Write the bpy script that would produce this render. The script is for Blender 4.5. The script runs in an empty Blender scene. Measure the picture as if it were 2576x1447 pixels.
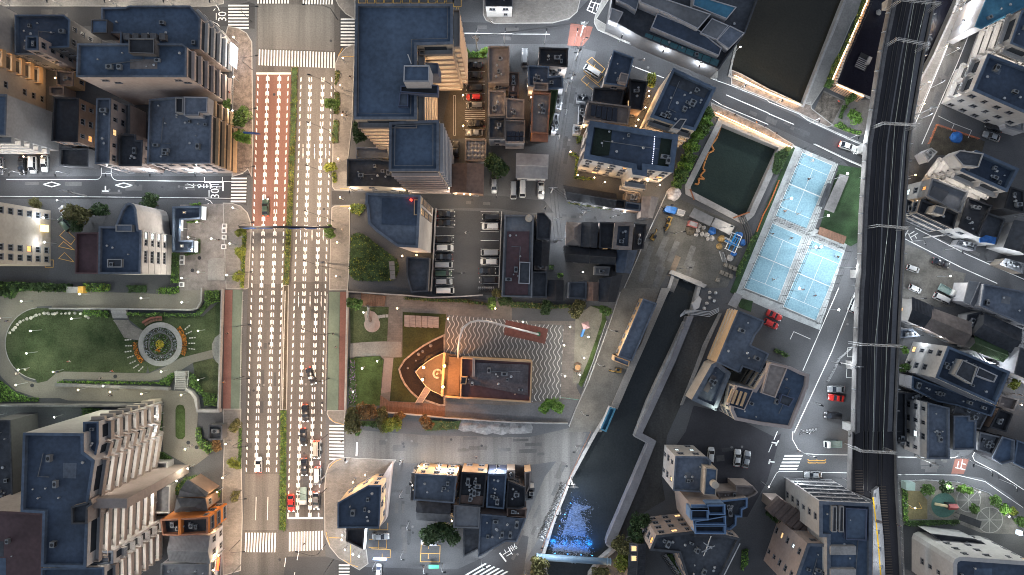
import bpy,bmesh,math,random
from mathutils import Vector,Matrix
from mathutils.geometry import tessellate_polygon
R=random.Random(7)
rad=math.radians
SC=bpy.context.scene
COL=SC.collection
ALT=180.0
S=1024/270.0
ROW=[0,144,288,431.25]
def P(sheet,*v):
 """survey sheet coordinates -> list of plan units"""
 o=[]
 for i in range(0,len(v),2):
  if sheet=='F':
   o.append((v[i]/2.5156,v[i+1]/2.5156))
  elif sheet=='U':
   o.append((v[i],v[i+1]))
  else:
   o.append((256*int(sheet[0])+v[i]*.09953,ROW[int(sheet[1])]+v[i+1]*.09953))
 return o
def W(p,h=0.0):
 k=1-h/ALT
 return Vector(((p[0]-512)/S*k,(287.5-p[1])/S*k,h))
def W2(pts,h=0.0):
 w=[W(p,h).xy for p in pts]
 a=sum(w[i-1].x*w[i].y-w[i].x*w[i-1].y for i in range(len(w)))
 return w if a>0 else w[::-1]
ORD='first second third fourth fifth sixth seventh eighth ninth tenth eleventh twelfth thirteenth fourteenth fifteenth sixteenth'.split()
SEEN={}
def tag(o,label,cat,group=None,kind=None):
 if label:
  n=SEEN.get(label,0);SEEN[label]=n+1
  if n and not group:print('DUP LABEL',label)
  if not 4<=len(label.split())<=16:print('LEN LABEL',len(label.split()),label)
  o['label']=label;o['category']=cat
 if group:o['group']=group
 if kind:o['kind']=kind
 return o
def empty(name,loc,label,cat,group=None,rz=0):
 o=bpy.data.objects.new(name,None);COL.objects.link(o)
 o.location=loc;o.rotation_euler=(0,0,rz);o.empty_display_size=.2
 return tag(o,label,cat,group)
class MB:
 def __init__(s):s.v=[];s.f=[];s.m=[];s.mi=0
 def add(s,vs,fs):
  n=len(s.v);s.v+=[tuple(x)for x in vs]
  for f in fs:s.f.append([n+i for i in f]);s.m.append(s.mi)
  return s
 def box(s,x0,y0,z0,x1,y1,z1,M=None):
  vs=[Vector((x,y,z))for z in(z0,z1)for x,y in((x0,y0),(x1,y0),(x1,y1),(x0,y1))]
  if M is not None:vs=[M@v for v in vs]
  return s.add(vs,[(3,2,1,0),(4,5,6,7),(0,1,5,4),(1,2,6,5),(2,3,7,6),(3,0,4,7)])
 def prism(s,pts,z0,z1,bottom=False):
  n=len(pts)
  s.add([(p[0],p[1],z0)for p in pts]+[(p[0],p[1],z1)for p in pts],[(i,(i+1)%n,n+(i+1)%n,n+i)for i in range(n)])
  s.flat(pts,z1)
  if bottom:s.flat(pts,z0,True)
  return s
 def flat(s,pts,z,flip=False,holes=()):
  loops=[[Vector((p[0],p[1],0))for p in pts]]+[[Vector((p[0],p[1],0))for p in h]for h in holes]
  tri=tessellate_polygon(loops)
  al=[p for l in loops for p in l]
  out=[]
  for t in tri:
   a,b,c=(al[i]for i in t)
   if((b-a).cross(c-a).z>0)==flip:t=(t[0],t[2],t[1])
   out.append(t)
  return s.add([(p.x,p.y,z)for p in al],out)
 def ring(s,outer,inner,z0,z1):
  """vertical ring between two matching loops"""
  n=len(outer)
  vs=[(p[0],p[1],z)for l in(outer,inner)for z in(z0,z1)for p in l]
  fs=[]
  for i in range(n):
   j=(i+1)%n
   fs+=[(i,j,n+j,n+i),(2*n+j,2*n+i,3*n+i,3*n+j),(n+i,n+j,3*n+j,3*n+i)]
  return s.add(vs,fs)
 def cyl(s,x,y,z0,z1,r,n=10,r2=None,M=None):
  r2=r if r2 is None else r2
  vs=[Vector((x+q*math.cos(6.2832*i/n),y+q*math.sin(6.2832*i/n),z))for z,q in((z0,r),(z1,r2))for i in range(n)]
  if M is not None:vs=[M@v for v in vs]
  return s.add(vs,[(i,(i+1)%n,n+(i+1)%n,n+i)for i in range(n)]+[tuple(range(n,2*n)),tuple(range(n-1,-1,-1))])
 def tube(s,pts,r,n=6,r2=None):
  pts=[Vector(p)for p in pts];k=len(pts);vs=[]
  for i,p in enumerate(pts):
   d=(pts[min(i+1,k-1)]-pts[max(i-1,0)])
   d=d.normalized()if d.length>1e-6 else Vector((0,0,1))
   u=d.cross(Vector((0,0,1))if abs(d.z)<.95 else Vector((1,0,0))).normalized();w=d.cross(u)
   q=r if r2 is None else r+(r2-r)*i/max(1,k-1)
   vs+=[p+q*(math.cos(6.2832*j/n)*u+math.sin(6.2832*j/n)*w)for j in range(n)]
  fs=[(i*n+j,i*n+(j+1)%n,(i+1)*n+(j+1)%n,(i+1)*n+j)for i in range(k-1)for j in range(n)]
  fs+=[tuple(range(n)),tuple((k-1)*n+j for j in range(n))]
  return s.add(vs,fs)
 def build(s,name,mats,parent=None,smooth=False,world=True):
  if not isinstance(mats,(list,tuple)):mats=[mats]
  me=bpy.data.meshes.new(name)
  off=Vector(parent['o'])if parent is not None and world and 'o' in parent else Vector((0,0,0))
  me.from_pydata([tuple(Vector(v)-off)for v in s.v],[],s.f)
  for m in mats:me.materials.append(m)
  if len(mats)>1:me.polygons.foreach_set('material_index',s.m)
  bm=bmesh.new();bm.from_mesh(me);bmesh.ops.recalc_face_normals(bm,faces=bm.faces);bm.to_mesh(me);bm.free()
  if smooth:me.polygons.foreach_set('use_smooth',[True]*len(me.polygons))
  me.update()
  return link(name,me,parent)
def link(name,data,parent=None):
 o=bpy.data.objects.new(name,data);COL.objects.link(o)
 if parent is not None:o.parent=parent
 return o
def root(name,loc,label,cat,group=None):
 """thing whose parts are written in world metres"""
 o=empty(name,loc,label,cat,group);o['o']=tuple(loc);return o
def copy_tree(o,parent=None):
 c=o.copy();COL.objects.link(c)
 if parent is not None:c.parent=parent
 for ch in list(o.children):copy_tree(ch,c)
 return c
def offset(pts,d):
 """inward offset (d>0) of a CCW polygon"""
 n=len(pts);out=[]
 for i in range(n):
  a,b,c=Vector(pts[i-1][:2]),Vector(pts[i][:2]),Vector(pts[(i+1)%n][:2])
  e1,e2=(b-a).normalized(),(c-b).normalized()
  n1,n2=Vector((-e1.y,e1.x)),Vector((-e2.y,e2.x))
  m=n1+n2
  k=d/max(.35,1+n1.dot(n2))
  out.append(b+m*k)
 return out
def cen(pts):return sum((Vector(p[:2])for p in pts),Vector((0,0)))/len(pts)
def inpoly(p,poly):
 c=False
 for i in range(len(poly)):
  a,b=poly[i-1],poly[i]
  if(a[1]>p[1])!=(b[1]>p[1])and p[0]<(b[0]-a[0])*(p[1]-a[1])/(b[1]-a[1])+a[0]:c=not c
 return c
MATS={}
def mat(name,col,rough=.8,var=.3,big=.12,fine=2.2,metal=0.,spec=.35,col2=None,em=0,emc=None,streak=None,bump=0,patch=0,alpha=None):
 if name in MATS:return MATS[name]
 m=bpy.data.materials.new(name);m.use_nodes=True;nt=m.node_tree;N=nt.nodes;Lk=nt.links
 b=N['Principled BSDF'];b.inputs['Roughness'].default_value=rough;b.inputs['Metallic'].default_value=metal
 b.inputs['Specular IOR Level'].default_value=spec
 c4=(*col,1)
 if em:
  b.inputs['Emission Color'].default_value=(*(emc or col),1);b.inputs['Emission Strength'].default_value=em
 if var<=0:
  b.inputs['Base Color'].default_value=c4
 else:
  tc=N.new('ShaderNodeNewGeometry');src=tc.outputs['Position']
  if streak:
   mp=N.new('ShaderNodeMapping');mp.inputs['Scale'].default_value=streak;Lk.new(src,mp.inputs['Vector']);src2=mp.outputs['Vector']
  else:src2=src
  n1=N.new('ShaderNodeTexNoise');n1.inputs['Scale'].default_value=big;n1.inputs['Detail'].default_value=6;n1.inputs['Roughness'].default_value=.6
  n2=N.new('ShaderNodeTexNoise');n2.inputs['Scale'].default_value=fine;n2.inputs['Detail'].default_value=3
  Lk.new(src2,n1.inputs['Vector']);Lk.new(src,n2.inputs['Vector'])
  r1=N.new('ShaderNodeValToRGB');e=r1.color_ramp.elements
  lo=tuple(max(0,c*(1-var))for c in col);hi=col2 or tuple(min(1,c*(1+var*.7))for c in col)
  e[0].position=.33;e[0].color=(*lo,1);e[1].position=.67;e[1].color=(*hi,1)
  Lk.new(n1.outputs['Fac'],r1.inputs['Fac'])
  mx=N.new('ShaderNodeMix');mx.data_type='RGBA';mx.blend_type='MULTIPLY';mx.inputs['Factor'].default_value=min(1,var*1.3)
  r2=N.new('ShaderNodeValToRGB');r2.color_ramp.elements[0].position=.3;r2.color_ramp.elements[0].color=(.45,.45,.45,1)
  r2.color_ramp.elements[1].position=.65;r2.color_ramp.elements[1].color=(1.1,1.1,1.1,1)
  Lk.new(n2.outputs['Fac'],r2.inputs['Fac']);Lk.new(r1.outputs['Color'],mx.inputs['A']);Lk.new(r2.outputs['Color'],mx.inputs['B'])
  last=mx.outputs['Result']
  if patch:
   vo=N.new('ShaderNodeTexBrick');vo.inputs['Scale'].default_value=patch;vo.inputs['Mortar Size'].default_value=.008
   vo.inputs['Color1'].default_value=(.82,.82,.82,1);vo.inputs['Color2'].default_value=(1.12,1.12,1.12,1);vo.inputs['Mortar'].default_value=(.6,.6,.6,1)
   Lk.new(src,vo.inputs['Vector'])
   m3=N.new('ShaderNodeMix');m3.data_type='RGBA';m3.blend_type='MULTIPLY';m3.inputs['Factor'].default_value=.7
   Lk.new(last,m3.inputs['A']);Lk.new(vo.outputs['Color'],m3.inputs['B']);last=m3.outputs['Result']
  Lk.new(last,b.inputs['Base Color'])
  if bump:
   bp=N.new('ShaderNodeBump');bp.inputs['Strength'].default_value=bump;bp.inputs['Distance'].default_value=.1
   Lk.new(n2.outputs['Fac'],bp.inputs['Height']);Lk.new(bp.outputs['Normal'],b.inputs['Normal'])
 MATS[name]=m
 return m
def glow(name,col,st):return mat(name,col,em=st,var=0,emc=col)
def water(name,col,rough=.12,sc=1.6,st=.3):
 m=mat(name,col,rough=rough,var=.25,big=.05,spec=.3)
 nt=m.node_tree;b=nt.nodes['Principled BSDF']
 g=nt.nodes.new('ShaderNodeNewGeometry');n=nt.nodes.new('ShaderNodeTexNoise');n.inputs['Scale'].default_value=sc;n.inputs['Detail'].default_value=4
 bp=nt.nodes.new('ShaderNodeBump');bp.inputs['Strength'].default_value=st;bp.inputs['Distance'].default_value=.3
 nt.links.new(g.outputs['Position'],n.inputs['Vector']);nt.links.new(n.outputs['Fac'],bp.inputs['Height']);nt.links.new(bp.outputs['Normal'],b.inputs['Normal'])
 return m
ASPH=mat('asphalt',(.085,.087,.092),.85,.25,.06,3.)
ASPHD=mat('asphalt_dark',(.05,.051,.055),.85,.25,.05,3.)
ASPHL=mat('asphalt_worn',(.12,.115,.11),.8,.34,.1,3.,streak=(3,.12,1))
ASPHN=mat('asphalt_new',(.088,.083,.08),.8,.36,.1,3.,streak=(3,.12,1))
ASPHR=mat('asphalt_red',(.165,.088,.07),.85,.22,.1,3.,streak=(3,.12,1))
REDP=mat('red_paint_surface',(.2,.085,.065),.85,.2,.2,3.)
PAVE=mat('paving',(.2,.185,.17),.85,.25,.15,3.5,patch=.7)
PAVEB=mat('paving_brick',(.215,.175,.15),.85,.45,.8,5.,patch=2.2)
PAVEG=mat('path_concrete',(.2,.185,.155),.85,.22,.08,3.)
PAVEC=mat('concrete_slab',(.25,.24,.225),.85,.3,.1,2.5)
KERB=mat('kerb_stone',(.34,.33,.31),.8,.2)
WHITE=mat('road_paint_white',(.72,.72,.70),.6,.22,.5,6.)
YELL=mat('road_paint_yellow',(.62,.36,.08),.6,.25,.5,6.)
GREENP=mat('green_footway',(.115,.15,.12),.85,.2)
REDF=mat('red_footway',(.17,.085,.072),.85,.2)
LAWN=mat('lawn_grass',(.055,.09,.04),.95,.5,.12,3.,col2=(.095,.115,.06),bump=.5,spec=.1)
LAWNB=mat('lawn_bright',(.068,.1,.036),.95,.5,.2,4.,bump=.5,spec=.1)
SOIL=mat('soil',(.07,.06,.045),.95,.4,.4,3.)
SAND=mat('sand_ground',(.2,.185,.15),.95,.3,.2,3.)
MUD=mat('river_bed',(.055,.053,.05),.8,.4,.12,2.,streak=(1.5,.5,1))
TIMB=mat('timber_deck',(.16,.09,.06),.8,.3,.5,3.,streak=(8,.6,1))
CONC=mat('concrete',(.33,.32,.31),.85,.25,.2,2.)
CONCD=mat('concrete_dark',(.16,.155,.155),.85,.3,.2,2.)
STEEL=mat('galvanised_steel',(.45,.46,.47),.45,.15,metal=.5)
DARKM=mat('dark_metal',(.03,.032,.036),.5,.15,metal=.3)
GLASS=mat('window_glass',(.02,.025,.032),.12,.0,spec=.6)
FRAME=mat('window_frame',(.2,.2,.21),.5,0)
LITW=glow('lit_window_warm',(1.,.62,.28),1.1)
LITC=glow('lit_window_cool',(.85,1.,1.),1.2)
LITO=glow('lit_window_orange',(1.,.45,.12),1.0)
LAMPW=glow('lamp_warm',(1.,.62,.28),14)
LAMPC=glow('lamp_cool',(.85,.93,1.),14)
LAMPS=glow('strip_lamp_warm',(1.,.66,.36),60)
LAMPSC=glow('strip_lamp_white',(1.,.93,.84),75.)
REDL=glow('red_beacon',(1.,.04,.02),6)
def wallm(n,c,v=.16):return mat('wall_'+n,c,.8,v,.12,1.5)
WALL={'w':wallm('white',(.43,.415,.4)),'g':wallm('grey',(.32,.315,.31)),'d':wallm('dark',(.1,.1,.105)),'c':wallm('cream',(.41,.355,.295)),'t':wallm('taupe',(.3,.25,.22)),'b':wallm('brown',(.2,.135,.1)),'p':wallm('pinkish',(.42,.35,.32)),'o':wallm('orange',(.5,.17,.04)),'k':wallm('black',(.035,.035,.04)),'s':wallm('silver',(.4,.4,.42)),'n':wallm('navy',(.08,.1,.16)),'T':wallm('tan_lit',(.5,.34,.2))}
def roofm(n,c,v=.3,patch=0):return mat('roof_'+n,c,.75,v+.04,.1,1.1,patch=patch)
ROOF={'n':roofm('navy',(.085,.12,.175)),'N':roofm('deep_navy',(.052,.072,.108)),'b':roofm('blue_grey',(.125,.145,.18),.35),'k':roofm('black',(.03,.032,.038),.4),'d':roofm('dark_grey',(.06,.065,.075),.4),'g':roofm('grey',(.17,.175,.185),.25),'t':roofm('taupe',(.23,.195,.175),.3),'m':roofm('maroon',(.1,.058,.062),.25),'B':roofm('brown',(.15,.1,.08),.35),'l':roofm('light_grey',(.26,.26,.265),.2),'v':roofm('green',(.06,.1,.045),.25),'w':roofm('white',(.42,.4,.385),.2),'o':roofm('terracotta',(.28,.13,.08),.3),'u':roofm('bright_blue',(.05,.17,.26),.2)}
TARP=mat('blue_tarp',(.02,.12,.38),.5,.3,1.)
SOLAR=mat('solar_cells',(.01,.012,.022),.2,0,spec=.6)
# ================================================================== ground, water, roads
BAS1=P('F',1880,-160,2190,-160,2122,0,2018,265,1836,190,1852,120)
BAS2=P('30',1110,-400,2060,-400,1900,0,1650,560,1500,830,1330,1060,1020,975,690,840)
BAS3=P('F',1816,313,1958,372,1884,534,1868,548,1738,480,1737,470)
CANAL=P('F',1697,690,1757,714)+P('22',1785,290,1728,345,1602,620,1478,880,1362,1130,1245,1440)+P('23',1225,52,1370,128,1180,560,962,1062,945,1140,1000,1190,870,1300,770,1447,740,1800,360,1800,360,1447,330,1240,420,940,600,480,840,40)+P('22',985,1235,1050,1180,1190,880,1340,560,1460,270,1590,0)
def sheet(name,pts,m,z,label=None,cat=None,thick=0,kerb=None,kind='structure',par=None):
 w=W2(pts);mb=MB()
 mats=[m]
 if thick:
  mb.prism(w,0,z)
  if kerb:
   mats.append(KERB);mb.mi=1
   mb.ring(w,offset(w,.22),z-.05,z+.006)
   mb.ring(offset(w,-.003),w,0,z+.004)
 else:mb.flat(w,z)
 o=mb.build(name,mats,par)
 if par is None:tag(o,label,cat or name.replace('_',' '),None,kind)
 else:o['kind']=kind
 return o
mb=MB()
big=[Vector((700*math.cos(a*.7854),700*math.sin(a*.7854)))for a in range(8)]
mb.flat(big,0,holes=[W2(b)for b in(BAS1,BAS2,BAS3,CANAL)])
GROUND=tag(mb.build('ground',ASPH),'dark grey asphalt ground of the whole city district','ground',None,'structure')
WAT=[('basin_water',BAS1,water('water_dark',(.03,.027,.019),.15),'dark still water of the wide upper basin beside the covered building site'),('basin_water',BAS2,water('water_navy',(.012,.012,.02),.2),'blue black water of the basin passing under the railway'),('pool_water',BAS3,water('water_green',(.03,.045,.036),.2),'green water of the square walled pool with the orange boom'),('canal_water',CANAL,water('water_canal',(.032,.036,.036),.15),'black canal water running down to the pipe bridge')]
for nm,b,m,lab in WAT:
 mb=MB();mb.flat(W2(b),-2.2);tag(mb.build(nm,m),lab,'water',None,'structure')
for b,lab,wd in((BAS1,'concrete retaining wall round the wide upper basin',.5),(BAS2,'concrete retaining wall round the basin under the railway',.5),(BAS3,'concrete retaining wall round the green pool',1.5),(CANAL,'concrete retaining wall along both banks of the canal',.8)):
 w=W2(b);mb=MB();mb.ring(offset(w,-wd),offset(w,.01),-4,.35)
 tag(mb.build('retaining_wall',CONC),lab,'retaining wall')
MARK={}
def quad(mb,a,b,w,z,ext=0):
 a,b=Vector(a),Vector(b);d=(b-a).normalized();n=Vector((-d.y,d.x))*w/2
 a=a-d*ext;b=b+d*ext
 mb.add([(a-n).to_3d()+Vector((0,0,z)),(b-n).to_3d()+Vector((0,0,z)),(b+n).to_3d()+Vector((0,0,z)),(a+n).to_3d()+Vector((0,0,z))],[(0,1,2,3)])
def lines(mb,pts,w=.15,z=.037,dash=None):
 ws=[W(p).xy for p in pts]
 for a,b in zip(ws,ws[1:]):
  if not dash:quad(mb,a,b,w,z,w*.3)
  else:
   L=(b-a).length;d=(b-a)/L;t=0
   while t<L:quad(mb,a+d*t,a+d*min(L,t+dash[0]),w,z);t+=dash[0]+dash[1]
def zebra(mb,a,b,c,n,duty=.5,z=.037):
 """stripes from edge a-b (first stripe's long side) stepping to c"""
 a,b,c=(W(p).xy for p in(a,b,c));st=(c-a)/n
 for i in range(n):
  p=a+st*i;q=b+st*i;d=st*duty
  mb.add([(v.x,v.y,z)for v in(p,q,q+d,p+d)],[(0,1,2,3)])
def text(s,p,size,rot,m,parent=None,z=.037,name='lettering',h=0,wid=1.0,M=None):
 cu=bpy.data.curves.new('t','FONT');cu.body=s;cu.size=size;cu.align_x='CENTER';cu.align_y='CENTER';cu.resolution_u=2
 t=bpy.data.objects.new('t',cu);COL.objects.link(t);bpy.context.view_layer.update()
 me=bpy.data.meshes.new_from_object(t.evaluated_get(bpy.context.evaluated_depsgraph_get()))
 bpy.data.objects.remove(t)
 w=W(p,h)
 X=M if M is not None else Matrix.Translation((w.x,w.y,z))@Matrix.Rotation(rad(rot),4,'Z')@Matrix.Diagonal((wid,1,1,1))
 if parent is not None and 'o' in parent:X=Matrix.Translation(-Vector(parent['o']))@X
 me.transform(X);me.materials.clear();me.materials.append(m)
 return link(name,me,parent)
AVE=P('U',258,-30,348,-30,345,48,338,66,334,95,331,200,327,330,325.5,440,323,520,326,560,330,600,236,600,244,530,245.5,440,246.5,330,250,230,253,120,256,60)
ave=sheet('road',AVE,ASPHN,.003,'six lane avenue with white arrow shaped lane marks and green median','road')
def lx(y,x):return x-10.9*(y-78)/363
LE=[257,267.7,279.4,289.3];RI=[299.9,310.4,322.9,332.8]
def band(x0,x1,y0,y1):return[(lx(y0,x0),y0),(lx(y0,x1),y0),(lx(y1,x1),y1),(lx(y1,x0),y1)]
for nm,a,m in(('red_surface',band(256.2,291,74,227),ASPHR),('worn_surface',band(298,334,67,282),ASPHL),('worn_surface',band(256,291,227,284),ASPHL),('worn_surface',band(257,291,474,530),ASPHL),('worn_surface',P('U',258,4.5,334.5,4.5,334,51,258,48.5),ASPHL)):
 sheet(nm,a,m,.031,par=ave)
mb=MB();zc=.037
def par4(mb,xa,xb,y,ln,sk):
 """slanted dash between plan x xa..xb; inner end (xa) shifted by sk"""
 mb.add([W(p).xy.to_3d()+Vector((0,0,zc))for p in((xa,y+sk),(xb,y),(xb,y+ln),(xa,y+ln+sk))],[(0,1,2,3)])
SOL=[(74,184),(213,235),(262,288),(325,348),(384,406),(431,463)]
for side,xs,sk in((0,LE,.9),(1,RI,-.9)):
 y=77.;y1=470 if side==0 else 516
 while y<y1:
  for i,x in enumerate(xs):
   c=lx(y,x)
   if i<3:par4(mb,c+.45,c+1.75,y,4.1,-sk)
   if i>0:par4(mb,c-.45,c-1.75,y,4.1,-sk)
  y+=7.38
 for x in xs[1:3]:
  for a,b in(SOL if side==0 else[(87,106),(126,176),(196,217),(248,270),(306,328),(360,383),(418,517)]):
   lines(mb,[(lx(a,x),a),(lx(b,x),b)],.16,zc+.001)
lines(mb,[(257,73.5),(290.4,73.5)],.5);lines(mb,[(288,518),(322.6,518)],.5)
for x in(256.2,268):lines(mb,[(x,497),(x-.5,520)],.15)
for yy in(152,234,300):
 for k,x in enumerate((305.3,316.8,328)):
  c=lx(yy,x)
  lines(mb,[(c,yy-7.5),(c,yy-5)],.17);lines(mb,[(c,yy-3.5),(c-.05,yy+2)],.2)
  mb.add([W(p).xy.to_3d()+Vector((0,0,zc))for p in((c-.75,yy+1.6),(c+.75,yy+1.6),(c-.1,yy+7.5))],[(0,1,2)])
zebra(mb,(258.9,49.5),(258.6,65.2),(336.5,52.5),26,.5)
zebra(mb,(257.5,-2),(257.3,3.6),(290.5,-2),11,.5);zebra(mb,(303,-2),(302.6,4.3),(334.5,-1.8),11,.5)
zebra(mb,(245.5,532.6),(244.7,552),(277.6,532.8),11,.5)
zebra(mb,(289,532),(288.9,551.3),(324.4,530.6),12,.55)
lines(mb,P('13',430,1205,385,1447),.18,zc,(2.4,3.2));lines(mb,P('13',300,1270,275,1447),.18,zc,(2.4,3.2))
MK=mb.build('lane_marking',WHITE,ave);MK['kind']='structure'
for(x,y)in((274.2,94.5),(331,40.8),(324,209),(318,226),(279.8,559.5)):
 mb=MB();w=W((x,y));mb.cyl(w.x,w.y,.02,.042,.36,14);o=mb.build('manhole_cover',DARKM,ave)
RN=[0]
def road(label,pts,m=ASPHD):
 RN[0]+=1;return sheet('road',pts,m,.004+.002*RN[0],label,'road')
R1=road('quiet side street with white diamonds and speed thirty lettering',P('01',-900,330,2320,320,2480,300,2480,620,2320,560,-900,545))
mb=MB()
lines(mb,P('01',65,355,960,358,990,352,1008,338,1018,318,1020,240),.17);lines(mb,P('01',1020,294,1118,296),.14)
lines(mb,P('01',1118,240,1118,300,1128,335,1150,358,1180,366,1560,370,2050,376,2325,378),.17)
lines(mb,P('01',-600,522,830,530,2070,542,2315,546),.15)
lines(mb,P('01',2055,335,2055,386,2235,388,2235,335),.13);lines(mb,P('01',2240,388,2240,468),.4)
for cx,cy in((520,406),(1245,414)):
 lines(mb,P('01',cx-84,cy,cx,cy-23,cx+84,cy+1,cx,cy+24,cx-84,cy),.28)
lines(mb,P('01',1032,474,1088,474),.4);lines(mb,P('01',1060,425,1060,470),.35)
zebra(mb,P('01',2326,338)[0],P('01',2480,338)[0],P('01',2318,602)[0],8,.5)
mb.build('lane_marking',WHITE,R1)['kind']='structure'
text('30',P('01',2165,497)[0],3.3,90,WHITE,R1,wid=.85);text('ゾーン',P('01',2108,497)[0],2.2,90,WHITE,R1)
for c_,x_ in(('止',2155),('ま',2030),('れ',1905)):text(c_,P('01',x_,423)[0],3.7,-90,WHITE,R1,wid=.4)
R2=road('upper cross street left of the avenue with speed thirty lettering',P('00',-900,68,2290,68,2500,20,2560,40,2560,290,2290,262,-900,262))
mb=MB();zebra(mb,P('00',2294,48)[0],P('00',2500,48)[0],P('00',2294,305)[0],8,.52);mb.build('lane_marking',WHITE,R2)['kind']='structure'
text('30',P('00',2238,166)[0],3.2,90,WHITE,R2,wid=.85);text('ゾーン',P('00',2180,166)[0],2.2,90,WHITE,R2)
R3=road('upper cross street right of the avenue meeting the red junction square',P('U',340,10,352,14,452,10,455,22,512,23,568,21,592,-4,596,-30,622,-30,612,20,640,42,600,62,568,44,460,44,352,44,340,48))
mb=MB();lines(mb,P('10',2040,333,2572,340),.22);lines(mb,P('20',0,342,380,344),.16)
lines(mb,P('20',800,0,755,100,838,138),.3);zebra(mb,P('10',852,186)[0],P('10',993,186)[0],P('10',850,476)[0],9,.52)
mb.build('lane_marking',WHITE,R3)['kind']='structure'
text('止',P('20',826,62)[0],3.,165,WHITE,R3)
sheet('red_surface',P('20',590,232,812,270,775,385,700,470,556,455),REDP,.031,par=R3)
R4=road('diagonal street falling from the red junction past the pool to the railway',P('F',1500,130,1560,105,1700,165,1800,200,1900,245,2020,300,2170,372,2250,410,2330,455,2450,530,2640,640,2640,740,2400,618,2270,555,2160,440,2110,395,1960,325,1790,255,1640,215,1470,190,1440,160))
mb=MB()
lines(mb,P('20',828,190,830,240,860,300,1080,400,1780,690,2050,808,2200,860,2572,1008),.16);lines(mb,P('30',0,1020,310,1145,400,1210,800,1395,1000,1480),.16)
lines(mb,P('20',1205,660,1225,668),.2);lines(mb,P('20',1238,675,1525,782),.22);lines(mb,P('20',2155,955,2572,1135),.22);lines(mb,P('30',0,1140,258,1250),.22)
lines(mb,P('20',2010,998,2115,1060,2572,1250),.2);lines(mb,P('31',460,0,800,165,960,235),.2)
lines(mb,P('31',1480,845,2000,1110,2572,1360),.2);lines(mb,P('31',1380,955,1950,1245,2300,1400),.22);lines(mb,P('31',1405,868,1375,925),.3)
mb.build('lane_marking',WHITE,R4)['kind']='structure'
text('止',P('31',1455,920)[0],2.8,-60,WHITE,R4);text('止ま',P('31',925,80)[0],2.6,155,WHITE,R4)
R5=road('grey street running beside the railway viaduct below the tennis courts',P('F',2165,745,2112,790,2060,940,1990,1095,1950,1230,1830,1447,1780,1560,1860,1560,1925,1440,1975,1210,2010,1140,2000,1100,2040,1010,2150,800),ASPH)
mb=MB()
lines(mb,P('32',710,0,350,830),.2);lines(mb,P('32',890,0,640,640,265,1447),.2);lines(mb,P('33',250,0,245,80,300,180,370,225,520,235,810,238),.16)
lines(mb,P('33',95,0,0,225),.2,.037,(2.4,1.2));lines(mb,P('33',0,575,85,420,110,403,350,403),.16);lines(mb,P('33',520,412,805,418),.16)
zebra(mb,P('33',168,238)[0],P('33',350,238)[0],P('33',100,404)[0],5,.52)
lines(mb,P('33',105,95,80,140),.35);lines(mb,P('33',40,112,92,120),.35);lines(mb,P('33',20,285,8,325),.35);lines(mb,P('33',10,303,62,310),.35)
lines(mb,P('23',2290,1130,2130,1447),.3);lines(mb,P('32',222,515,258,438,425,512),.14)
lines(mb,P('32',885,590,800,600,797,690,880,693),.14);lines(mb,P('32',870,805,792,808,786,900,868,902),.14)
mb.build('lane_marking',WHITE,R5)['kind']='structure'
mb=MB()
for yy in(292,316):
 lines(mb,P('33',400,yy-8,410,yy+2,480,yy+2,490,yy-4,500,yy+2,570,yy+2,580,yy-8),.22)
mb.build('lane_marking',YELL,R5)['kind']='structure'
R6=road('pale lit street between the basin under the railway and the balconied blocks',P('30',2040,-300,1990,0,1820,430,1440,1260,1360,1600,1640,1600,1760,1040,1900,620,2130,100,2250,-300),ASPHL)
mb=MB();lines(mb,P('30',1990,0,1740,620,1480,1240),.22);lines(mb,P('30',2160,0,1900,640,1545,1447),.22)
lines(mb,P('30',1710,1165,1860,1240,2045,1310,2010,1385),.14);lines(mb,P('30',1870,1245,1840,1310),.14);mb.build('lane_marking',WHITE,R6)['kind']='structure'
sheet('patch_surface',P('30',1800,440,1950,510,1930,530,1785,460),ASPHD,.031,par=R6)
R7=road('curving street round the small playground at the lower right',P('33',1285,250,1900,262,2010,240,2080,180,2060,260,2110,320,2572,580,2572,770,2430,640,2150,470,1900,435,1380,430,1285,430))
mb=MB();lines(mb,P('33',1285,258,1600,262),.2);lines(mb,P('33',1755,265,1880,265,1910,240),.16);lines(mb,P('33',2085,185,2055,250,2075,295,2300,410,2572,590),.18);lines(mb,P('33',1285,434,1375,434),.16)
lines(mb,P('33',1330,438,1380,432,1900,440,2180,505,2420,670,2560,765),.14)
mb.build('lane_marking',WHITE,R7)['kind']='structure'
sheet('red_surface',P('33',1880,275,2022,275,1965,430,1840,425),REDP,.031,par=R7);text('止',P('33',1938,342)[0],3.,-12,WHITE,R7)
R8=road('broad street between the museum grounds and the lower houses',P('F',825,1070,880,1080,1070,1095,1330,1100,1440,1075,1470,1085,1400,1160,1330,1170,1020,1165,880,1155,845,1165,820,1190),ASPHL)
mb=MB();zebra(mb,P('12',735,1375)[0],P('12',885,1378)[0],P('13',735,300)[0],11,.5);lines(mb,P('13',1017,115,1010,243),.45);mb.build('lane_marking',WHITE,R8)['kind']='structure'
R9=road('alley between the close packed houses right of the tall corner block',P('F',1420,110,1500,130,1465,250,1420,380,1410,520,1390,540,1370,500,1400,350,1430,200),ASPH)
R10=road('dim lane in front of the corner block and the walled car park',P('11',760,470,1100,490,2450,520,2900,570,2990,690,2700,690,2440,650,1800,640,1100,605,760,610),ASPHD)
R11=road('riverside lane lined with parked bicycles',P('F',1440,1085,1475,1090,1440,1180,1370,1330,1300,1447,1220,1447,1310,1340,1370,1200,1400,1160),ASPHL)
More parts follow.
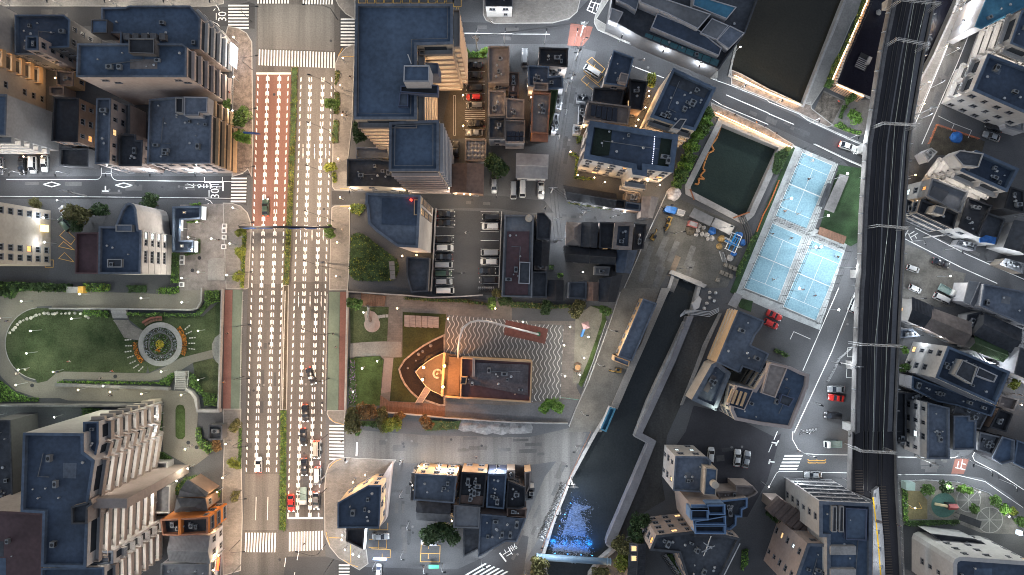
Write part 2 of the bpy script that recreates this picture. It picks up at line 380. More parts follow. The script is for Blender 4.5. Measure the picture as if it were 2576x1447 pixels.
R12=road('bottom cross street with zebra crossing and blue lit shop front',P('F',820,1400,900,1425,1040,1430,1150,1432,1220,1400,1290,1340,1330,1350,1300,1560,700,1560,720,1400),ASPHD)
mb=MB();zebra(mb,P('13',832,1338)[0],P('13',940,1338)[0],P('13',832,1500)[0],5,.5);zebra(mb,P('13',2300,1325)[0],P('13',2090,1447)[0],P('13',2560,1420)[0],6,.45)
lines(mb,P('13',2450,1225,2510,1305),.4);mb.build('lane_marking',WHITE,R12)['kind']='structure'
text('止',P('13',2530,1215)[0],2.6,120,WHITE,R12);text('ま',P('23',20,1165)[0],2.2,120,WHITE,R12)
PN=[0]
def pave(label,pts,m=PAVE,h=.13,name='pavement',kerb=True):
 PN[0]+=1;return sheet(name,pts,m,h+.002*PN[0],label,name,thick=1,kerb=kerb)
pave('left pavement of the avenue by the tall shop blocks laid in mottled brick',P('00',2290,262,2400,285,2480,330,2535,420,2545,1447,2530,1447+330,2490,1447+255,2440,1447+300,2330,1447+330,2335,1200,2345,560,2250,400),PAVEB)
pave('rounded left pavement corner below the side street',P('01',2240,590,2330,592,2420,620,2490,690,2520,780,2530,840,2500,1447,2470,1460,2270,1460),PAVE)
pave('right pavement of the avenue beside the tall L shaped block',P('10',990,440,900,480,830,560,795,640,785,1000,770,1447,765,1447+430,790,1447+465,960,1447+470,930,1447+420,930,1447+140,970,1200,990,600),PAVE)
pave('right pavement of the avenue beside the triangular shrub garden',P('11',790,620,945,612,945,900,935,1300,925,1470,735,1470,745,1000,760,640),PAVE)
pave('green strip of the left footway beside the park',P('02',2340,20,2440,20,2420,1225,2320,1225),GREENP,.14,'footway',False)
pave('red strip of the left footway beside the park',P('02',2262,20,2338,20,2318,1225,2240,1225),REDF,.14,'footway',False)
pave('green strip of the right footway beside the museum lawn',P('12',735,38,845,38,828,1225,715,1225),GREENP,.14,'footway',False)
pave('red strip of the right footway beside the museum lawn',P('12',847,38,918,38,900,1225,830,1225),REDF,.14,'footway',False)
pave('pavement at the lower end of the right green footway',P('12',715,1228,900,1228,890,1375,800,1360,740,1320,712,1260),PAVE)
pave('left pavement of the avenue below the park',P('02',2240,1212,2425,1212,2420,1480,2440,2300,2420,2840,2240,2890,2230,2200,2250,1600),PAVE)
pave('corner pavement with yellow tactile strips beside the dark wedge house',P('13',800,275,880,258,1410,285,1290,480,830,700,900,975,1110,1180,1130,1330,1040,1395,960,1350,830,1270,740,1160,690,1040,685,600,700,420,730,330),PAVE)
sheet('forecourt',P('00',0,-60,2250,-60,2250,40,2100,68,0,64),PAVEC,.1,'pale forecourt across the top left edge','forecourt',1,True)
pave('top right pavement before the parking bays',P('10',800,-60,1000,-60,1000,200,900,140,830,60,800,0),PAVE)
pave('pavement island with parked bicycles at the top',P('10',2280,-60,2900,-60,3230,-60,3260,0,3230,120,3150,190,2980,235,2400,242,2310,210,2280,150),PAVE)
pave('pavement with steel rail beside the covered building site',P('20',925,-60,1010,-60,850,190,1000,280,1600,520,2070,720,2060,790,1700,650,1050,390,860,300,822,230,830,170),PAVEC)
pave('glowing paved strip between basin and diagonal street',P('20',2200,700,2300,740,2572,890,2910,1045,3000,1020,3010,1090,3230,1260,3170,1280,2880,1140,2600,1010,2200,850),PAVEB)
pave('glowing paved strip above the green pool',P('20',2000,1030,2120,1085,2572,1290,2740,1400,2830,1450,2810,1500,2650,1440,2040,1165,1990,1120),PAVEB)
pave('stone walk between the two upper basins',P('30',800,-60,1010,-60,840,230,700,560,560,880,440,1060,350,1040,490,690,650,330),PAVEC,name='walkway')
pave('orange lit walk on the right of the basin under the railway',P('30',1900,-20,1985,10,1740,600,1480,1200,1440,1180,1500,870,1660,560),PAVE,name='walkway')
rq=random.Random(31);PTA=mat('asphalt_patch',(.056,.057,.061),.85,.25);PTB=mat('asphalt_patch_grey',(.088,.086,.086),.85,.25)
def repairs(par,pts,n,ang,dark):
 w=W2(pts);bx=[min(p.x for p in w),max(p.x for p in w),min(p.y for p in w),max(p.y for p in w)];k=t=0
 while k<n and t<400:
  t+=1;p=Vector((rq.uniform(bx[0],bx[1]),rq.uniform(bx[2],bx[3])))
  L,B=rq.uniform(1.2,5),rq.uniform(.6,1.6);d=Vector((math.cos(rad(ang)),math.sin(rad(ang))));e=Vector((-d.y,d.x))
  q=[p+d*a*L+e*b*B for a,b in((-.5,-.5),(.5,-.5),(.5,.5),(-.5,.5))]
  if all(inpoly(v,w)for v in q)and abs(p.x)<140 and abs(p.y)<80:
   mb=MB();mb.flat(q,.0325+.0004*(k%9));mb.build('patch_repair',rq.choice((PTA,PTB)if dark else(PTB,ASPHN)),par)['kind']='structure'
   if k%2:mb=MB();mb.cyl(p.x+1,p.y+.6,.03,.041,.33,12);mb.build('manhole_cover',rq.choice((DARKM,CONCD)),par)
   k+=1
repairs(R1,P('01',0,350,2200,370,2200,530,0,515),12,0,1);repairs(R2,P('00',0,70,900,70,900,250,0,250),5,0,1);repairs(R3,P('U',455,24,590,24,590,42,455,42),6,0,1)
repairs(R4,P('F',1500,140,1640,170,1800,235,2110,360,2160,400,2100,380,1790,250,1560,190),12,-24,1);repairs(R4,P('F',2280,530,2640,700,2640,730,2300,570),6,-26,1);repairs(R5,P('F',2165,760,2060,950,1960,1230,2000,1060,2130,790),8,65,1)
repairs(R6,P('30',1980,60,1500,1200,1640,1200,2100,120),10,65,0);repairs(R7,P('33',1300,270,1800,270,1800,420,1300,420),5,0,1);repairs(R8,P('F',890,1090,1400,1100,1380,1150,890,1150),14,2,0);repairs(R9,P('F',1440,130,1480,150,1420,480,1400,480),6,80,1)
repairs(R10,P('11',800,500,2400,540,2400,640,800,600),8,-2,1);repairs(R11,P('F',1440,1095,1470,1095,1300,1440,1240,1440),7,65,0);repairs(GROUND,P('13',1380,350,1560,350,1560,1280,1380,1280),10,88,1);repairs(GROUND,P('23',1900,20,2500,60,2500,500,2100,500),6,5,1);repairs(GROUND,P('21',400,680,1000,760,1000,780,400,780),5,0,1);repairs(ave,band(258,289,290,470),10,90,1);repairs(ave,band(300,332,290,510),8,90,1)
# ================================================================== buildings
MESH={}
def cached(key,fn):
 if key not in MESH:MESH[key]=fn()
 return MESH[key]
def mesh_of(mb,name,mats):
 o=mb.build(name,mats);me=o.data;bpy.data.objects.remove(o);return me
def win_mesh(w,h,g,fr):
 def fn():
  mb=MB();t=.09
  for x0,z0,x1,z1 in((-w/2,0,w/2,t),(-w/2,h-t,w/2,h),(-w/2,t,-w/2+t,h-t),(w/2-t,t,w/2,h-t),(-.03,t,.03,h-t)):mb.box(x0,-.02,z0,x1,.07,z1)
  mb.box(-w/2-.1,-.02,-.1,w/2+.1,.22,-.003)
  mb.mi=1;mb.box(-w/2+t,-.02,t,w/2-t,.03,h-t)
  return mesh_of(mb,'window',[fr,g])
 return cached(('w',w,h,g.name,fr.name),fn)
def place(name,me,rt,a,d,n,t,z,out=0.0):
 o=link(name,me,rt);p=a+d*t+n*out
 off=Vector(rt['o'])
 o.matrix_local=Matrix(((d.x,n.x,0,p.x-off.x),(d.y,n.y,0,p.y-off.y),(0,0,1,z-off.z),(0,0,0,1)))
 return o
def balc_mesh(L,dp,pm,unit,rail):
 def fn():
  mb=MB();mb.mi=2;mb.box(-L/2,0,-.18,L/2,dp-.125,0);mb.mi=0
  ph=1.08
  if rail:
   mb.box(-L/2,dp-.06,ph-.08,L/2,dp,ph);k=int(L/.5)
   for i in range(k+1):x=-L/2+.03+i*(L-.06)/k;mb.box(x-.03,dp-.05,0,x+.03,dp-.01,ph-.08)
  else:mb.box(-L/2,dp-.12,-.2,L/2,dp,ph)
  mb.box(-L/2,.0,0,-L/2+.12,dp-.123,ph);mb.box(L/2-.12,0,0,L/2,dp-.123,ph)
  k=max(1,round(L/unit))
  for i in range(1,k):x=-L/2+i*L/k;mb.box(x-.07,0,0,x+.07,dp-.123,2.5)
  mb.mi=1
  for i in range(k):x=-L/2+(i+.5)*L/k;mb.box(x-L/k*.33,-.02,.05,x+L/k*.33,.025,2.1)
  return mesh_of(mb,'balcony',[pm,GLASS,WALL['w']])
 return cached(('b',round(L,2),dp,pm.name,unit,rail),fn)
def strip_mesh(L,m):
 def fn():
  mb=MB();mb.box(-L/2+.3,.05,-.08,L/2-.3,.17,0)
  return mesh_of(mb,'ceiling_lamp',[m])
 return cached(('s',round(L,2),m.name),fn)
def band_mesh(L):
 def fn():
  mb=MB();mb.box(-L/2,-.02,-.12,L/2,.28,-.003);mb.box(-L/2,-.02,1.5,L/2,.2,1.62);mb.mi=1;mb.box(-L/2+.05,-.02,0,L/2-.05,.03,1.497)
  mb.mi=0;k=max(2,int(L/1.8))
  for i in range(k+1):x=-L/2+.1+i*(L-.2)/k;mb.box(x-.04,-.02,0,x+.04,.07,1.497)
  return mesh_of(mb,'window_strip',[FRAME,GLASS])
 return cached(('h',round(L,2)),fn)
def ac_mesh():
 def fn():
  mb=MB();mb.box(-.55,-.4,.12,.55,.4,1.0);mb.box(-.5,-.35,0,-.3,.35,.12);mb.box(.3,-.35,0,.5,.35,.12)
  mb.mi=1;mb.cyl(0,0,1.0,1.03,.32,10);mb.box(-.45,-.41,.25,.45,-.4,.85)
  return mesh_of(mb,'air_conditioner',[mat('unit_white',(.2,.21,.22),.6,.2),DARKM])
 return cached('ac',fn)
def tank_mesh():
 def fn():
  mb=MB();mb.cyl(0,0,.4,2.2,.9,14);mb.cyl(0,0,2.2,2.45,.9,14,.3)
  for a in range(4):mb.box(.6*math.cos(a*1.57)-.06,.6*math.sin(a*1.57)-.06,0,.6*math.cos(a*1.57)+.06,.6*math.sin(a*1.57)+.06,.4)
  return mesh_of(mb,'water_tank',[mat('tank_cream',(.45,.4,.33),.6,.1)])
 return cached('tank',fn)
def vent_mesh():
 def fn():
  mb=MB();mb.cyl(0,0,0,.55,.17,8);mb.cyl(0,0,.55,.75,.3,8,.12);return mesh_of(mb,'roof_vent',[STEEL])
 return cached('vent',fn)
def facade(rt,A,B,h,st,r):
 """dress the wall from A to B (outward normal to the right of A->B)"""
 a,b=Vector(A),Vector(B);L=(b-a).length
 if L<2.2 or st in('n',None):return
 d=(b-a)/L;n=Vector((d.y,-d.x))
 fl=max(1,int((h-.4)/3.1));fh=(h-.3)/fl
 c=st[0]
 if c in 'wW':
  pitch=2.7 if c=='w' else 4.4
  k=max(1,int((L-.8)/pitch))
  while k*fl>44:k=max(1,k-1);
  for f in range(fl):
   for i in range(k):
    q=r.random()
    if q<.12:continue
    g=GLASS if q<.94 else(LITW if q<.97 else(LITC if q<.985 else LITO))
    place('window',win_mesh(1.5 if r.random()<.7 else 1.0,1.5 if c=='w' else 1.1,g,FRAME),rt,a,d,n,(i+.5)*L/k,f*fh+.95)
 elif c in 'bBr':
  m=WALL[st[1]]if len(st)>1 else WALL['c']
  x0,x1=.25,L-.25
  for f in range(1,fl):
   o=place('balcony',balc_mesh(x1-x0,1.35,m,5.5 if c=='r' else 40.,c=='r'),rt,a,d,n,L/2,f*fh,.002)
   if f<fl-1:
    s=link('ceiling_lamp',strip_mesh(x1-x0,LAMPS if c=='b' else LAMPSC),o);s.location=(0,0,fh-.25)
 elif c=='h':
  for f in range(fl):place('window_strip',band_mesh(round(L-.6,1)),rt,a,d,n,L/2,f*fh+.9)
 elif c=='f':
  m=WALL[st[1]]
  def fn():
   mb=MB();mb.box(-L/2+.1,-.02,0,L/2-.1,.75,.9);mb.mi=1;mb.box(-L/2+.3,-.02,.9,L/2-.3,.04,2.3);return mesh_of(mb,'ledge',[m,GLASS])
  me=cached(('f',round(L,2),m.name),fn)
  for f in range(fl):place('ledge',me,rt,a,d,n,L/2,f*fh+.25)
def bld(label,pts,h,wall='w',roof='n',f='w',ph=.9,pt=.3,units=3,fs=None,cat='building',lit=None,name=None,z0=0,trim=None):
 """pts: roof outline as mapped at height h"""
 w=W2(pts,h);c=cen(w)
 rt=root(name or 'building',(c.x,c.y,z0),label,cat)
 r=random.Random(int(abs(c.x*13+c.y*7)*10))
 inn=offset(w,pt)
 n=len(w)
 mb=MB();mats=[WALL[wall]]
 mb.ring(w,w,z0,h)
 mb=MB()
 vs=[(p[0],p[1],z)for z in(z0,h)for p in w];mb.add(vs,[(i,(i+1)%n,n+(i+1)%n,n+i)for i in range(n)])
 mb.build('wall',mats,rt)
 mb=MB();mb.flat(offset(w,pt*.5),h-ph);mb.build('roof',ROOF[roof],rt)
 mb=MB()
 o2=offset(w,-.08)
 vs=[(p[0],p[1],z)for l,z in((o2,h-.25),(o2,h+.05),(inn,h+.05),(inn,h-ph-.05),(w,h-.25))for p in l]
 fs_=[]
 for i in range(n):
  j=(i+1)%n
  for k in((0,1),(1,2),(2,3)):fs_.append((k[0]*n+i,k[0]*n+j,k[1]*n+j,k[1]*n+i))
  fs_.append((4*n+i,4*n+j,j,i))
 mb.add(vs,fs_);mb.build('parapet',trim or ROOF.get({'n':'b','N':'n'}.get(roof,roof),ROOF['g']),rt)
 for i in range(n):
  a,b=w[i],w[(i+1)%n];nn=Vector((b.y-a.y,a.x-b.x))
  if nn.dot(-(a+b)/2)>0:
   st=f
   if fs:
    for(dx,dy),s_ in fs.items():
     if nn.normalized().dot(Vector((dx,dy)).normalized())>.75:st=s_
   facade(rt,a,b,h,st,r)
 big_=[p for p in offset(w,1.4)]
 bx=[min(p.x for p in big_),max(p.x for p in big_),min(p.y for p in big_),max(p.y for p in big_)]
 k=t=0
 ea=max(range(n),key=lambda i:(w[(i+1)%n]-w[i]).length);ed=(w[(ea+1)%n]-w[ea]);ang=math.atan2(ed.y,ed.x)
 while k<units and t<60:
  t+=1;p=(r.uniform(bx[0],bx[1]),r.uniform(bx[2],bx[3]))
  if inpoly(p,big_):
   o=link('air_conditioner',ac_mesh(),rt);o.location=(p[0]-c.x,p[1]-c.y,h-ph-z0);o.rotation_euler.z=ang+1.5708*r.randint(0,3);q_=r.uniform(.7,1.25);o.scale=(q_*r.uniform(.8,1.5),q_,q_*r.uniform(.7,1.2));k+=1
 if units:
  L=ed.length;dn=ed.normalized();en=Vector((-dn.y,dn.x));zr=h-ph;a0=w[ea]
  for j in range(1+(units>2)):
   q=[a0+dn*L*u+en*(1.1+j*r.uniform(1.5,3))for u in(r.uniform(.1,.3),r.uniform(.55,.85))];q.append(q[1]+en*r.uniform(1,2.5))
   if all(inpoly(v,big_)for v in q):mb=MB();mb.tube([(v.x,v.y,zr+.25)for v in q],.1,5);mb.build('roof_pipe',ROOF['g'],rt)
  k=t=0
  while k<2+units and t<60:
   t+=1;p=Vector((r.uniform(bx[0],bx[1]),r.uniform(bx[2],bx[3])))
   if inpoly(p,big_):
    k+=1;o=link('roof_vent',vent_mesh(),rt);o.location=(p.x-c.x,p.y-c.y,zr-z0);q=r.uniform(.6,1.3);o.scale=(q,q,r.uniform(.5,1.4))
  for j in range(2):
   p=Vector((r.uniform(bx[0],bx[1]),r.uniform(bx[2],bx[3])));sx,sy=r.uniform(1,3.2),r.uniform(.6,1.5);q=[p+dn*a_*sx+en*b_*sy for a_,b_ in((-1,-1),(1,-1),(1,1),(-1,1))]
   if all(inpoly(v,big_)for v in q):mb=MB();mb.prism(q,zr-.02,zr+.02+j*.004);mb.build('roof_patch',ROOF[r.choice('dgbtn')],rt)
 return rt
def block(rt,name,pts,zb,zt,m,roofm_=None,par=0.35):
 """box shaped roof part; pts as mapped at its top zt"""
 w=W2(pts,zt);mb=MB();n=len(w);inn=offset(w,.22)
 mb.add([(p[0],p[1],z)for z in(zb,zt)for p in w],[(i,(i+1)%n,n+(i+1)%n,n+i)for i in range(n)])
 mb.ring(w,inn,zt-par-.02,zt)
 mb.mi=1;mb.flat(offset(w,.1),zt-par)
 return mb.build(name,[m,roofm_ or ROOF['n']],rt)
def sunk(rt,name,pts,z,m):
 """slightly different roof field lying on the roof at height z"""
 mb=MB();mb.prism(W2(pts,z),z-.1,z);return mb.build(name,m,rt)
def pipe_part(rt,name,sheet_pts,h,r,m):
 mb=MB();mb.tube([W(p,h)for p in sheet_pts],r,5);return mb.build(name,m,rt)
def unit_at(rt,me,name,p,z):
 o=link(name,me,rt);w=W(p,z);off=Vector(rt['o']);o.location=w-off;return o
def gable(label,pts,h,wall='w',roof='d',rise=1.6,along=0,ribs=0,f='w',name='house',cat='house',ov=.35,hip=False):
 """pitched roof house; pts = 4 eave corners as mapped at eave height h; ridge runs parallel to edge 'along'"""
 w=[W(p,h).xy for p in pts]
 a=sum(w[i-1].x*w[i].y-w[i-1].y*w[i].x for i in range(4))
 if a<0:w=[w[0],w[3],w[2],w[1]];along=1-along if along in(0,1)else along
 w=w[along:]+w[:along]
 c=cen(w);rt=root(name,(c.x,c.y,0),label,cat);r=random.Random(int(abs(c.x*11+c.y*5)*10))
 inn=offset(w,ov);mb=MB()
 n=4;mb.add([(p[0],p[1],z)for z in(0,h-.1)for p in inn],[(i,(i+1)%n,n+(i+1)%n,n+i)for i in range(n)])
 m1,m2=(w[3]+w[0])/2,(w[1]+w[2])/2
 i1,i2=(inn[3]+inn[0])/2,(inn[1]+inn[2])/2
 if not hip:mb.add([(*inn[3],h-.1),(*inn[0],h-.1),(*i1,h+rise-.15),(*inn[1],h-.1),(*inn[2],h-.1),(*i2,h+rise-.15)],[(0,1,2),(3,4,5)])
 mb.build('wall',WALL[wall],rt)
 if hip:hd=(m2-m1)*.28;m1=m1+hd;m2=m2-hd
 R1=Vector((*m1,h+rise));R2=Vector((*m2,h+rise));q=[Vector((*p,h))for p in w]
 mb=MB();t=Vector((0,0,.18))
 fs=[(q[0],q[1],R2,R1),(q[2],q[3],R1,R2)]+([(q[1],q[2],R2),(q[3],q[0],R1)]if hip else[])
 for fc in fs:
  k=len(fc);mb.add([v for v in fc]+[v+t for v in fc],[tuple(range(k))[::-1],tuple(range(k,2*k))]+[(i,(i+1)%k,k+(i+1)%k,k+i)for i in range(k)])
 if ribs:
  for s_ in(0,1):
   e0,e1,r0,r1=((q[0],q[1],R1,R2),(q[3],q[2],R1,R2))[s_]
   for i in range(ribs+1):
    u=(i+.0)/ribs;A,B=e0.lerp(e1,u)+t,r0.lerp(r1,u)+t;dd=(e1-e0).normalized()*.07
    mb.add([A-dd,A+dd,B+dd,B-dd]+[v+Vector((0,0,.09))for v in(A-dd,A+dd,B+dd,B-dd)],[(4,5,6,7),(0,1,5,4),(1,2,6,5),(2,3,7,6),(3,0,4,7)])
 mb.build('roof',ROOF[roof],rt)
 mb=MB();mb.tube([R1+t,R2+t],.13,5);mb.build('ridge_cap',ROOF[roof],rt)
 for i in range(4):
  A,B=inn[i],inn[(i+1)%4];nn=Vector((B.y-A.y,A.x-B.x))
  if nn.dot(-(A+B)/2)>0:facade(rt,A,B,h-.2,f,r)
 return rt
b=bld('dark walled block with small lit side windows on the upper left street',P('00',150,150,640,150,700,200,690,470,480,480,470,545,150,545),13,'d','N')
b=bld('narrow light grey stair tower block with white wavy terraces',P('00',262,362,378,360,380,500,258,500),17,'p','N','w',units=1)
b=bld('tall cream apartment wall with glowing balconies at the left frame edge',P('U',-75,33,-33,33,-33,81,-75,81),26,'c','n','n')
w=W2(P('U',-75,33,-33,33,-33,81,-75,81),26);ex=max(p.x for p in w);ys=sorted(p.y for p in w);r_=random.Random(3)
facade(b,(ex,ys[0]+.8),(ex,ys[0]+4.6),26,'W',r_);facade(b,(ex,ys[0]+5.9),(ex,ys[0]+10.6),26,'bT',r_)
bld('grey blank wall of the slab above the glowing balconies',P('U',-75,-14,-33,-14,-33,32.6,-75,32.6),26,'g','n','n',units=0)
b=bld('office block with angled roof corner and white shop sign on the avenue',P('00',1020,80,1260,76,1292,58,1910,58,2010,180,2000,490,1210,490,1210,330,1020,330),17.5,'p','n','f',fs={(1,0):'fw',(0,-1):'n'},units=2)
block(b,'stair_penthouse',P('00',915,195,1080,195,1075,330,915,330),14,19,WALL['d'])
for i,x in enumerate((1240,1330,1420,1510,1600)):block(b,'roof_duct',P('00',x,330,x+60,335,x+60,400,x,395),16.6,17.9,CONCD,CONCD,.05)
block(b,'roof_plinth',P('00',1300,380,1550,380,1550,430,1300,430),16,18.3,CONCD,ROOF['k'])
b=bld('tall slab with blank pale south wall and red framed avenue windows',P('00',780,440,1830,440,1870,470,1868,770,768,770),24,'p','n','fb',fs={(0,-1):'n',(1,0):'fp'},units=3)
w=W2(P('00',780,440,1868,470,1868,770,768,770),24);ys_=min(p.y for p in w);
for t_,z_ in((.2,21),(.28,19.2),(.88,21),(.93,19.2)):place('window',win_mesh(1.6,.9,GLASS,FRAME),b,Vector((min(p.x for p in w),ys_)),Vector((1,0)),Vector((0,-1)),t_*(max(p.x for p in w)-min(p.x for p in w)),z_)
block(b,'lift_penthouse',P('00',1290,385,1550,385,1548,540,1290,530),23,25.4,CONCD,ROOF['k'])
b=bld('lower block with pitted blue roof and stepped penthouse beside the brick pavement',P('00',1500,1000,1760,975,2085,975,2085,1140,2120,1150,2110,1640,1480,1640),14.5,'p','b','w',fs={(1,0):'fT'},units=7)
block(b,'penthouse',P('00',1845,970,2085,975,2080,1130,2000,1130,2000,1160,1845,1160),13.6,17,WALL['s'],ROOF['b'])
block(b,'stair_box',P('00',1760,980,1840,980,1835,1135,1760,1130),13.6,16,WALL['g'],ROOF['k'])
bld('long narrow wing with slate roof left of the pitted blue roof',P('00',970,988,1110,988,1092,1640,955,1645),14,'p','b','w',units=1)
bld('low infill block with grey roof between narrow wing and pitted roof',P('00',1195,1350,1360,1350,1362,1410,1430,1410,1420,1665,1195,1665),11,'p','d','w',units=1)
bld('pale infill block with round vents behind the narrow wing',P('00',1110,1030,1300,1050,1300,1345,1110,1345),8,'p','g','n',units=2)
bld('black roofed box with brown window wall between two grey slabs',P('00',540,975,788,985,775,1425,520,1415),10,'b','k','w',units=0)
b=bld('small flat roofed house with warm lit yard left of the tall slab',P('00',560,705,738,722,732,860,570,855),5,'T','t','w',units=1)
bld('little grey roofed shed under the blank slab',P('00',497,872,640,868,640,955,500,950),5,'t','t','n',units=0)
bld('grey slab with dark stripe wall over the sheltered car bays',P('U',-60,94.5,6.3,94.5,5,135,-60,135),19,'g','n','Bg',fs={(1,0):'n'},units=0)
bld('small ribbed roof shed with grey shutters beside the sheltered car bays',P('01',600,40,885,45,885,225,600,215),5,'d','d','n',units=0)
b=bld('very tall L shaped block with navy roof and glowing inner corridors',P('10',1005,38,1975,38,1975,440,1612,450,1612,1195,985,1195,992,600),33,'c','n','w',fs={(1,0):'bt',(0,-1):'bt'},units=0,pt=.5)
block(b,'lift_tower',P('10',1485,655,1742,655,1738,820,1480,820),32,39,WALL['s'],ROOF['n'])
block(b,'stair_block',P('10',1450,860,1830,850,1825,950,1450,925),32,34.5,WALL['n'],ROOF['k'])
block(b,'stair_landing',P('10',1620,620,1830,635,1830,740,1620,730),22,29,WALL['n'],ROOF['n'])
block(b,'smoke_hatch',P('10',1442,930,1530,930,1530,1070,1428,1070),32,33.4,WALL['n'],ROOF['b'])
pipe_part(b,'mast',[P('10',1560,640)[0],P('10',1525,545)[0]],39,.12,STEEL)
for pts in(((1032,60),(1925,62),(1925,385),(1562,395),(1555,1145),(1025,1135),(1032,60)),):
 pipe_part(b,'roof_rail',[P('10',*q)[0]for q in pts],32.6,.12,ROOF['g'])
b=bld('tall ribbed block with navy roof standing against the L shaped block',P('U',389.5,122.3,438.8,120,438.5,171,389,171),31,'c','n','fp',fs={(1,0):'fs',(0,-1):'fp'},units=0,pt=.5)
pipe_part(b,'roof_rail',P('U',395,126,433,124,433,165.6,394.5,165.6,395,126),30.7,.12,ROOF['g'])
bld('flat dark roofed two storey shop left of the ribbed tall block',P('11',918,152,1240,150,1455,190,1460,435,1215,420,915,420),8.5,'c','d','w',units=4)
bld('pale small roof between the shop and the L shaped block',P('11',1005,32,1330,32,1330,140,1005,140),7.5,'w','g','n',units=0)
bld('flat taupe roof house beside the tall hedge and car row',P('10',2332,465,2545,462,2540,832,2332,830),9,'t','t','w',units=2)
bld('small taupe roof house with square skylight glow',P('10',2335,912,2505,912,2500,1160,2335,1160),8,'t','t','w',units=1)
b=bld('house with open pale roof deck and white tiled balcony',P('10',2340,1175,2502,1172,2500,1390,2338,1390),9,'s','d','w',units=1,ph=1.2)
bld('small house with dark blue panels beside the pale roof deck',P('10',2520,1160,2600,1165,2600,1420,2520,1415),7,'s','N','n',units=0)
bld('dark roofed house with brown side facing the red junction',P('20',275,478,562,485,555,672,275,645),9,'t','k','w',units=2)
bld('slate roof house with white box below the dark junction house',P('20',160,655,372,668,368,770,505,760,515,885,365,895,165,860),9,'s','N','w',units=3)
bld('small pinkish roof terrace house between the slate roofs',P('20',220,828,362,835,360,912,215,905),10,'p','t','n',units=0)
b=bld('long brown roof house with terracotta end and orange lit side',P('20',205,930,388,935,360,1340,192,1332),10,'o','t','w',units=2,trim=ROOF['o'])
sunk(b,'terracotta_roof',P('20',200,1340,365,1345,360,1430,190,1420),9.4,ROOF['o'])
bld('thin dark green roofed house beside the long brown roof',P('20',392,900,462,905,425,1130,362,1330,330,1330),8,'d','v','n',units=0)
bld('taupe roof house with dark gap behind the long brown roof',P('20',-60,985,122,1000,118,1190,-60,1190),8,'t','t','w',units=1)
b=bld('house with rows of dark solar panels on a pale roof',P('20',-70,1205,130,1210,125,1430,-70,1430),8,'s','t','n',units=0)
for i in range(4):
 for j in range(2):
  x,y=-50+i*43,1320+j*55;mb=MB();mb.prism(W2(P('20',x,y,x+38,y,x+38,y+48,x,y+48),7.5),7.25,7.5);mb.build('solar_panel',SOLAR,b)
b=gable('white ribbed roof warehouse beside three parked white cars',P('21',45,92,365,108,355,355,40,345),5.5,'w','w',.9,0,34,'w','warehouse','warehouse')
gable('brown pitched roof house with warm lamps along the lane',P('11',1955,200,2292,200,2288,505,1950,490),6.5,'b','B',1.5,1,0,'w')
b=bld('small lantern roof of sixteen pale quilted pillows',P('11',2105,-45,2312,-45,2305,175,2100,165),4,'s','t','n',units=0)
for i in range(5):
 for j in range(4):
  p=P('11',2130+i*38,-22+j*47)[0];w=W(p,4);mb=MB();mb.cyl(w.x,w.y,3.1,3.7,.78,4,.12,);o=mb.build('pillow_skylight',ROOF['w'],b)
b=bld('covered building site with glazed roof halls beside the upper basin',P('20',1040,-200,2540,-200,2340,335,2150,590,2080,690,1310,370,1080,240,975,200),8,'d','d','n',units=6,ph=1.6)
for q,m,z in(((1050,0,1160,50,1250,110,1280,0,1240,-120,1050,-120),'b',9),((1290,-100,2000,140,1870,290,1560,135,1290,20),'g',10.5),((1830,-60,2260,70,2160,190,1820,55),'u',10),((2010,180,2180,255,2060,400,1890,330),'g',9.5),((2190,255,2340,330,2180,490,2055,405),'b',9.5),((1000,75,1120,120,1060,235,975,200),'l',9),((1460,130,1880,300,2110,480,2080,560,1400,275),'N',9)):
 block(b,'roof_hall',P('20',*q),6.5,z,WALL['s'],ROOF[m],.25)
for i in range(9):
 x,y=1345+i*83,330+i*31;mb=MB();mb.prism(W2(P('20',x,y,x+76,y+28,x+50,y+92,x-26,y+64),6.6),6.3,6.6);mb.build('glazed_canopy',mat('teal_glass',(.07,.19,.21),.2,.3,spec=.5),b)
for i in range(7):
 x,y=960+i*160,240+i*62;mb=MB();ww=[W(P('20',x,y)[0],z).to_tuple()for z in(0,6)];mb.tube([(ww[0][0],ww[0][1],0),(ww[0][0],ww[0][1],6)],.1,6);ww2=W(P('20',x+160,y+62)[0],0);mb.tube([(ww[0][0],ww[0][1],4),(ww2.x,ww2.y,4)],.09,5);mb.build('scaffold',mat('scaffold_yellow',(.5,.32,.05),.6,.1),b)
b=bld('tall parapeted office with dark pitted roof and lit lower balconies',P('20',1620,685,2048,885,1840,1310,1660,1260,1392,1172),18,'c','N','w',fs={(-1,0):'n',(-.3,-1):'bc'},units=9,ph=1.4,pt=.6)
sunk(b,'roof_strip',P('20',1620,720,1990,890,1930,985,1560,840),16.7,ROOF['d']);block(b,'stair_penthouse',P('20',1690,1190,1760,1195,1690,1310,1600,1285),16,20,WALL['g'],ROOF['d'])
b=bld('slate roofed house with taupe roof box next to the yellow parking bays',P('20',1022,505,1222,578,1150,868,925,838),11,'t','N','w',units=1)
block(b,'roof_box',P('20',1095,725,1175,745,1150,840,1068,820),10,13,WALL['t'],ROOF['t'])
bld('wide black flat roof below the slate roofed house',P('20',825,882,1128,900,1098,1050,812,1010),8,'d','k','w',units=0)
bld('black roof annex with warm lamp against the parapeted office',P('20',1180,792,1362,820,1305,1105,1190,1085),8,'b','k','w',units=1)
b=bld('taupe roof house carrying one large grid of solar panes',P('20',765,1015,1190,1070,1165,1250,728,1202),9,'t','t','w',units=0)
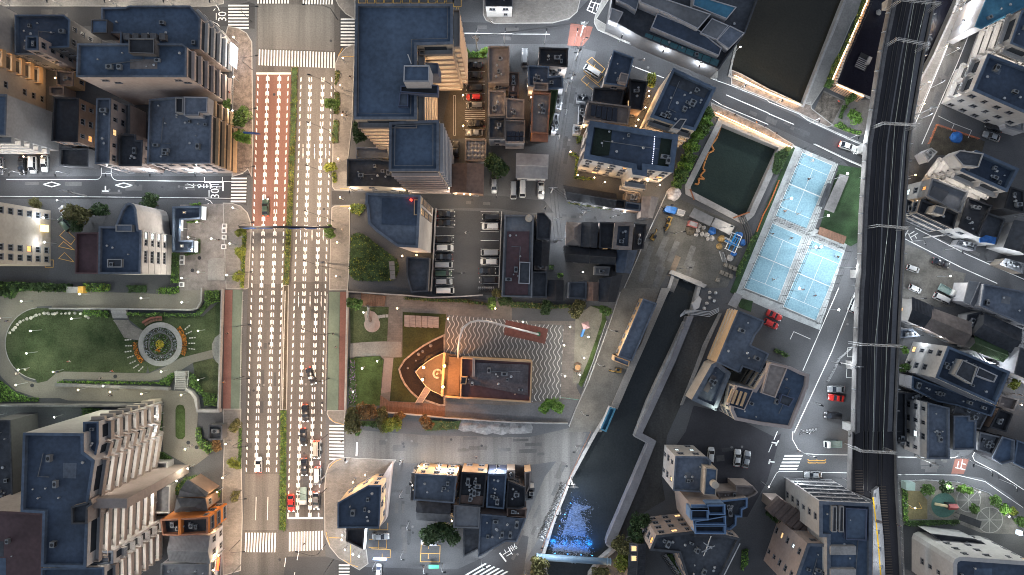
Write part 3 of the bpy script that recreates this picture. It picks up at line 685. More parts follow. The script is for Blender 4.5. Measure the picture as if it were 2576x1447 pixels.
for i in range(5):mb=MB();x=800+i*54;mb.prism(W2(P('20',x,1052+i*7,x+46,1058+i*7,x+36,1165+i*16,x-10,1160+i*16),8.6),8.2,8.6);mb.build('solar_panel',SOLAR,b)
b=bld('large apartment house with string lights on its navy roof terrace',P('U',590,121,678.3,134.9,673,172.3,647,169,646.5,176,633,174,632,168,583.8,158.3),16.5,'w','N','w',fs={(0,-1):'w'},units=4,pt=1.2)
sunk(b,'roof_garden',P('20',845,1245,1010,1270,975,1560,790,1570),15.75,mat('roof_moss',(.02,.03,.022),.95,.4));sunk(b,'roof_garden',P('20',1500,1380,1640,1400,1600,1690,1460,1680),15.75,mat('roof_moss',(.02,.03,.022)))
mb=MB();L_=P('20',900,1270,1100,1290,1440,1350,1430,1500,1410,1680)
for a_,b_ in zip(L_,L_[1:]):
 for i in range(9):w=W((a_[0]+(b_[0]-a_[0])*i/9,a_[1]+(b_[1]-a_[1])*i/9),17);mb.box(w.x-.09,w.y-.09,16.3,w.x+.09,w.y+.09,16.5)
mb.build('string_light',glow('string_light',(.7,.75,1.),1.8),b)
w=W2(P('21',1100,300,1330,300,1330,330,1100,330),8);A_=Vector((min(p.x for p in w),min(p.y for p in w)-1.5));facade(b,A_,A_+Vector((5.8,-.9)),15,'bc',r_)
b=gable('long black ribbed roof row house behind the lit apartment yard',P('21',512,412,1045,500,1032,648,555,562),5.5,'d','k',1.5,0,40,'w')
bld('small dark slab roof beside the ribbed row house',P('21',1042,550,1142,565,1135,650,1030,640),6,'d','k','w',units=0)
bld('dark slate roof house with brown strip above it',P('21',1142,580,1292,600,1285,672,1135,655),6,'b','N','n',units=0)
gable('plain taupe roof house at the canal fence',P('21',1305,525,1475,540,1412,748,1290,740),7,'t','t',1.,1,0,'w')
gable('pinkish hipped roof house at the corner of the yard alley',P('21',545,780,697,790,690,1022,540,1016),6.5,'p','t',1.8,1,0,'w',hip=True)
gable('slate pitched roof house second in the alley row',P('21',698,790,865,790,855,1045,690,1030),6.5,'d','d',1.8,1,16,'w')
bld('flat black roof house third in the alley row',P('21',885,787,1030,790,1012,1045,880,1045),7,'p','k','w',units=0)
b=bld('house with blue roof terrace inside a tan parapet',P('21',1038,790,1222,790,1200,1062,1012,1050),9,'c','b','w',units=1,ph=1.6,pt=.8,trim=ROOF['t'])
gable('wide black tiled roof below the pinkish hipped house',P('21',515,1022,775,1045,770,1200,540,1188),6,'d','k',1.4,0,26,'w')
gable('black tiled roof beside the grey gravel yard',P('21',782,1050,1042,1070,1030,1212,780,1200),6,'d','k',1.4,0,26,'w')
gable('deep blue black roof house along the canal fence',P('21',1050,1070,1258,1072,1190,1300,1045,1288),6,'d','N',1.4,1,20,'w')
gable('black roof house at the left end of the lowest row by the museum',P('22',360,-80,520,-75,515,125,350,120),6,'d','k',1.2,1,14,'n')
bld('blue grey flat roof with white rim in the lowest row',P('22',580,-60,750,-62,745,110,570,102),6.5,'s','d','n',units=0)
gable('brown ribbed roof house in the lowest row',P('22',752,-60,870,-55,865,130,750,125),6,'b','B',1.1,1,14,'n')
gable('dark roof house with blue rack at the right end of the lowest row',P('22',872,-90,1110,-130,1040,140,870,135),6,'d','k',1.3,1,18,'n')
b=bld('blue roofed trapezoid tower with sunk courtyard and slotted east wall',P('11',1105,490,1650,515,1625,1040,1420,1030,1215,880,1130,800,1115,620,1100,600),26,'w','b','n',fs={(1,0):'n'},units=0,pt=.5,ph=.6)
sunk(b,'sunk_court',P('11',1265,545,1640,560,1632,822,1262,805),25.55,ROOF['N']);block(b,'stair_core',P('11',1588,555,1640,555,1632,715,1585,715),24,25.8,WALL['T'],ROOF['o'])
w=W2(P('11',1650,515,1625,1040,1500,1040,1500,515),26);xe=sorted(w,key=lambda p:-p.x)[:2];ya,yb=sorted(p.y for p in xe)
A_=Vector((xe[0].x if xe[0].y<xe[1].y else xe[1].x,ya));B_=Vector((xe[0].x if xe[0].y>xe[1].y else xe[1].x,yb));d_=(B_-A_).normalized();n_=Vector((d_.y,-d_.x));L_=(B_-A_).length
for i in range(11):
 for t_,z_ in((.92,22.5-i*1.8),(.72,22.5-i*1.8)):
  place('window',win_mesh(1.6,1.,LITW if(i*3+int(t_*10))%4 else GLASS,FRAME),b,A_,d_,n_,L_*t_,z_)
mb=MB();w=W(P('11',1558,562)[0],26);mb.cyl(w.x,w.y,25.4,26.4,.25,8);mb.build('beacon_lamp',REDL,b)
bld('low dark flat roof at the car park corner',P('11',1515,1135,1740,1148,1722,1480,1560,1490,1512,1320),5,'d','d','n',units=0)
b=bld('long narrow house with maroon roof field and rooftop terrace',P('F',1270,541,1342,541,1338,748,1262,746),10,'s','g','w',units=3)
sunk(b,'maroon_roof',P('F',1276,582,1332,582,1328,742,1270,742),9.3,ROOF['m']);block(b,'roof_terrace',P('22',75,-265,185,-260,178,-40,65,-45),9,11,WALL['s'],ROOF['d'])
unit_at(b,tank_mesh(),'water_tank',P('21',168,752)[0],9.1)
b=bld('glossy black pointed house with warm glints on its roof',P('21',255,692,325,692,395,780,380,960,248,950),9,'s','k','n',units=0,ph=.4)
gable('black roof house below the glossy pointed house',P('21',222,975,382,985,366,1225,215,1220),6.5,'d','k',1.3,1,18,'w')
bld('slate flat roof with pale rim at the museum hedge',P('21',205,1285,352,1285,347,1540,200,1540),7,'s','d','n',units=0)
b=bld('pale windowed slab with one lit sign at the left frame edge',P('U',-80,201,-7,201,-7,263.5,-80,263.5),20,'c','g','n',units=0)
w=W2(P('U',-80,201,-7,201,-7,263.5,-80,263.5),20);xe=max(p.x for p in w);y0,y1=min(p.y for p in w),max(p.y for p in w)
for t_ in(.12,.28,.88):
 for f_ in range(6):place('window',win_mesh(1.5,1.5,LITO if(t_==.28 and f_==2)else GLASS,FRAME),b,Vector((xe,y0)),Vector((0,1)),Vector((1,0)),(y1-y0)*t_,f_*3.2+1)
mb=MB();mb.box(xe,y0+(y1-y0)*.6,2.5,xe+1.2,y0+(y1-y0)*.72,4);mb.build('entrance_canopy',[glow('sign_amber',(1.,.75,.3),2.2)],b)
b=bld('white banded hotel with rounded nose and navy roof',P('01',1190,745,1225,660,1265,605,1305,590,1345,612,1365,660,1385,860,1420,870,1408,1302,990,1302,995,830,1160,830),15.5,'w','n','n',units=1,pt=.4)
w=W2(P('01',1345,612,1365,660,1385,860,1420,870,1408,1302,990,1302,995,830,1190,745,1265,605),15.5)
sunk(b,'sunk_roof',P('01',1030,850,1415,890,1400,1290,1020,1290),14.75,ROOF['N']);block(b,'roof_platform',P('01',1160,810,1330,810,1330,880,1160,880),14,15.9,WALL['g'],ROOF['b']);block(b,'roof_platform',P('01',1075,1155,1225,1155,1222,1240,1075,1240),14,15.6,WALL['g'],ROOF['d'])
A_,B_=W(P('01',1408,1302)[0],15.5).xy,W(P('01',1420,870)[0],15.5).xy;d_=(B_-A_).normalized();n_=Vector((d_.y,-d_.x));L_=(B_-A_).length
for f_ in range(5):
 mb=MB();mb.tube([(*A_,f_*3+2.9),(*B_,f_*3+2.9)],.07,5);mb.build('facade_joint',CONCD,b)
 for t_ in(.9,.73,.47,.33):
  if f_:place('window',win_mesh(1.5,1.1,(LITC if t_==.9 else GLASS),FRAME),b,A_,d_,n_,L_*t_,f_*3+.9)
bld('flat maroon roof hall left of the rounded hotel',P('01',762,893,985,890,982,1302,755,1300),5,'d','m','n',units=0)
b=bld('low C shaped pavilion with white glowing end canopies',P('01',1732,632,2012,622,2010,748,1812,760,1806,970,1940,972,1938,1085,1732,1080),4,'d','N','n',units=0)
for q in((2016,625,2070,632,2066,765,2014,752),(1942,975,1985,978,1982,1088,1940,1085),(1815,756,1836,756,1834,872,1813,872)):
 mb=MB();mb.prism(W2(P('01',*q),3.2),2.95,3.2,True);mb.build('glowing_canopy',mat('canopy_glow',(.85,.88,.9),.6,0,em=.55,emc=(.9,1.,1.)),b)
for p in((1848,688),(1822,1024)):block(b,'skylight',P('01',p[0]-14,p[1]-14,p[0]+14,p[1]-14,p[0]+14,p[1]+14,p[0]-14,p[1]+14),3,3.6,CONC,LITW,.02)
b=bld('very tall navy roofed tower with white lit balconies facing the park',P('03',235,18,832,25,835,210,945,295,885,700,860,1370,415,1360,432,822,210,808),30,'w','N','n',pt=.5,units=3)
w=W2(P('03',945,295,885,700,860,1370,415,1360,210,808,235,18),30);pe=sorted(w,key=lambda p:-p.x)[:3];pe.sort(key=lambda p:p.y)
facade(b,pe[0],pe[1],30,'Bt',r_);facade(b,pe[1],pe[2],30,'Bt',r_)
b2=root('building',(pe[2].x-2,pe[2].y+5,0),'wavy balcony wing of pale slabs beside the upper end of the tall tower','building')
o_=W2(P('03',835,-80,985,-90,985,130,945,285,835,205),28);cc=cen(o_)
bpy.data.objects.remove(b2);SEEN.pop('wavy balcony wing of pale slabs beside the upper end of the tall tower')
b2=bld('pale balcony wing standing at the upper end of the tall navy tower',P('03',838,-90,985,-95,985,120,946,285,838,200),28,'w','N','Bt',units=1,fs={(1,0):'Bt',(0,1):'fc'})
b3=bld('slim brown party wall fin rising between the tower balconies',P('03',715,760,870,720,900,690,920,735,875,765,870,930,720,932),31,'t','d','n',units=0)
w=W2(P('03',885,690,905,690,905,790,885,790),30);x0=min(p.x for p in w);y0,y1=min(p.y for p in w),max(p.y for p in w)
mb=MB();mb.box(x0,y0,0,x0+8,y1,29);mb.build('fin_wall',WALL['t'],b3)
b4=bld('lower wing with white braced balcony glass at the bottom of the tower',P('03',872,1212,1130,1205,1130,1330,872,1345),24,'w','b','Bt',units=0,fs={(1,0):'rw',(0,1):'n'})
bld('rosy flat roofed tower cut by the lower left corner',P('03',-300,795,430,826,412,1600,-300,1600),22,'p','m','n',units=1,pt=.4)
bld('bottom tower wing with pale ribs at the frame edge',P('03',415,1378,1040,1372,1040,1700,415,1700),26,'w','N','Bt',units=0)
bld('dim glass fronted block hidden behind the tall navy tower',P('02',-100,1330,100,1330,130,2230,-100,2230),10,'d','d','n',units=3)
bld('grey forecourt roof with white rim beside the party wall fin',P('03',1500,310,1680,310,1680,545,1710,545,1700,822,1500,822),3.5,'g','g','n',units=1,trim=WALL['w'])
gable('small charcoal gabled house with pointed front by the park corner',P('03',1795,660,1885,480,2100,620,2095,650),7,'b','d',1.6,1,0,'n')
gable('charcoal hipped roof house above the orange block',P('03',1775,668,2065,670,2090,800,1755,808),8,'b','d',1.6,0,0,'w',hip=True)
b=bld('orange walled block with lit glass avenue front',P('03',1612,890,2085,868,2085,1032,1775,1050,1632,1042),11.5,'o','k','w',fs={(1,0):'h'},units=4,ph=1.5,trim=ROOF['o'])
mb=MB();w=W2(P('03',1790,880,1815,880,1815,1040,1790,1040),11.8);mb.prism(w,9,11.8);mb.build('roof_divider',WALL['o'],b)
gable('silver standing seam roof house with a notch beside the avenue',P('03',1718,1036,2112,1045,2115,1328,1705,1300),8.5,'s','l',1.3,0,30,'w')
bld('grey flat roof shop with red neon edge at the bottom left corner',P('03',1618,1335,2095,1335,2085,1600,1610,1600),8,'s','g','h',units=4)
bld('tiny kiosk house at the edge of the park lawn',P('03',2095,-60,2230,-60,2230,85,2095,85),3.5,'d','d','n',units=2)
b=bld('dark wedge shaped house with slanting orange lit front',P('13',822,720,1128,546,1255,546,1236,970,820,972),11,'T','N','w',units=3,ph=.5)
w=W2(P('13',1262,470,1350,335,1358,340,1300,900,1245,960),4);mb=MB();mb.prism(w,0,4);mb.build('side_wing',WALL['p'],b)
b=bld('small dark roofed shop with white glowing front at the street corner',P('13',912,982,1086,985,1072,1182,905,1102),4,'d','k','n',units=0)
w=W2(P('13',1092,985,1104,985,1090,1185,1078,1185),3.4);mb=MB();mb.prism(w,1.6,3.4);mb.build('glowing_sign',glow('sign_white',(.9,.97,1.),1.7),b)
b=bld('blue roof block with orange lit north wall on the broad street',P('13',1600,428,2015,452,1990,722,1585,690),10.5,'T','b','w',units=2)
gable('grey pitched roof house under the blue roof block',P('13',1615,705,1962,712,1950,915,1610,890),6,'d','d',1.3,0,0,'w')
b=bld('house with sunken black roof deck and white chairs',P('13',2065,412,2318,425,2285,762,2038,740),9,'T','k','w',units=8)
sunk(b,'brown_roof',P('13',2045,640,2295,650,2282,755,2040,735),8.3,ROOF['B'])
b=bld('narrow house with pale blue roof rim third on the broad street',P('13',2332,432,2516,432,2490,780,2315,762),9,'n','N','w',units=3)
bld('dark green roofed house with tan stair fourth on the broad street',P('23',-40,500,130,565,135,760,60,780,-60,770),8,'d','k','w',units=2)
bld('tan stair tower beside the riverside lane',P('23',128,415,190,405,180,560,132,640),7,'T','t','n',units=0)
bld('flat green awning shop with red parcel on the riverside lane',P('23',145,570,225,575,205,680,145,690),5,'g','d','n',units=1)
bld('plain grey flat roof with slanting scratches in the lower block',P('13',1990,742,2252,757,2240,975,1985,968),6.5,'s','g','n',units=0,ph=.3)
b=bld('angular blue roof building with brown sunken terrace',P('13',2255,832,2712,872,2618,1110,2510,1105,2232,1262),6,'p','b','n',units=5,ph=.4)
sunk(b,'brown_terrace',P('13',2262,830,2368,830,2362,1070,2248,1065),5.8,ROOF['N'])
bld('slate strip roof beside the angular blue roof',P('13',2085,982,2246,980,2236,1180,2085,1262),4,'s','d','n',units=0,ph=.3)
bld('brown lit tiled shop roof at the riverside lane',P('23',-50,765,145,780,138,872,-50,860),6,'b','B','n',units=2)
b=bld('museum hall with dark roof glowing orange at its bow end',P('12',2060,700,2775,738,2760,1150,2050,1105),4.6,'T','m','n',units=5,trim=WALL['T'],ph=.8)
block(b,'roof_lantern',P('12',2062,892,2120,895,2110,968,2048,968),4,6.2,WALL['T'],ROOF['k'],.1);block(b,'roof_beam',P('12',2175,705,2200,706,2195,890,2172,890),3.8,5,CONC,CONC,.05)
sunk(b,'roof_field',P('12',2215,750,2740,770,2730,1080,2120,960),4.0,mat('roof_museum',(.13,.115,.12),.8,.4,.3))
b=bld('long blue roof boathouse on the canal bank',P('22',1320,108,1455,155,1205,735,1070,685),5.5,'T','b','n',units=0,ph=.5)
block(b,'lower_roof',P('22',1030,680,1185,735,1170,790,1020,730),0,4.2,WALL['T'],ROOF['n'],.2)
w=W2(P('22',1315,108,1070,685,1022,665,1250,108),3);
for i in range(7):
 t_=i/7+.07;p=P('22',1285-245*t_,130+545*t_)[0];ww=W(p,2)
 place('window',win_mesh(1.2,1.0,GLASS,FRAME),b,ww.xy,Vector((.4,.92)).normalized(),Vector((-.92,.4)).normalized(),0,1.6,.0)
b=bld('pale blue container hut at the lower end of the canal bank',P('22',985,1200,1042,1215,945,1445,890,1420),3,'s','u','n',units=0)
b=bld('wide slate roof hall below the tennis courts with lit stair notch',P('22',2275,225,2535,332,2500,402,2445,470,2400,575,2580,660,2495,850,2320,790,2290,855,2058,745),9,'T','b','n',units=2,ph=.4)
for i in range(3):
 mb=MB();mb.tube([W(P('22',2240-i*26,215-i*6)[0],6-i*2),W(P('22',2035-i*28,740-i*6)[0],6-i*2)],.22,5);mb.build('wall_louvre',WALL['c'],b)
bld('lower annex with lit green roof terrace by the canal bed',P('22',2010,770,2062,745,2200,855,2050,1232,1810,1125),7.5,'c','b','n',units=2,ph=1.8,pt=.9)
b=bld('angular navy roof block with pale rims beside the viaduct street',P('32',-330,985,-130,1020,40,750,230,792,330,842,410,872,400,985,232,1415,-70,1375,-330,1325,-372,1225),12,'c','n','h',units=4,pt=.7,trim=WALL['p'])
block(b,'pergola_block',P('32',-310,985,-140,1022,-235,1230,-400,1180),10,12.6,WALL['p'],ROOF['N'])
for i in range(4):mb=MB();mb.tube([W(P('32',-355+i*45,1015+i*12)[0],13),W(P('32',-405+i*45,1150+i*12)[0],13)],.35,6);mb.build('pergola_beam',WALL['T'],b)
block(b,'terrace_deck',P('32',20,760,200,800,75,1105,-60,1060),11,13.2,WALL['p'],ROOF['t']);block(b,'roof_step',P('32',140,1065,270,1110,215,1200,110,1160),11,13,WALL['n'],ROOF['d'])
b=bld('grey blue roof house with white rounded windows by the dry bed',P('23',1645,252,1955,258,2000,300,1935,615,1622,595),12.5,'w','b','w',units=2)
block(b,'stair_tower',P('23',1948,365,2066,380,2050,650,1930,640),0,15.5,WALL['c'],ROOF['n']);unit_at(b,tank_mesh(),'water_tank',P('23',2015,515)[0],15.1)
b=bld('tall tan walled house with stacked blue rimmed roof wells',P('23',1802,742,2142,738,2150,1032,1840,1030),18,'t','N','n',units=0,trim=mat('rim_blue',(.14,.23,.38),.6,.2),pt=.4,ph=2)
for q,z in(((1802,792,1978,792,1974,896,1800,896),20),((1842,905,2152,850,2150,945,1842,940),18.8),((1842,948,2146,948,2144,1034,1840,1030),18.4),((1960,738,2142,736,2140,842,1982,842),18.9)):
 block(b,'roof_well',P('23',*q),15,z,mat('rim_blue',(.12,.26,.5)),ROOF['k'],1.4)
bld('stepped terrace house with pale blue outlines beside the tan house',P('23',2110,700,2365,672,2362,765,2312,790,2310,862,2255,862,2250,945,2195,990,2150,990),9,'t','d','n',units=3,trim=mat('rim_blue',(.12,.26,.5)))
bld('tan flat roof with oval court behind the stepped terrace',P('23',2060,610,2255,600,2250,545,2420,550,2470,610,2440,640,2330,690,2100,700),7,'t','t','n',units=1)
b=bld('dark kinked roof block with fenced antenna frame',P('23',1452,1050,1845,1005,1850,1045,2150,1045,2292,1078,2100,1480,1800,1600,1680,1225,1388,1195),13.5,'t','d','w',units=6,pt=.5)
mb=MB()
for q in(((1925,1120),(2010,1180)),((1985,1090),(1950,1210)),((1905,1215),(2040,1150)),((2000,1055),(1925,1255))):mb.tube([W(P('23',*q[0])[0],15.5),W(P('23',*q[1])[0],15.5)],.12,5)
mb.build('antenna_frame',STEEL,b)
b=gable('dark ribbed roof cabin with two lit skylights',P('23',1178,1120,1342,1130,1335,1560,1150,1560),6,'d','d',.9,1,24,'n')
for y in(1180,1278):
 w=W(P('23',1226,y)[0],7);mb=MB();mb.box(w.x-.75,w.y-.75,6.5,w.x+.75,w.y+.75,6.95);mb.mi=1;mb.box(w.x-.6,w.y-.6,6.95,w.x+.6,w.y+.6,6.98);mb.build('skylight',[CONC,LITW],b)
b=bld('big pale walled depot with louvred north wall beside the track',P('33',520,705,1042,728,1042,1600,600,1600,600,1062,520,1060),20,'w','n','W',units=4,pt=.7,fs={(0,1):'h'})
for x in(650,720):
 block(b,'fan_bank',P('33',x,755,x+45,755,x+42,1015,x-5,1015),18.5,20.6,CONC,ROOF['k'],.1)
block(b,'plant_room',P('33',780,770,1000,785,990,1100,780,1090),18.5,20.4,WALL['n'],ROOF['n'])
for i in range(6):w=W(P('33',660+(i%3)*85,1190+(i//3)*230)[0],20);mb=MB();mb.box(w.x-1,w.y-1,19,w.x+1,w.y+1,20.6);mb.build('roof_plant_unit',CONC,b)
b=bld('rose tinted depot annex with small scattered windows',P('33',402,1130,598,1135,596,1600,235,1600),18,'p','n','W',units=3,pt=.6)
b=bld('small block with grey arched vault roofs beside the depot',P('33',60,715,200,720,520,1040,510,1075,400,1040,50,800),8,'t','t','n',units=0)
for i in range(6):mb=MB();w=W(P('33',110+i*62,770+i*40)[0],9);mb.tube([(w.x-2.,w.y-1.6,7.6),(w.x+1.2,w.y+1.6,7.6)],1.5,10);mb.build('vault_roof',mat('vault_brown',(.12,.09,.08),.8,.3),b)
bld('grey angled wing with white sign beside the curved corner tower',P('33',1640,1030,2085,1085,2490,1285,1990,1260),6.5,'g','d','n',units=5)
b=bld('rounded corner tower with pale wall at the lower right edge',P('33',1862,1330,1880,1285,1930,1262,2600,1310,2700,1340,2700,1700,1862,1700),17,'w','N','W',units=3,pt=.9,trim=WALL['w'])
bld('teal blue roofed block cut by the top right corner',P('30',2240,-120,2700,-120,2700,40,2572,75,2145,288,2082,262),11,'s','u','n',units=1)
bld('balconied grey block at the upper right edge',P('30',2555,100,2950,250,2950,640,2440,432),16,'g','N','rg',units=2)
b=bld('big navy roof block with slatted balconies and lit orange panes',P('30',2215,540,2700,722,2700,1190,2572,1130,2062,905),12.5,'w','N','fg',fs={(-1,.4):'rg',(-.4,-1):'w'},units=2,pt=.6)
b=bld('white wavy balcony apartment house near the parked grey car',P('31',2090,62,2522,250,2402,478,1938,268),16,'w','N','n',fs={(-.4,-1):'rw',(-1,.4):'rw'},units=3,ph=1.5,pt=.6)
block(b,'penthouse',P('31',1870,110,1935,60,2170,95,2120,232,1960,215),14,18.5,WALL['w'],ROOF['d'])
b=bld('two level grey roof house right of the viaduct',P('31',1652,345,2012,482,1932,692,1600,520),11,'g','g','w',units=0)
sunk(b,'dark_roof',P('31',1660,425,1822,485,1740,590,1600,520),10.9,ROOF['d'])
b=bld('dark roofed tiled office with yellow lit south windows',P('31',1545,560,1905,700,1862,850,1508,685),10,'c','k','h',units=2)
block(b,'stair_penthouse',P('31',1690,612,1795,640,1765,720,1648,690),9,12.5,WALL['c'],ROOF['g'])
bld('black deck roof with grey box next to the blue tarp',P('31',2015,535,2252,620,2110,930,1918,835),9,'g','k','w',units=3)
b=bld('grey flat roof with crumpled blue tarp',P('31',2205,690,2382,755,2290,1010,2125,930),7,'g','d','n',units=0)
r2=random.Random(5);mb=MB();pts_=P('31',2125,950,2190,915,2295,940,2280,1005,2200,990,2130,990);w=W2(pts_,7.2);mb.prism(w,7,7.25);mb.build('tarp',TARP,b)
gable('dark pitched roof at the right edge below the blue tarp',P('31',2472,760,2700,830,2620,1130,2362,1040),7,'g','d',1.4,1,0,'n')
b=bld('broad slate roof hall with white box at the right edge',P('32',2175,-40,2700,60,2700,420,2560,360,2140,180),8,'s','b','w',units=2)
gable('small ribbed canopy roof at the car yard edge',P('32',2010,-70,2200,-40,2060,190,1960,140),6,'s','g',.6,1,16,'n')
gable('dark corrugated house with white annex beside the viaduct',P('32',1442,88,1662,182,1560,400,1405,335),6,'w','d',1.0,0,14,'w')
gable('long taupe corrugated roof shed right of the viaduct',P('32',1650,200,2035,340,1962,592,1562,402),6,'t','t',1.5,0,34,'w')
gable('wide charcoal corrugated roof at the right street',P('32',2172,252,2542,412,2440,655,2060,470),6,'d','d',1.6,0,40,'w')
gable('green metal roof shed with grey end bay',P('32',2072,482,2395,600,2352,745,2020,612),5.5,'g','v',1.3,0,22,'w')
b=bld('pale panelled apartment block with dark roof decks right of the viaduct',P('32',1812,585,2430,842,2290,1172,1690,900),14.5,'w','N','hw',fs={(-1,.4):'w'},units=7,ph=1.3,pt=.5)
block(b,'roof_hall',P('32',1960,720,2110,790,2050,970,1880,870),13,16,WALL['g'],ROOF['d']);block(b,'roof_hall',P('32',2120,790,2310,880,2275,950,2085,880),13,15.4,WALL['s'],ROOF['d'])
bld('low dark blue roof with ledges below the panelled block',P('32',1455,885,1605,945,2290,1185,2245,1290,1900,1180,1700,1140,1450,1010),6,'s','N','n',units=5)
b=bld('slate roof house with white windowed wall by the viaduct',P('32',1608,1155,1822,1205,1822,1715,1602,1715),10,'w','b','w',units=2)
bld('plain navy roof box beside the white windowed house',P('32',1870,1285,2025,1285,2025,1330,2092,1332,2085,1620,1865,1625),8.5,'d','n','n',units=0,ph=.4)
bld('narrow black roof strip hard by the viaduct',P('32',1290,1052,1388,1052,1390,1540,1282,1545),5,'d','k','n',units=0)
bld('curved grey roof with round lamps beside the navy box',P('32',1910,1110,2060,1160,2240,1210,2130,1420,2040,1400,2020,1290,1860,1260),5,'g','g','n',units=2)
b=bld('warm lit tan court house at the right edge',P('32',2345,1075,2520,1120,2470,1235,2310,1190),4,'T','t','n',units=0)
bld('dark brown roof pair below the warm lit court',P('32',2330,1215,2460,1265,2390,1447,2230,1400),6,'b','k','n',units=1)
bld('pale ruined looking roof cluster by the curving street',P('33',2130,10,2350,60,2280,240,2110,190),6,'s','g','n',units=6)
bld('curved dark blue roof at the right edge above the playground',P('33',2360,55,2480,90,2470,300,2350,330,2255,270),7,'k','n','n',units=0)
bld('dark blue end roof cut by the right frame edge',P('33',2505,90,2800,200,2800,480,2470,320),7,'k','N','n',units=1)
bld('tall grey roof block cut by the right frame edge',P('32',2540,600,2800,700,2800,1000,2480,860),9,'s','d','n',units=3)
bld('low grey house with skylights at the top edge',P('10',2290,-150,2572,-150,2572,60,2310,60),7,'w','d','w',units=2)
AN=[('20',(372,690,470,702,462,752,370,742),5,'w','g','white annex between the slate roofs near the house alley'),('20',(-40,720,70,730,66,960,-40,960),6,'b','B','brown annex roof left of the slate white box house'),('20',(660,950,780,965,770,1020,655,1005),3.5,'s','d','tiny shed with pale rim at the orange bay corner'),('20',(680,1040,745,1045,735,1220,672,1230),4,'s','d','slim grey lean to left of the solar pane house'),('20',(620,1250,700,1260,690,1340,615,1340),3,'w','l','small pale hut at the apartment lane corner'),('20',(455,960,510,970,490,1100,440,1090),4,'s','g','narrow grey porch roof on the house alley'),('20',(425,1140,470,1150,440,1330,395,1330),4,'s','g','narrow pale porch roof lower on the house alley'),('10',(2335,835,2545,838,2540,905,2335,900),5,'c','t','low tiled strip roof between two taupe roof houses'),('10',(2545,925,2620,930,2620,1150,2520,1150),6,'d','k','black small roof right of the skylight house'),('21',(1145,480,1290,505,1285,590,1140,570),5,'t','t','brown strip roof right of the ribbed row house'),('21',(1240,800,1350,810,1320,1050,1215,1060),5,'d','k','dark roof against the canal fence right of the blue terrace'),('21',(830,1230,985,1235,970,1320,825,1315),2.6,'w','l','white carport roof in the grey gravel yard'),('22',(230,-260,350,-255,345,-180,225,-185),5,'t','t','grey brown annex under the black pointed house'),('31',(1395,560,1500,600,1440,720,1390,700),6,'c','d','tan narrow house hard by the viaduct rail'),('31',(1560,90,1640,40,1700,80,1610,180),4,'s','l','small pale roof beside the wavy balcony house'),('31',(1930,960,2100,1010,2080,1070,1900,1010),3,'s','d','dark low roof along the right diagonal street'),('31',(2390,1150,2572,1200,2560,1300,2330,1210),4,'c','g','cluttered pale roof at the right frame edge'),('32',(1340,420,1450,410,1520,480,1340,500),3.5,'s','b','blue grey roof shed under the dark corrugated house'),('32',(2010,270,2150,240,2050,450,1990,420),4,'g','d','dark gap roof between the two corrugated sheds'),('32',(2110,620,2200,740,2290,760,2200,790,1990,700,1950,640),4,'g','l','pale stair roof below the green metal shed'),('32',(1830,1060,1910,1090,1880,1160,1790,1150),4,'d','k','black roof box above the slate roof house'),('32',(1390,1060,1600,1050,1590,1110,1400,1130),4,'d','k','dark passage roof left of the white windowed wall'),('33',(1290,20,1375,20,1370,130,1290,130),4,'d','d','dark ribbed stair roof beside the viaduct'),('31',(2440,430,2572,470,2572,690,2380,640),8,'d','k','black roof at the right edge above the dark pitched roof'),('30',(2330,1120,2572,1200,2572,1330,2400,1280),4,'s','l','pale porch roof under the big navy block'),('13',(2520,390,2600,392,2600,480,2520,470),6,'c','t','tan little roof behind the narrow blue rimmed house'),('13',(1565,420,1592,425,1580,690,1558,690),6,'d','d','thin side roof left of the blue roof block'),('13',(1965,740,2008,738,2000,860,1960,850),3,'c','l','small lit porch between the grey roofs')]
for sh_,q_,h_,w_,r__,lab in AN:bld(lab,P(sh_,*q_),h_,w_,r__,'n',units=1+len(lab)%3,ph=.4)
# ================================================================== vehicles
def paint(n,c,metal=.0):return mat('car_paint_'+n,c,.28,0,metal=metal,spec=.6)
PAINT={'black':paint('black',(.012,.012,.014)),'white':paint('white',(.48,.48,.47)),'silver':paint('silver',(.27,.28,.29),.3),'grey':paint('grey',(.12,.12,.125),.2),'red':paint('red',(.42,.02,.015)),'blue':paint('blue',(.03,.07,.16)),'green':paint('green',(.025,.05,.035)),'beige':paint('beige',(.45,.4,.32))}
TYRE=mat('tyre_rubber',(.02,.02,.02),.9,0);RIM=mat('wheel_rim',(.4,.4,.42),.35,0,metal=.6)
HEADOFF=mat('headlight_glass',(.5,.5,.5),.15,0,spec=.6);TAILOFF=mat('taillight_red',(.25,.01,.01),.25,0,spec=.6)
HEADON=glow('headlight_on',(.85,.93,1.),9);TAILON=glow('taillight_on',(1.,.06,.02),6);CARGLASS=mat('car_glass',(.012,.015,.02),.08,0,spec=.7)
def loft(mb,st):
 rings=[]
 for x,w,z0,z1 in st:
  rings.append([(x,-w*.92,z0),(x,-w,z0+.2),(x,-w,z1-.2),(x,-w*.86,z1-.02),(x,-w*.45,z1+.02),(x,w*.45,z1+.02),(x,w*.86,z1-.02),(x,w,z1-.2),(x,w,z0+.2),(x,w*.92,z0)])
 n=10;vs=[p for r_ in rings for p in r_];k=len(st)
 mb.add(vs,[(i*n+j,i*n+(j+1)%n,(i+1)*n+(j+1)%n,(i+1)*n+j)for i in range(k-1)for j in range(n)]+[tuple(range(n))[::-1],tuple((k-1)*n+j for j in range(n))])
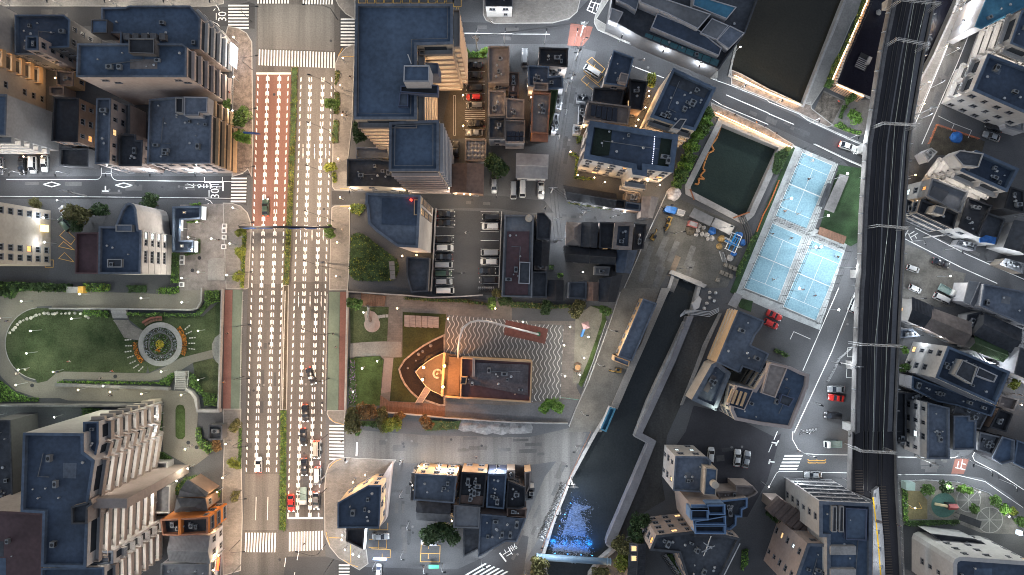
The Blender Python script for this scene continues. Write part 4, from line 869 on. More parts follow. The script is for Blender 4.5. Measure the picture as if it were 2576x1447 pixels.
SPEC={'sedan':(4.6,.88,.95,-1.95,1.05,-1.15,.2,1.42),'hatchback':(4.0,.85,1.0,-1.95,1.15,-1.65,.3,1.5),'minivan':(4.5,.88,1.1,-2.18,1.6,-2.0,.75,1.8),'kei car':(3.4,.74,1.05,-1.66,1.15,-1.5,.5,1.65),'van':(4.7,.86,1.1,-2.3,2.05,-2.2,1.45,1.95),'sports car':(4.3,.9,.85,-1.5,.75,-.75,.05,1.2)}
def make_car(kind):
 L,w,z,b0,b1,r0,r1,rz=SPEC[kind];h=L/2
 t=empty('parked_car',(0,0,-50),None,None)
 mb=MB();loft(mb,[(-h,w*.8,.45,z-.22),(-h+.12,w*.92,.3,z-.08),(-h+.5,w,.26,z),(0,w,.26,z+.02),(b1,w,.26,z),(h-.5,w*.97,.26,z-.12),(h-.12,w*.86,.3,z-.28),(h,w*.66,.42,z-.4)])
 rw=w*.76
 mb.add([(r0,-rw,rz-.03),(r1,-rw*.97,rz-.03),(r1,rw*.97,rz-.03),(r0,rw,rz-.03),(r0+.1,-rw*.9,rz+.03),(r1-.12,-rw*.88,rz+.03),(r1-.12,rw*.88,rz+.03),(r0+.1,rw*.9,rz+.03)],[(4,5,6,7),(0,1,5,4),(1,2,6,5),(2,3,7,6),(3,0,4,7)])
 for s in(-1,1):
  for a,b in(((b0+.02,s*w*.9,z-.02),(r0,s*rw,rz-.02)),((b1-.02,s*w*.9,z-.02),(r1,s*rw,rz-.02)),(((b0+b1)/2-.1,s*w*.93,z),((r0+r1)/2,s*rw*1.01,rz-.02))):mb.tube([a,b],.05,4)
 mb.build('body',PAINT['white'],t,True)
 mb=MB();k=w*.91
 mb.add([(b0,-k,z-.03),(b1,-k,z-.03),(b1,k,z-.03),(b0,k,z-.03),(r0,-rw,rz-.035),(r1,-rw,rz-.035),(r1,rw,rz-.035),(r0,rw,rz-.035)],[(0,1,5,4),(1,2,6,5),(2,3,7,6),(3,0,4,7),(4,5,6,7)])
 mb.build('windscreen_and_windows',CARGLASS,t)
 for s in(-1,1):
  mb=MB();mb.box(h-.3,s*w*.62-.16,z-.42,h-.02,s*w*.62+.16,z-.24);mb.build('headlight',HEADOFF,t)
  mb=MB();mb.box(-h-.01,s*w*.68-.14,z-.36,-h+.14,s*w*.68+.14,z-.12);mb.build('taillight',TAILOFF,t)
  mb=MB();mb.box(b1-.35,s*(w+.1)-.09,z,b1-.2,s*(w+.1)+.09,z+.15);mb.build('wing_mirror',PAINT['black'],t)
  for x in(-h*.62,h*.62):
   mb=MB();X=Matrix.Translation((x,s*(w-.08),.31))@Matrix.Rotation(1.5708,4,'X');mb.cyl(0,0,-.1,.1,.31,12,M=X);mb.mi=1;mb.cyl(0,0,-.105,.105,.19,8,M=X);mb.build('wheel',[TYRE,RIM],t)
 return t
def make_truck():
 t=empty('parked_truck',(0,0,-50),None,None)
 mb=MB();loft(mb,[(1.0,.82,.4,1.9),(1.15,.86,.35,2.0),(1.9,.86,.35,1.95),(2.2,.82,.35,1.2),(2.3,.78,.4,1.0)]);mb.build('cab',PAINT['white'],t,True)
 mb=MB();mb.add([(1.93,-.74,1.75),(2.2,-.74,1.15),(2.2,.74,1.15),(1.93,.74,1.75)],[(0,1,2,3)]);o=mb.build('windscreen',CARGLASS,t);o.location=(.05,0,.05)
 mb=MB();mb.box(-2.3,-.88,.7,.95,.88,.82)
 for q in((-2.3,-.88,-2.24,.88),(.89,-.88,.95,.88),(-2.24,-.88,.89,-.82),(-2.24,.82,.89,.88)):mb.box(q[0],q[1],.821,q[2],q[3],1.2)
 mb.build('load_bed',mat('truck_bed',(.2,.28,.27),.6,.3),t)
 for s in(-1,1):
  for x in(-1.4,1.5):mb=MB();mb.cyl(0,0,-.1,.1,.33,12,M=Matrix.Translation((x,s*.78,.33))@Matrix.Rotation(1.5708,4,'X'));mb.build('wheel',TYRE,t)
 return t
PROTO={k:make_car(k)for k in SPEC};PROTO['truck']=make_truck();USED=set()
def car(sheet_,x,y,deg,kind,colour,label,group=None,lights=False,h=.035,sc=1.0,name=None):
 pr=PROTO[kind]
 o=pr if kind not in USED else copy_tree(pr);USED.add(kind)
 w=W(P(sheet_,x,y)[0]);o.location=(w.x,w.y,h);o.rotation_euler=(0,0,rad(deg));o.scale=(sc,)*3
 o.name=name or('moving_car' if lights else 'parked_truck' if kind=='truck' else 'parked_car')
 tag(o,label,'truck' if kind=='truck' else 'car',group)
 for ch in o.children:
  st=ch.name.split('.')[0];m=None
  if st in('body','cab'):m=PAINT[colour]
  if lights and st=='headlight':m=HEADON
  if lights and st=='taillight':m=TAILON
  if m:ch.material_slots[0].link='OBJECT';ch.material_slots[0].material=m
 if lights:
  for s in(-1,1):
   ld=bpy.data.lights.new('headlight_beam','SPOT');ld.energy=260;ld.color=(.85,.93,1);ld.spot_size=rad(60);ld.spot_blend=.8;ld.shadow_soft_size=.1
   l=link('headlight_beam',ld,o);l.location=(2.4,s*.6,.7);l.rotation_euler=(rad(78),0,rad(-90))
  ld=bpy.data.lights.new('taillight_glow','POINT');ld.energy=35;ld.color=(1,.1,.03);ld.shadow_soft_size=.15
  l=link('taillight_glow',ld,o);l.location=(-2.6,0,.7)
 return o
def row(sheet_,items,deg,where,group):
 n={}
 for i,(x,y,kind,col)in enumerate(items):
  car(sheet_,x,y,deg if not isinstance(deg,list)else deg[i],kind,col,f'{col} {kind} parked {ORD[i]} from the top {where}',group)
row('10',[(2190,665,'sedan','black'),(2185,765,'sedan','black'),(2197,893,'minivan','black'),(2190,983,'hatchback','red'),(2200,1070,'minivan','grey'),(2207,1248,'sedan','black'),(2195,1340,'sedan','silver')],180,'beside the tall L shaped block','cars parked beside the tall L shaped block')
row('11',[(1915,705,'sedan','black'),(1915,795,'sedan','black'),(1903,962,'minivan','black'),(1900,1045,'minivan','white'),(1888,1135,'sedan','black'),(1890,1215,'van','silver'),(1885,1300,'minivan','green'),(1890,1382,'minivan','silver'),(1905,1472,'van','white')],[0,0,0,0,180,0,0,0,0],'along the left side of the car park','left row of the walled car park')
row('11',[(2362,735,'van','black'),(2355,830,'minivan','white'),(2348,1092,'van','silver'),(2342,1182,'minivan','white'),(2325,1275,'sedan','black'),(2328,1365,'minivan','black')],[180,180,180,180,0,180],'along the right side of the car park','right row of the walled car park')
row('21',[(290,470,'sedan','white'),(104,455,'van','white'),(15,470,'van','silver')],-90,'side by side below the white warehouse','cars below the white warehouse')
car('11',2393,425,-90,'hatchback','silver','silver hatchback parked alone left of the big dark bush')
car('20',800,722,148,'van','white','white minibus parked inside the orange marked bays')
car('20',128,595,-90,'van','silver','silver van in the gap left of the dark junction house')
car('11',2010,60,90,'sedan','black','black car squeezed between the tall block and pillow roof')
for i,(t,x,y,d,k,c,lab)in enumerate((('12',560,880,-70,'sedan','black','black taxi sedan slanting between two lanes of the avenue'),('12',503,1252,-88,'sedan','black','black sedan leading the queue behind the slanting taxi'),('13',484,50,-88,'sedan','black','black sedan beside the crossing with glowing red lamps in the queue'),('13',493,352,-89,'sedan','black','black sedan with red lamps left of the cream van'),('13',362,712,-89,'sedan','red','bright red sedan waiting next to the hedge at the stop line'),('13',612,690,-90,'sedan','grey','dark grey car waiting at the stop line nearest the corner'),('13',617,178,-90,'van','beige','beige van with a ladder rack rolling down the avenue'),('13',628,440,-90,'van','white','cream white van with glowing rear behind the grey car'),('13',38,330,90,'hatchback','white','white car with bright lamps driving up the left carriageway'),('11',105,640,90,'sedan','green','dark green car with red lamps on the red asphalt'))):
 car(t,x,y,d,k,c,lab,'cars on the avenue',True)
car('13',487,640,-90,'truck','white','flatbed truck waiting between red sedan and grey car','cars on the avenue',name='moving_truck')
mb=MB()
for i in range(6):mb.box(-1.5,-.6+i*.24-.03,2.0,1.2,-.6+i*.24+.03,2.07)
for x in(-1.4,0,1.1):mb.box(x,-.65,1.96,x+.06,.65,1.999)
rk=[o for o in COL.objects if o.get('label','').startswith('beige van')][0];mb.build('roof_rack',STEEL,rk,world=False)
car('13',1258,1045,0,'sedan','silver','silver sedan with blue glint parked at the yellow bays');car('13',1745,1098,180,'minivan','silver','silver minivan parked under the dark tree by yellow bays')
car('01',672,690,130,'hatchback','silver','silver hatchback in the slanted bay beside the windowed slab');car('01',672,808,130,'minivan','green','dark green minivan in the slanted bay beside the windowed slab')
car('01',352,215,-90,'minivan','white','white minivan backed into the sheltered bay under the grey slab');car('01',465,200,-90,'sedan','white','white sedan in the right end sheltered bay under the grey slab')
car('01',240,225,-90,'sedan','black','black sedan in the middle sheltered bay under the grey slab');car('01',20,225,-90,'sedan','grey','grey sedan in the left end sheltered bay under the grey slab')
car('31',790,30,-18,'sedan','white','white taxi with orange lamps passing towards the viaduct',None,True)
car('32',845,158,68,'minivan','white','white minivan parked on the street edge against the viaduct');car('32',670,1012,178,'sedan','silver','silver saloon with open sunroof above the red coupe')
car('32',672,1100,172,'sports car','red','small red coupe with white number in the viaduct yard');car('32',635,1275,175,'minivan','black','black minivan in the viaduct yard below the red coupe')
car('32',55,275,-25,'sports car','red','upper bright red car beside the tennis court corner');car('32',20,360,-25,'hatchback','red','lower bright red car beside the tennis court corner')
car('33',635,122,180,'truck','white','white cab truck with green bed by the viaduct crossing');car('33',440,430,180,'sedan','silver','silver sedan driving out under the viaduct crossing')
car('23',1990,228,85,'hatchback','white','white car by the corner of the grey blue roof house');car('23',2255,260,85,'sedan','white','white car left of the pair in the dark yard');car('23',2345,275,78,'sedan','silver','silver car right of the pair in the dark yard')
car('30',2225,1375,160,'sedan','silver','silver sedan in the roofed bay by the navy block');car('30',2250,1285,160,'sedan','black','black sedan in the roofed bay by the navy block')
car('31',1440,1255,-20,'kei car','white','white small car standing alone in the lit yard');car('32',1730,105,-25,'van','white','white long van parked in the yard above the corrugated sheds')
car('32',1775,25,-28,'truck','white','white pickup truck parked just above the long white van');car('31',1720,1195,-20,'sedan','black','black sedan with glinting nose at the yard entrance');car('32',1460,10,-25,'kei car','white','white small car at the left edge of the shed yard')
car('13',1240,1385,90,'kei car','white','white small car in front of the blue lit shop',None)
# ================================================================== vegetation
def leafm(n,c):return mat('leaf_'+n,c,.7,.55,.8,5.,spec=.2)
LEAF={'d':leafm('dark',(.045,.08,.03)),'g':leafm('green',(.085,.15,.04)),'y':leafm('yellow',(.19,.22,.04)),'o':leafm('olive',(.13,.125,.05)),'b':leafm('bright',(.14,.26,.05)),'r':leafm('rust',(.2,.12,.05))}
BARK=mat('bark',(.06,.045,.035),.9,.4,1.)
def leaves(mb,n,fn,r,s0=.22,s1=.45):
 for _ in range(n):
  p=Vector(fn());q=Matrix.Rotation(r.uniform(0,6.28),3,'Z')@Matrix.Rotation(r.gauss(0,.7),3,'X')@Matrix.Rotation(r.gauss(0,.5),3,'Y');s=r.uniform(s0,s1)
  mb.add([p+q@Vector(v)*s for v in((-1,0,0),(0,-.55,.08),(1,0,0),(0,.55,.08))],[(0,1,2,3)])
def tree_proto(seed,Rr,Hh,n):
 r=random.Random(seed);t=empty('tree',(0,0,-50),None,None)
 mb=MB();mb.tube([(0,0,0),(.05,.02,Hh*.3),(.0,.05,Hh*.55)],.2,7,.12)
 cl=[]
 for i in range(11):
  a=r.uniform(0,6.28);d=Rr*(r.uniform(.2,.72)**.8);z=Hh*r.uniform(.5,.88)*(1-.18*d/Rr);c=Vector((d*math.cos(a),d*math.sin(a),z));cl.append((c,Rr*r.uniform(.28,.5)))
  mb.tube([(0,.03,Hh*.4),(c.x*.5,c.y*.5,Hh*.55),tuple(c)],.08,5,.03)
 cl.append((Vector((0,0,Hh*.86)),Rr*.5))
 mb.build('trunk',BARK,t)
 mb=MB()
 def fn():
  c,q=r.choice(cl)
  while 1:
   v=Vector((r.uniform(-1,1),r.uniform(-1,1),r.uniform(-.8,.9)))
   if .35<v.length<1:return c+v*q
 leaves(mb,n,fn,r,.2,.42);mb.build('crown',LEAF['g'],t);return t
TP=[tree_proto(1,2.2,5.5,750),tree_proto(2,3.,7.,1300),tree_proto(4,1.3,2.6,420)];TUSED=set();TN=[0]
def tree(sheet_,x,y,rr,leaf,label,group=None,cat='tree',k=None):
 k=(1 if rr>26 else 0 if rr>13 else 2)if k is None else k
 o=TP[k]if k not in TUSED else copy_tree(TP[k]);TUSED.add(k);TN[0]+=1
 w=W(P(sheet_,x,y)[0],1.5);o.location=(w.x,w.y,.02);s=rr/(2.2,3.,1.3)[k]*.09953/S*1.22;o.scale=(s,s,max(.6,min(s,1.3)));o.rotation_euler.z=TN[0]*1.7
 o.name='tree' if cat=='tree' else 'shrub';tag(o,label,cat,group)
 for c in o.children:
  if c.name.startswith('crown'):c.material_slots[0].link='OBJECT';c.material_slots[0].material=LEAF[leaf]
 return o
def hedge(label,pts,h,leaf,dens=26,name='hedge',cat='hedge',leaf2=None,z0=.02,s=(.16,.36),flowers=None,mound=True):
 """clipped or loose planting filling an outline"""
 w=W2(pts);c=cen(w);t=root(name,(c.x,c.y,0),label,cat);r=random.Random(len(label)*7)
 ar=abs(sum(w[i-1].x*w[i].y-w[i].x*w[i-1].y for i in range(len(w))))/2
 bx=[min(p.x for p in w),max(p.x for p in w),min(p.y for p in w),max(p.y for p in w)]
 mb=MB();mb.prism(offset(w,.15),z0,h*.55);mb.build('woody_core',LEAF['d'],t)
 mb=MB();mb2=MB()
 lump=[(r.uniform(bx[0],bx[1]),r.uniform(bx[2],bx[3]),r.uniform(.5,1.1))for _ in range(max(4,int(ar/5)))]
 def fn():
  while 1:
   p=(r.uniform(bx[0],bx[1]),r.uniform(bx[2],bx[3]))
   if inpoly(p,w):
    k=min(((p[0]-q[0])**2+(p[1]-q[1])**2,q[2])for q in lump)[1]if len(lump)<60 else r.uniform(.6,1.05)
    return(p[0],p[1],h*k*r.uniform(.6,1.08))
 n=min(3200,int(ar*dens));leaves(mb,n,fn,r,*s);mb.build('foliage',LEAF[leaf],t)
 if leaf2:leaves(mb2,n//3,fn,r,*s);mb2.build('pale_foliage',LEAF[leaf2],t)
 if flowers:
  mb=MB();leaves(mb,n//2,lambda:Vector(fn())+Vector((0,0,.15)),r,.1,.22);mb.build('blossom',flowers,t)
 return t
def poly(label,pts,m,z,name,par=None,thick=0,kerb=None):return sheet(name,pts,m,z,label,name.replace('_',' '),thick,kerb,par=par)
def arc(cx,cy,r,a0,a1,n=12):return[cx+r*math.cos(rad(a0+(a1-a0)*i/n))if j==0 else cy+r*math.sin(rad(a0+(a1-a0)*i/n))for i in range(n+1)for j in(0,1)]
def wall(label,pts,h,t=.25,m=CONC,name='low_wall',cat='wall',z0=0):
 ws=[W(p).xy for p in pts];mb=MB()
 L=[];Rr_=[]
 for i,p in enumerate(ws):
  d=(ws[min(i+1,len(ws)-1)]-ws[max(i-1,0)]).normalized();n=Vector((-d.y,d.x))*t/2;L.append(p+n);Rr_.append(p-n)
 mb.prism(L+Rr_[::-1],z0,h);return tag(mb.build(name,m),label,cat)
def fence(label,pts,h,m=STEEL,step=2.0,rails=3,name='fence',wires=0,r=.045,mesh=None):
 ws=[W(p).xy for p in pts];c=cen(ws);t=root(name,(c.x,c.y,0),label,'fence')
 pm=[];mb2=MB();pmb=MB();np_=0
 for a,b in zip(ws,ws[1:]):
  L=(b-a).length;k=max(1,round(L/step));d=(b-a)/L
  for i in range(k):pm.append(a+d*L*i/k)
  for j in range(rails):z=h*(j+1)/rails-.03;mb2.tube([(*a,z),(*b,z)],r*.8,4)
  if wires:
   q=int(L/wires)
   for i in range(q):p=a+d*L*(i+.5)/q;mb2.tube([(*p,.1),(*p,h-.05)],.02,3)
 pm.append(ws[-1])
 mb2.build('rail',m,t)
 pme=None
 if len(pm)>100:pm=pm[:100]
 for p in pm:
  if pme is None:q=MB();q.cyl(0,0,0,h,r,6);pme=mesh_of(q,'post',[m])
  o=link('post',pme,t);o.location=(p.x-c.x,p.y-c.y,0)
 return t
ST='street tree standing between pavement and avenue '
for i,(x,y,r,l)in enumerate(((2452,1193,82,'g'),(2462,1400,68,'b'))):tree('00',x,y,r,l,['big round street tree on the brick pavement, upper of two','big round street tree on the brick pavement, lower of two'][i])
tree('00',2300,1052,42,'g','small street tree by the corner of the tall slab');tree('10',775,1045,60,'g','round street tree standing beside the long white arrow lamp');tree('10',1050,1345,85,'d','dark green tree in the corner under the L shaped block')
tree('11',762,245,50,'y','yellow green tree at the right kerb by the side street');tree('11',755,880,54,'g','dense tree under the right end of the sign gantry')
for i,(x,y,r)in enumerate(((2430,885,42),(2420,1100,45),(2415,1330,46))):tree('01',x,y,r,'y',f'yellow green kerb tree, {ORD[i]} from the top of the three left of the avenue','kerb trees left of the avenue')
tree('11',2425,225,100,'d','large dark bush tree left of the white warehouse',k=1);tree('02',2372,1372,55,'o','thin olive tree on the pavement below the park');tree('03',2365,320,52,'y','round yellow green tree on the left pavement below the lamp post');tree('03',2385,640,45,'o','thin bare looking tree beside the charcoal hipped house')
tree('12',1000,143,62,'g','lone round tree at the top corner of the museum lawn');
for i,(x,y,r,l)in enumerate(((990,1310,100,'o'),(1130,1240,90,'r'),(1290,1270,70,'o'),(1370,1340,80,'y'),(1270,1370,60,'o'),(1450,1290,48,'r'),(1725,1330,62,'r'))):
 tree('12',x,y,r,l,f'autumn tinted tree in the clump below the museum lawn, {ORD[i]} from the left','autumn trees below the museum lawn',k=1)
tree('22',330,1178,60,'b','left bright green bush of the pair by the wave plaza');tree('22',435,1182,66,'b','right bright green bush of the pair by the wave plaza')
tree('22',660,210,75,'o','bushy tree at the top of the pale playground strip');tree('22',935,215,50,'g','small dark tree at the tip of the playground grass');tree('22',330,195,60,'d','dark bush on the hedge line above the wave plaza')
for i,(t,x,y,r,l)in enumerate((('12',2430,60,45,'o'),('12',2380,150,50,'g'),('12',2500,120,55,'d'))):tree(t,x,y,r,l,f'bush below the walled car park bike rack, {ORD[i]} from the left','bushes below the bike rack')
for i,(x,y,r,l)in enumerate(((1960,1150,60,'g'),(1920,1230,68,'b'),(1880,1310,72,'g'),(1840,1390,72,'b'))):tree('20',x,y,r,l,f'leafy tree on the bank between office and green pool, {ORD[i]} from the top','trees on the bank beside the green pool',k=0)
for i,(x,y,r,l)in enumerate(((1790,40,70,'b'),(1740,140,74,'g'),(1720,230,70,'b'),(1690,330,75,'g'),(1660,390,55,'g'))):tree('21',x,y,r,l,f'leafy tree on the bank left of the orange boom, {ORD[i]} from the top','trees on the bank left of the orange boom',k=0)
tree('20',1400,815,55,'y','lit yellow green tree in the corner yard of the office');
for i,(x,y,r,l)in enumerate(((1570,580,80,'g'),(1760,545,85,'d'),(1930,560,60,'b'),(2000,590,50,'b'),(2260,690,70,'g'),(2350,760,75,'b'),(2440,790,55,'y'),(2500,900,70,'g'),(2060,775,60,'g'))):
 tree('33',x,y,r*.72,l,f'playground tree {ORD[i]} from the left along the curving street','trees round the small playground',k=0)
tree('23',1100,1130,90,'o','olive tree on the right bank at the canal wall end',k=1);tree('23',1110,1270,80,'y','lit olive tree beside the cabin with skylights',k=1);tree('23',880,1390,70,'o','low tree below the right end of the pipe bridge');tree('23',250,1350,100,'o','wide olive tree below the left end of the pipe bridge',k=1);tree('23',1280,880,80,'d','dark tree on the bank by the grey tanks',k=1);tree('23',1240,1000,85,'d','dark tree lower on the bank beside the kinked roof',k=1)
tree('13',1800,960,110,'d','broad dark tree over the yellow parking bays',k=1);tree('13',1960,1010,85,'d','dark tree right of the silver minivan',k=1)
tree('30',815,1005,45,'g','small tree at the garden edge under the glowing terrace');tree('30',850,1180,62,'b','bright bush inside the loop path near the viaduct');tree('30',590,850,40,'g','small bush at the end of the green strip')
tree('01',385,610,52,'o','lit palm like tree at the corner of the windowed slab');tree('01',1560,610,85,'d','dark spiky tree behind the rounded hotel',k=1);tree('01',850,700,100,'o','lit green tree in the dim garden left of the hotel',k=1);tree('01',820,800,75,'d','darker tree lower in the dim garden left of the hotel',k=1);tree('01',1050,680,70,'d','clipped dark tree right in the dim garden left of the hotel',k=1)
tree('03',2200,130,48,'r','rust tinted bush beside the tiny kiosk house');tree('32',1340,790,45,'g','green bush at the viaduct foot by the panelled block');tree('32',1345,620,32,'b','small bright bush between viaduct and panelled block')
tree('10',2300,535,38,'b','bright bush right of the planter above the car row');tree('10',2130,548,40,'g','green bush left in the planter above the car row');tree('32',2440,960,45,'y','lit shrub at the right edge by the warm court')
tree('33',40,840,60,'d','dark shrub beside the vaulted roofs');tree('12',1040,1440,30,'g','small green shrub by the broad street crossing')
hedge('upper planted median hedge of the avenue between red and grey lanes',P('U',292,68,298,67.5,297.5,100,294.5,180,289.5,285,283.5,285,289,180,291.5,100),.8,'o',16,leaf2='y')
hedge('lower planted median hedge of the avenue ending at the stop line',P('U',281,410,287,410,286.5,530,280,530),.8,'g',18,leaf2='y')
poly('brown soil strip of the middle median with white rail',P('U',283,285,289,285,287,410,280.5,410),SOIL,.12,'median_strip',thick=1,kerb=True)
for i,q in enumerate(((800,715,845,715,845,780,795,870),(790,925,845,930,835,1150,785,1150),(780,1210,835,1215,830,1440,762,1440))):hedge(['narrow kerb hedge at the top right of the avenue','narrow kerb hedge around the round street tree','longer kerb hedge below the round street tree'][i],P('10',*q),.8,'o',20,leaf2='g')
hedge('kerb hedge patch at the side street corner',P('11',760,290,815,290,815,390,775,390),.7,'y',20);hedge('long kerb hedge of the left pavement beside the paved square',P('01',2440,850,2485,850,2460,1447,2420,1447),.7,'y',18,leaf2='g');hedge('thin green kerb hedge of the left pavement by the tower',P('03',2400,-40,2435,-40,2430,380,2395,380),.7,'g',16)
hedge('thick triangular shrub garden mound bordered by kerb',P('11',955,920,1000,893,1060,893,1110,920,1300,1065,1420,1160,1440,1220,1430,1300,1385,1375,1290,1380,1000,1375,945,1320,938,1250),.75,'d',15,'shrub_garden','shrubs',leaf2='y',s=(.14,.3))
mb=MB();
for a in range(4):
 w=W2(P('11',1335+a*4,1180+a*46,1388+a*3,1178+a*46,1392+a*3,1220+a*46,1339+a*4,1222+a*46),2.2);mb.ring(w,offset(w,.14),2.05,2.2);mb.flat(offset(w,.12),2.1)
for q in((1340,1185),(1385,1185),(1355,1360),(1400,1355)):p=W(P('11',*q)[0],1);mb.cyl(p.x,p.y,0,2.1,.07,6)
tag(mb.build('pergola',mat('pergola_grey',(.25,.23,.22),.7,.2)),'grey four panel pergola roof on the shrub mound','pergola')
hedge('planter bed hedge at the upper end of the black car row',P('10',2090,520,2320,520,2320,585,2090,585),.7,'b',20);hedge('small lit shrub bed left of the blue trapezoid tower',P('11',948,602,1100,606,1105,640,1050,720,950,690),.8,'y',20,leaf2='g')
hedge('tall hedge strip beside the paved square behind the hotel',P('01',1732,1095,1812,1095,1805,1400,1728,1400),1.3,'b',16,leaf2='g');hedge('lit planting in the pavilion courtyard',P('01',1850,765,2010,765,2010,790,1850,800),.8,'b',20);hedge('lit planting below the pavilion glow',P('01',1810,890,1880,890,1880,965,1810,965),.8,'y',20);hedge('planting round the lower canopy of the pavilion',P('01',1990,955,2020,955,2020,1100,1870,1125,1860,1098,1988,1090),.8,'g',20);hedge('bright shrub tuft above the pavilion corner',P('01',1915,598,2025,590,2030,618,1915,618),.8,'b',20)
hedge('bright lit hedge block below the park stair',P('02',845,215,1105,225,1100,298,845,270),1.2,'b',14);hedge('long clipped hedge along the park terrace wall',P('02',1295,240,1970,255,2090,130,2130,160,2010,285,1650,290,1300,275),1.1,'g',10,leaf2='b');hedge('leafy shrub patch at the top right park corner',P('02',2090,25,2215,25,2220,135,2080,180,2080,70),1.6,'g',14,leaf2='b')
hedge('dark woodland shrubs along the upper park edge',P('02',-40,-70,740,-45,740,40,200,30,150,110,90,90,-40,40),2.2,'d',8,leaf2='g',s=(.25,.5));hedge('lit flowering shrubs beside the yellow park kiosk',P('02',850,-50,1120,-45,1115,30,1080,40,850,35),1.4,'b',12,leaf2='y');hedge('bright shrub at the right end of the park planting',P('02',1600,0,1810,-20,1810,50,1760,65,1600,60),1.2,'b',14);hedge('dark shrub left end of the park planting island',P('02',1285,-30,1480,-30,1480,45,1310,48),1.2,'d',14)
hedge('low green hedge strip below the curved park path',P('02',600,925,1620,940,1615,965,600,955),.9,'b',10,leaf2='g');hedge('round shrubs at the left of the park stair',P('02',1610,930,1770,835,1775,870,1720,975,1620,970),1.3,'g',14,leaf2='b');hedge('shrubs curving down right of the park stair',P('02',1910,850,1960,860,2060,1040,2200,1060,2200,1180,2070,1180,2050,1080,1975,1010,1915,985),1.4,'g',12,leaf2='b')
hedge('lit green planting at the lower left park bend',P('02',-60,870,60,960,160,1040,300,1095,400,1100,395,1140,-60,1140),.7,'b',14,leaf2='g');hedge('small shrubs on the tower podium below the park',P('02',835,1200,1040,1205,1020,1270,840,1290),1.,'g',14);hedge('curved lit hedge around the kiosk house',P('03',1975,-40,2030,-40,2040,60,2110,100,2190,115,2200,170,2100,225,2020,170,1975,80),1.,'b',10,leaf2='o',s=(.2,.4));hedge('shrubs between tower podium and park corner',P('03',1560,205,1640,200,1750,270,1690,298,1560,290),1.,'g',14)
hedge('thin hedge strip right of the tower balconies',P('03',1605,-190,1640,-190,1630,150,1565,155,1570,100,1600,90),.9,'g',12);hedge('overgrown planting beside the charcoal gabled house',P('03',1760,560,1880,450,1985,430,2110,560,2230,590,2210,660,2110,620,1890,475,1800,640,1740,640),.9,'g',12,leaf2='y')
hedge('purple flowering bed along the museum footway',P('12',940,700,1000,720,1015,1130,960,1180,935,1180),1.0,'g',16,leaf2='d',flowers=mat('petal_purple',(.3,.16,.4),.8,.2));hedge('dark hedge base below the autumn trees',P('12',900,1330,1470,1330,1465,1415,1180,1400,920,1350),1.,'d',10,leaf2='g');hedge('long mixed hedge between car park and museum path',P('12',1490,90,1740,100,2100,110,2340,150,2330,180,2090,150,1810,140,1500,118),1.1,'o',10,leaf2='g');hedge('long hedge above the wave plaza right part',P('22',-20,130,400,160,560,165,740,170,740,200,560,200,300,215,-20,195),1.3,'o',10,leaf2='g')
hedge('yellow lit hedge at the left wall of the apartment house',P('21',568,90,650,90,655,145,690,95,690,120,655,290,622,340,640,130,570,118),.9,'y',14);hedge('yellow lit planting below the apartment house',P('21',625,318,828,345,815,370,620,350),.9,'y',14);hedge('lit bed at the top left of the apartment lane',P('20',650,1365,712,1370,705,1440,648,1440),.8,'y',20)
hedge('green strip along the walkway between the upper basins',P('30',930,0,985,0,880,260,800,450,700,640,640,780,590,880,560,860,640,640,780,400,880,160),.9,'y',10,leaf2='g');hedge('bright garden bed below the loop path',P('30',650,1270,720,1215,760,1255,800,1290,940,1330,910,1365,760,1320),.8,'b',14,leaf2='g');hedge('green garden bed left of the loop path',P('30',740,1060,800,1050,790,1090,750,1140,745,1210,700,1190),.8,'g',14)
hedge('wild bank planting between yard pipes and courts',P('21',2400,920,2460,900,2440,970,2360,1130,2290,1300,2240,1340,2250,1250,2330,1100),1.,'g',8,leaf2='d');hedge('weedy strip between green pool and tennis court',P('31',60,100,170,30,240,30,190,140,90,320,30,290),.8,'d',9,leaf2='g');hedge('lit low bed left of the playground sandpit',P('33',1330,510,1380,515,1400,900,1350,900),.9,'b',12,leaf2='g');hedge('dark lower hedge of the small playground',P('33',1390,890,1920,880,1900,930,1350,945),1.,'d',10,leaf2='g');hedge('green planting beside the pale tower street',P('23',2300,1190,2370,1170,2360,1340,2290,1400),.9,'b',12);hedge('leafy strip beside the bicycle yard below the kinked roof',P('23',1545,1230,1600,1225,1720,1390,1700,1447,1640,1400),.9,'b',10,leaf2='g')
hedge('shrubs at the street corner left of the kinked roof',P('32',60,600,130,620,215,680,180,700,60,640),.8,'g',12)
hedge('small gravel yard bushes in the house block',P('21',370,1215,420,1215,420,1260,372,1262),.9,'g',14);hedge('green patch at the gravel yard corner',P('21',450,1290,510,1300,520,1340,455,1345),.8,'b',14);hedge('potted plants along the row house front',P('21',560,585,840,615,990,650,985,670,800,640,560,600),.6,'o',14)
# ================================================================== park, left
poly('sandy paved path ground of the sunken park',P('02',-120,-80,540,40,1130,45,1290,48,1760,65,1830,5,2030,5,2030,130,1950,215,520,208,520,180,380,185,260,230,160,320,90,430,65,560,90,700,150,830,250,920,380,955,480,930,560,860,640,840,1500,858,1640,800,1820,700,2140,620,2140,700,1940,750,1780,850,1600,920,1480,938,640,915,600,950,600,1105,380,1105,160,1030,20,900,-120,700),PAVEG,.05,'path')
poly('big dark green oval lawn of the park',P('02',*arc(420,560,362,100,262,16),520,205,830,240,1120,250,1160,345,1220,460,1350,530,1350,660,1490,760,1470,855,640,838,560,858,470,935,380,953),LAWN,.08,'lawn')
poly('right hand park lawn around the flower circle',P('02',1290,250,1650,290,2040,285,2210,130,2210,460,2160,500,2130,560,2130,620,1820,700,1500,850,1480,760,1350,530,1440,430,1300,320),LAWN,.07,'lawn')
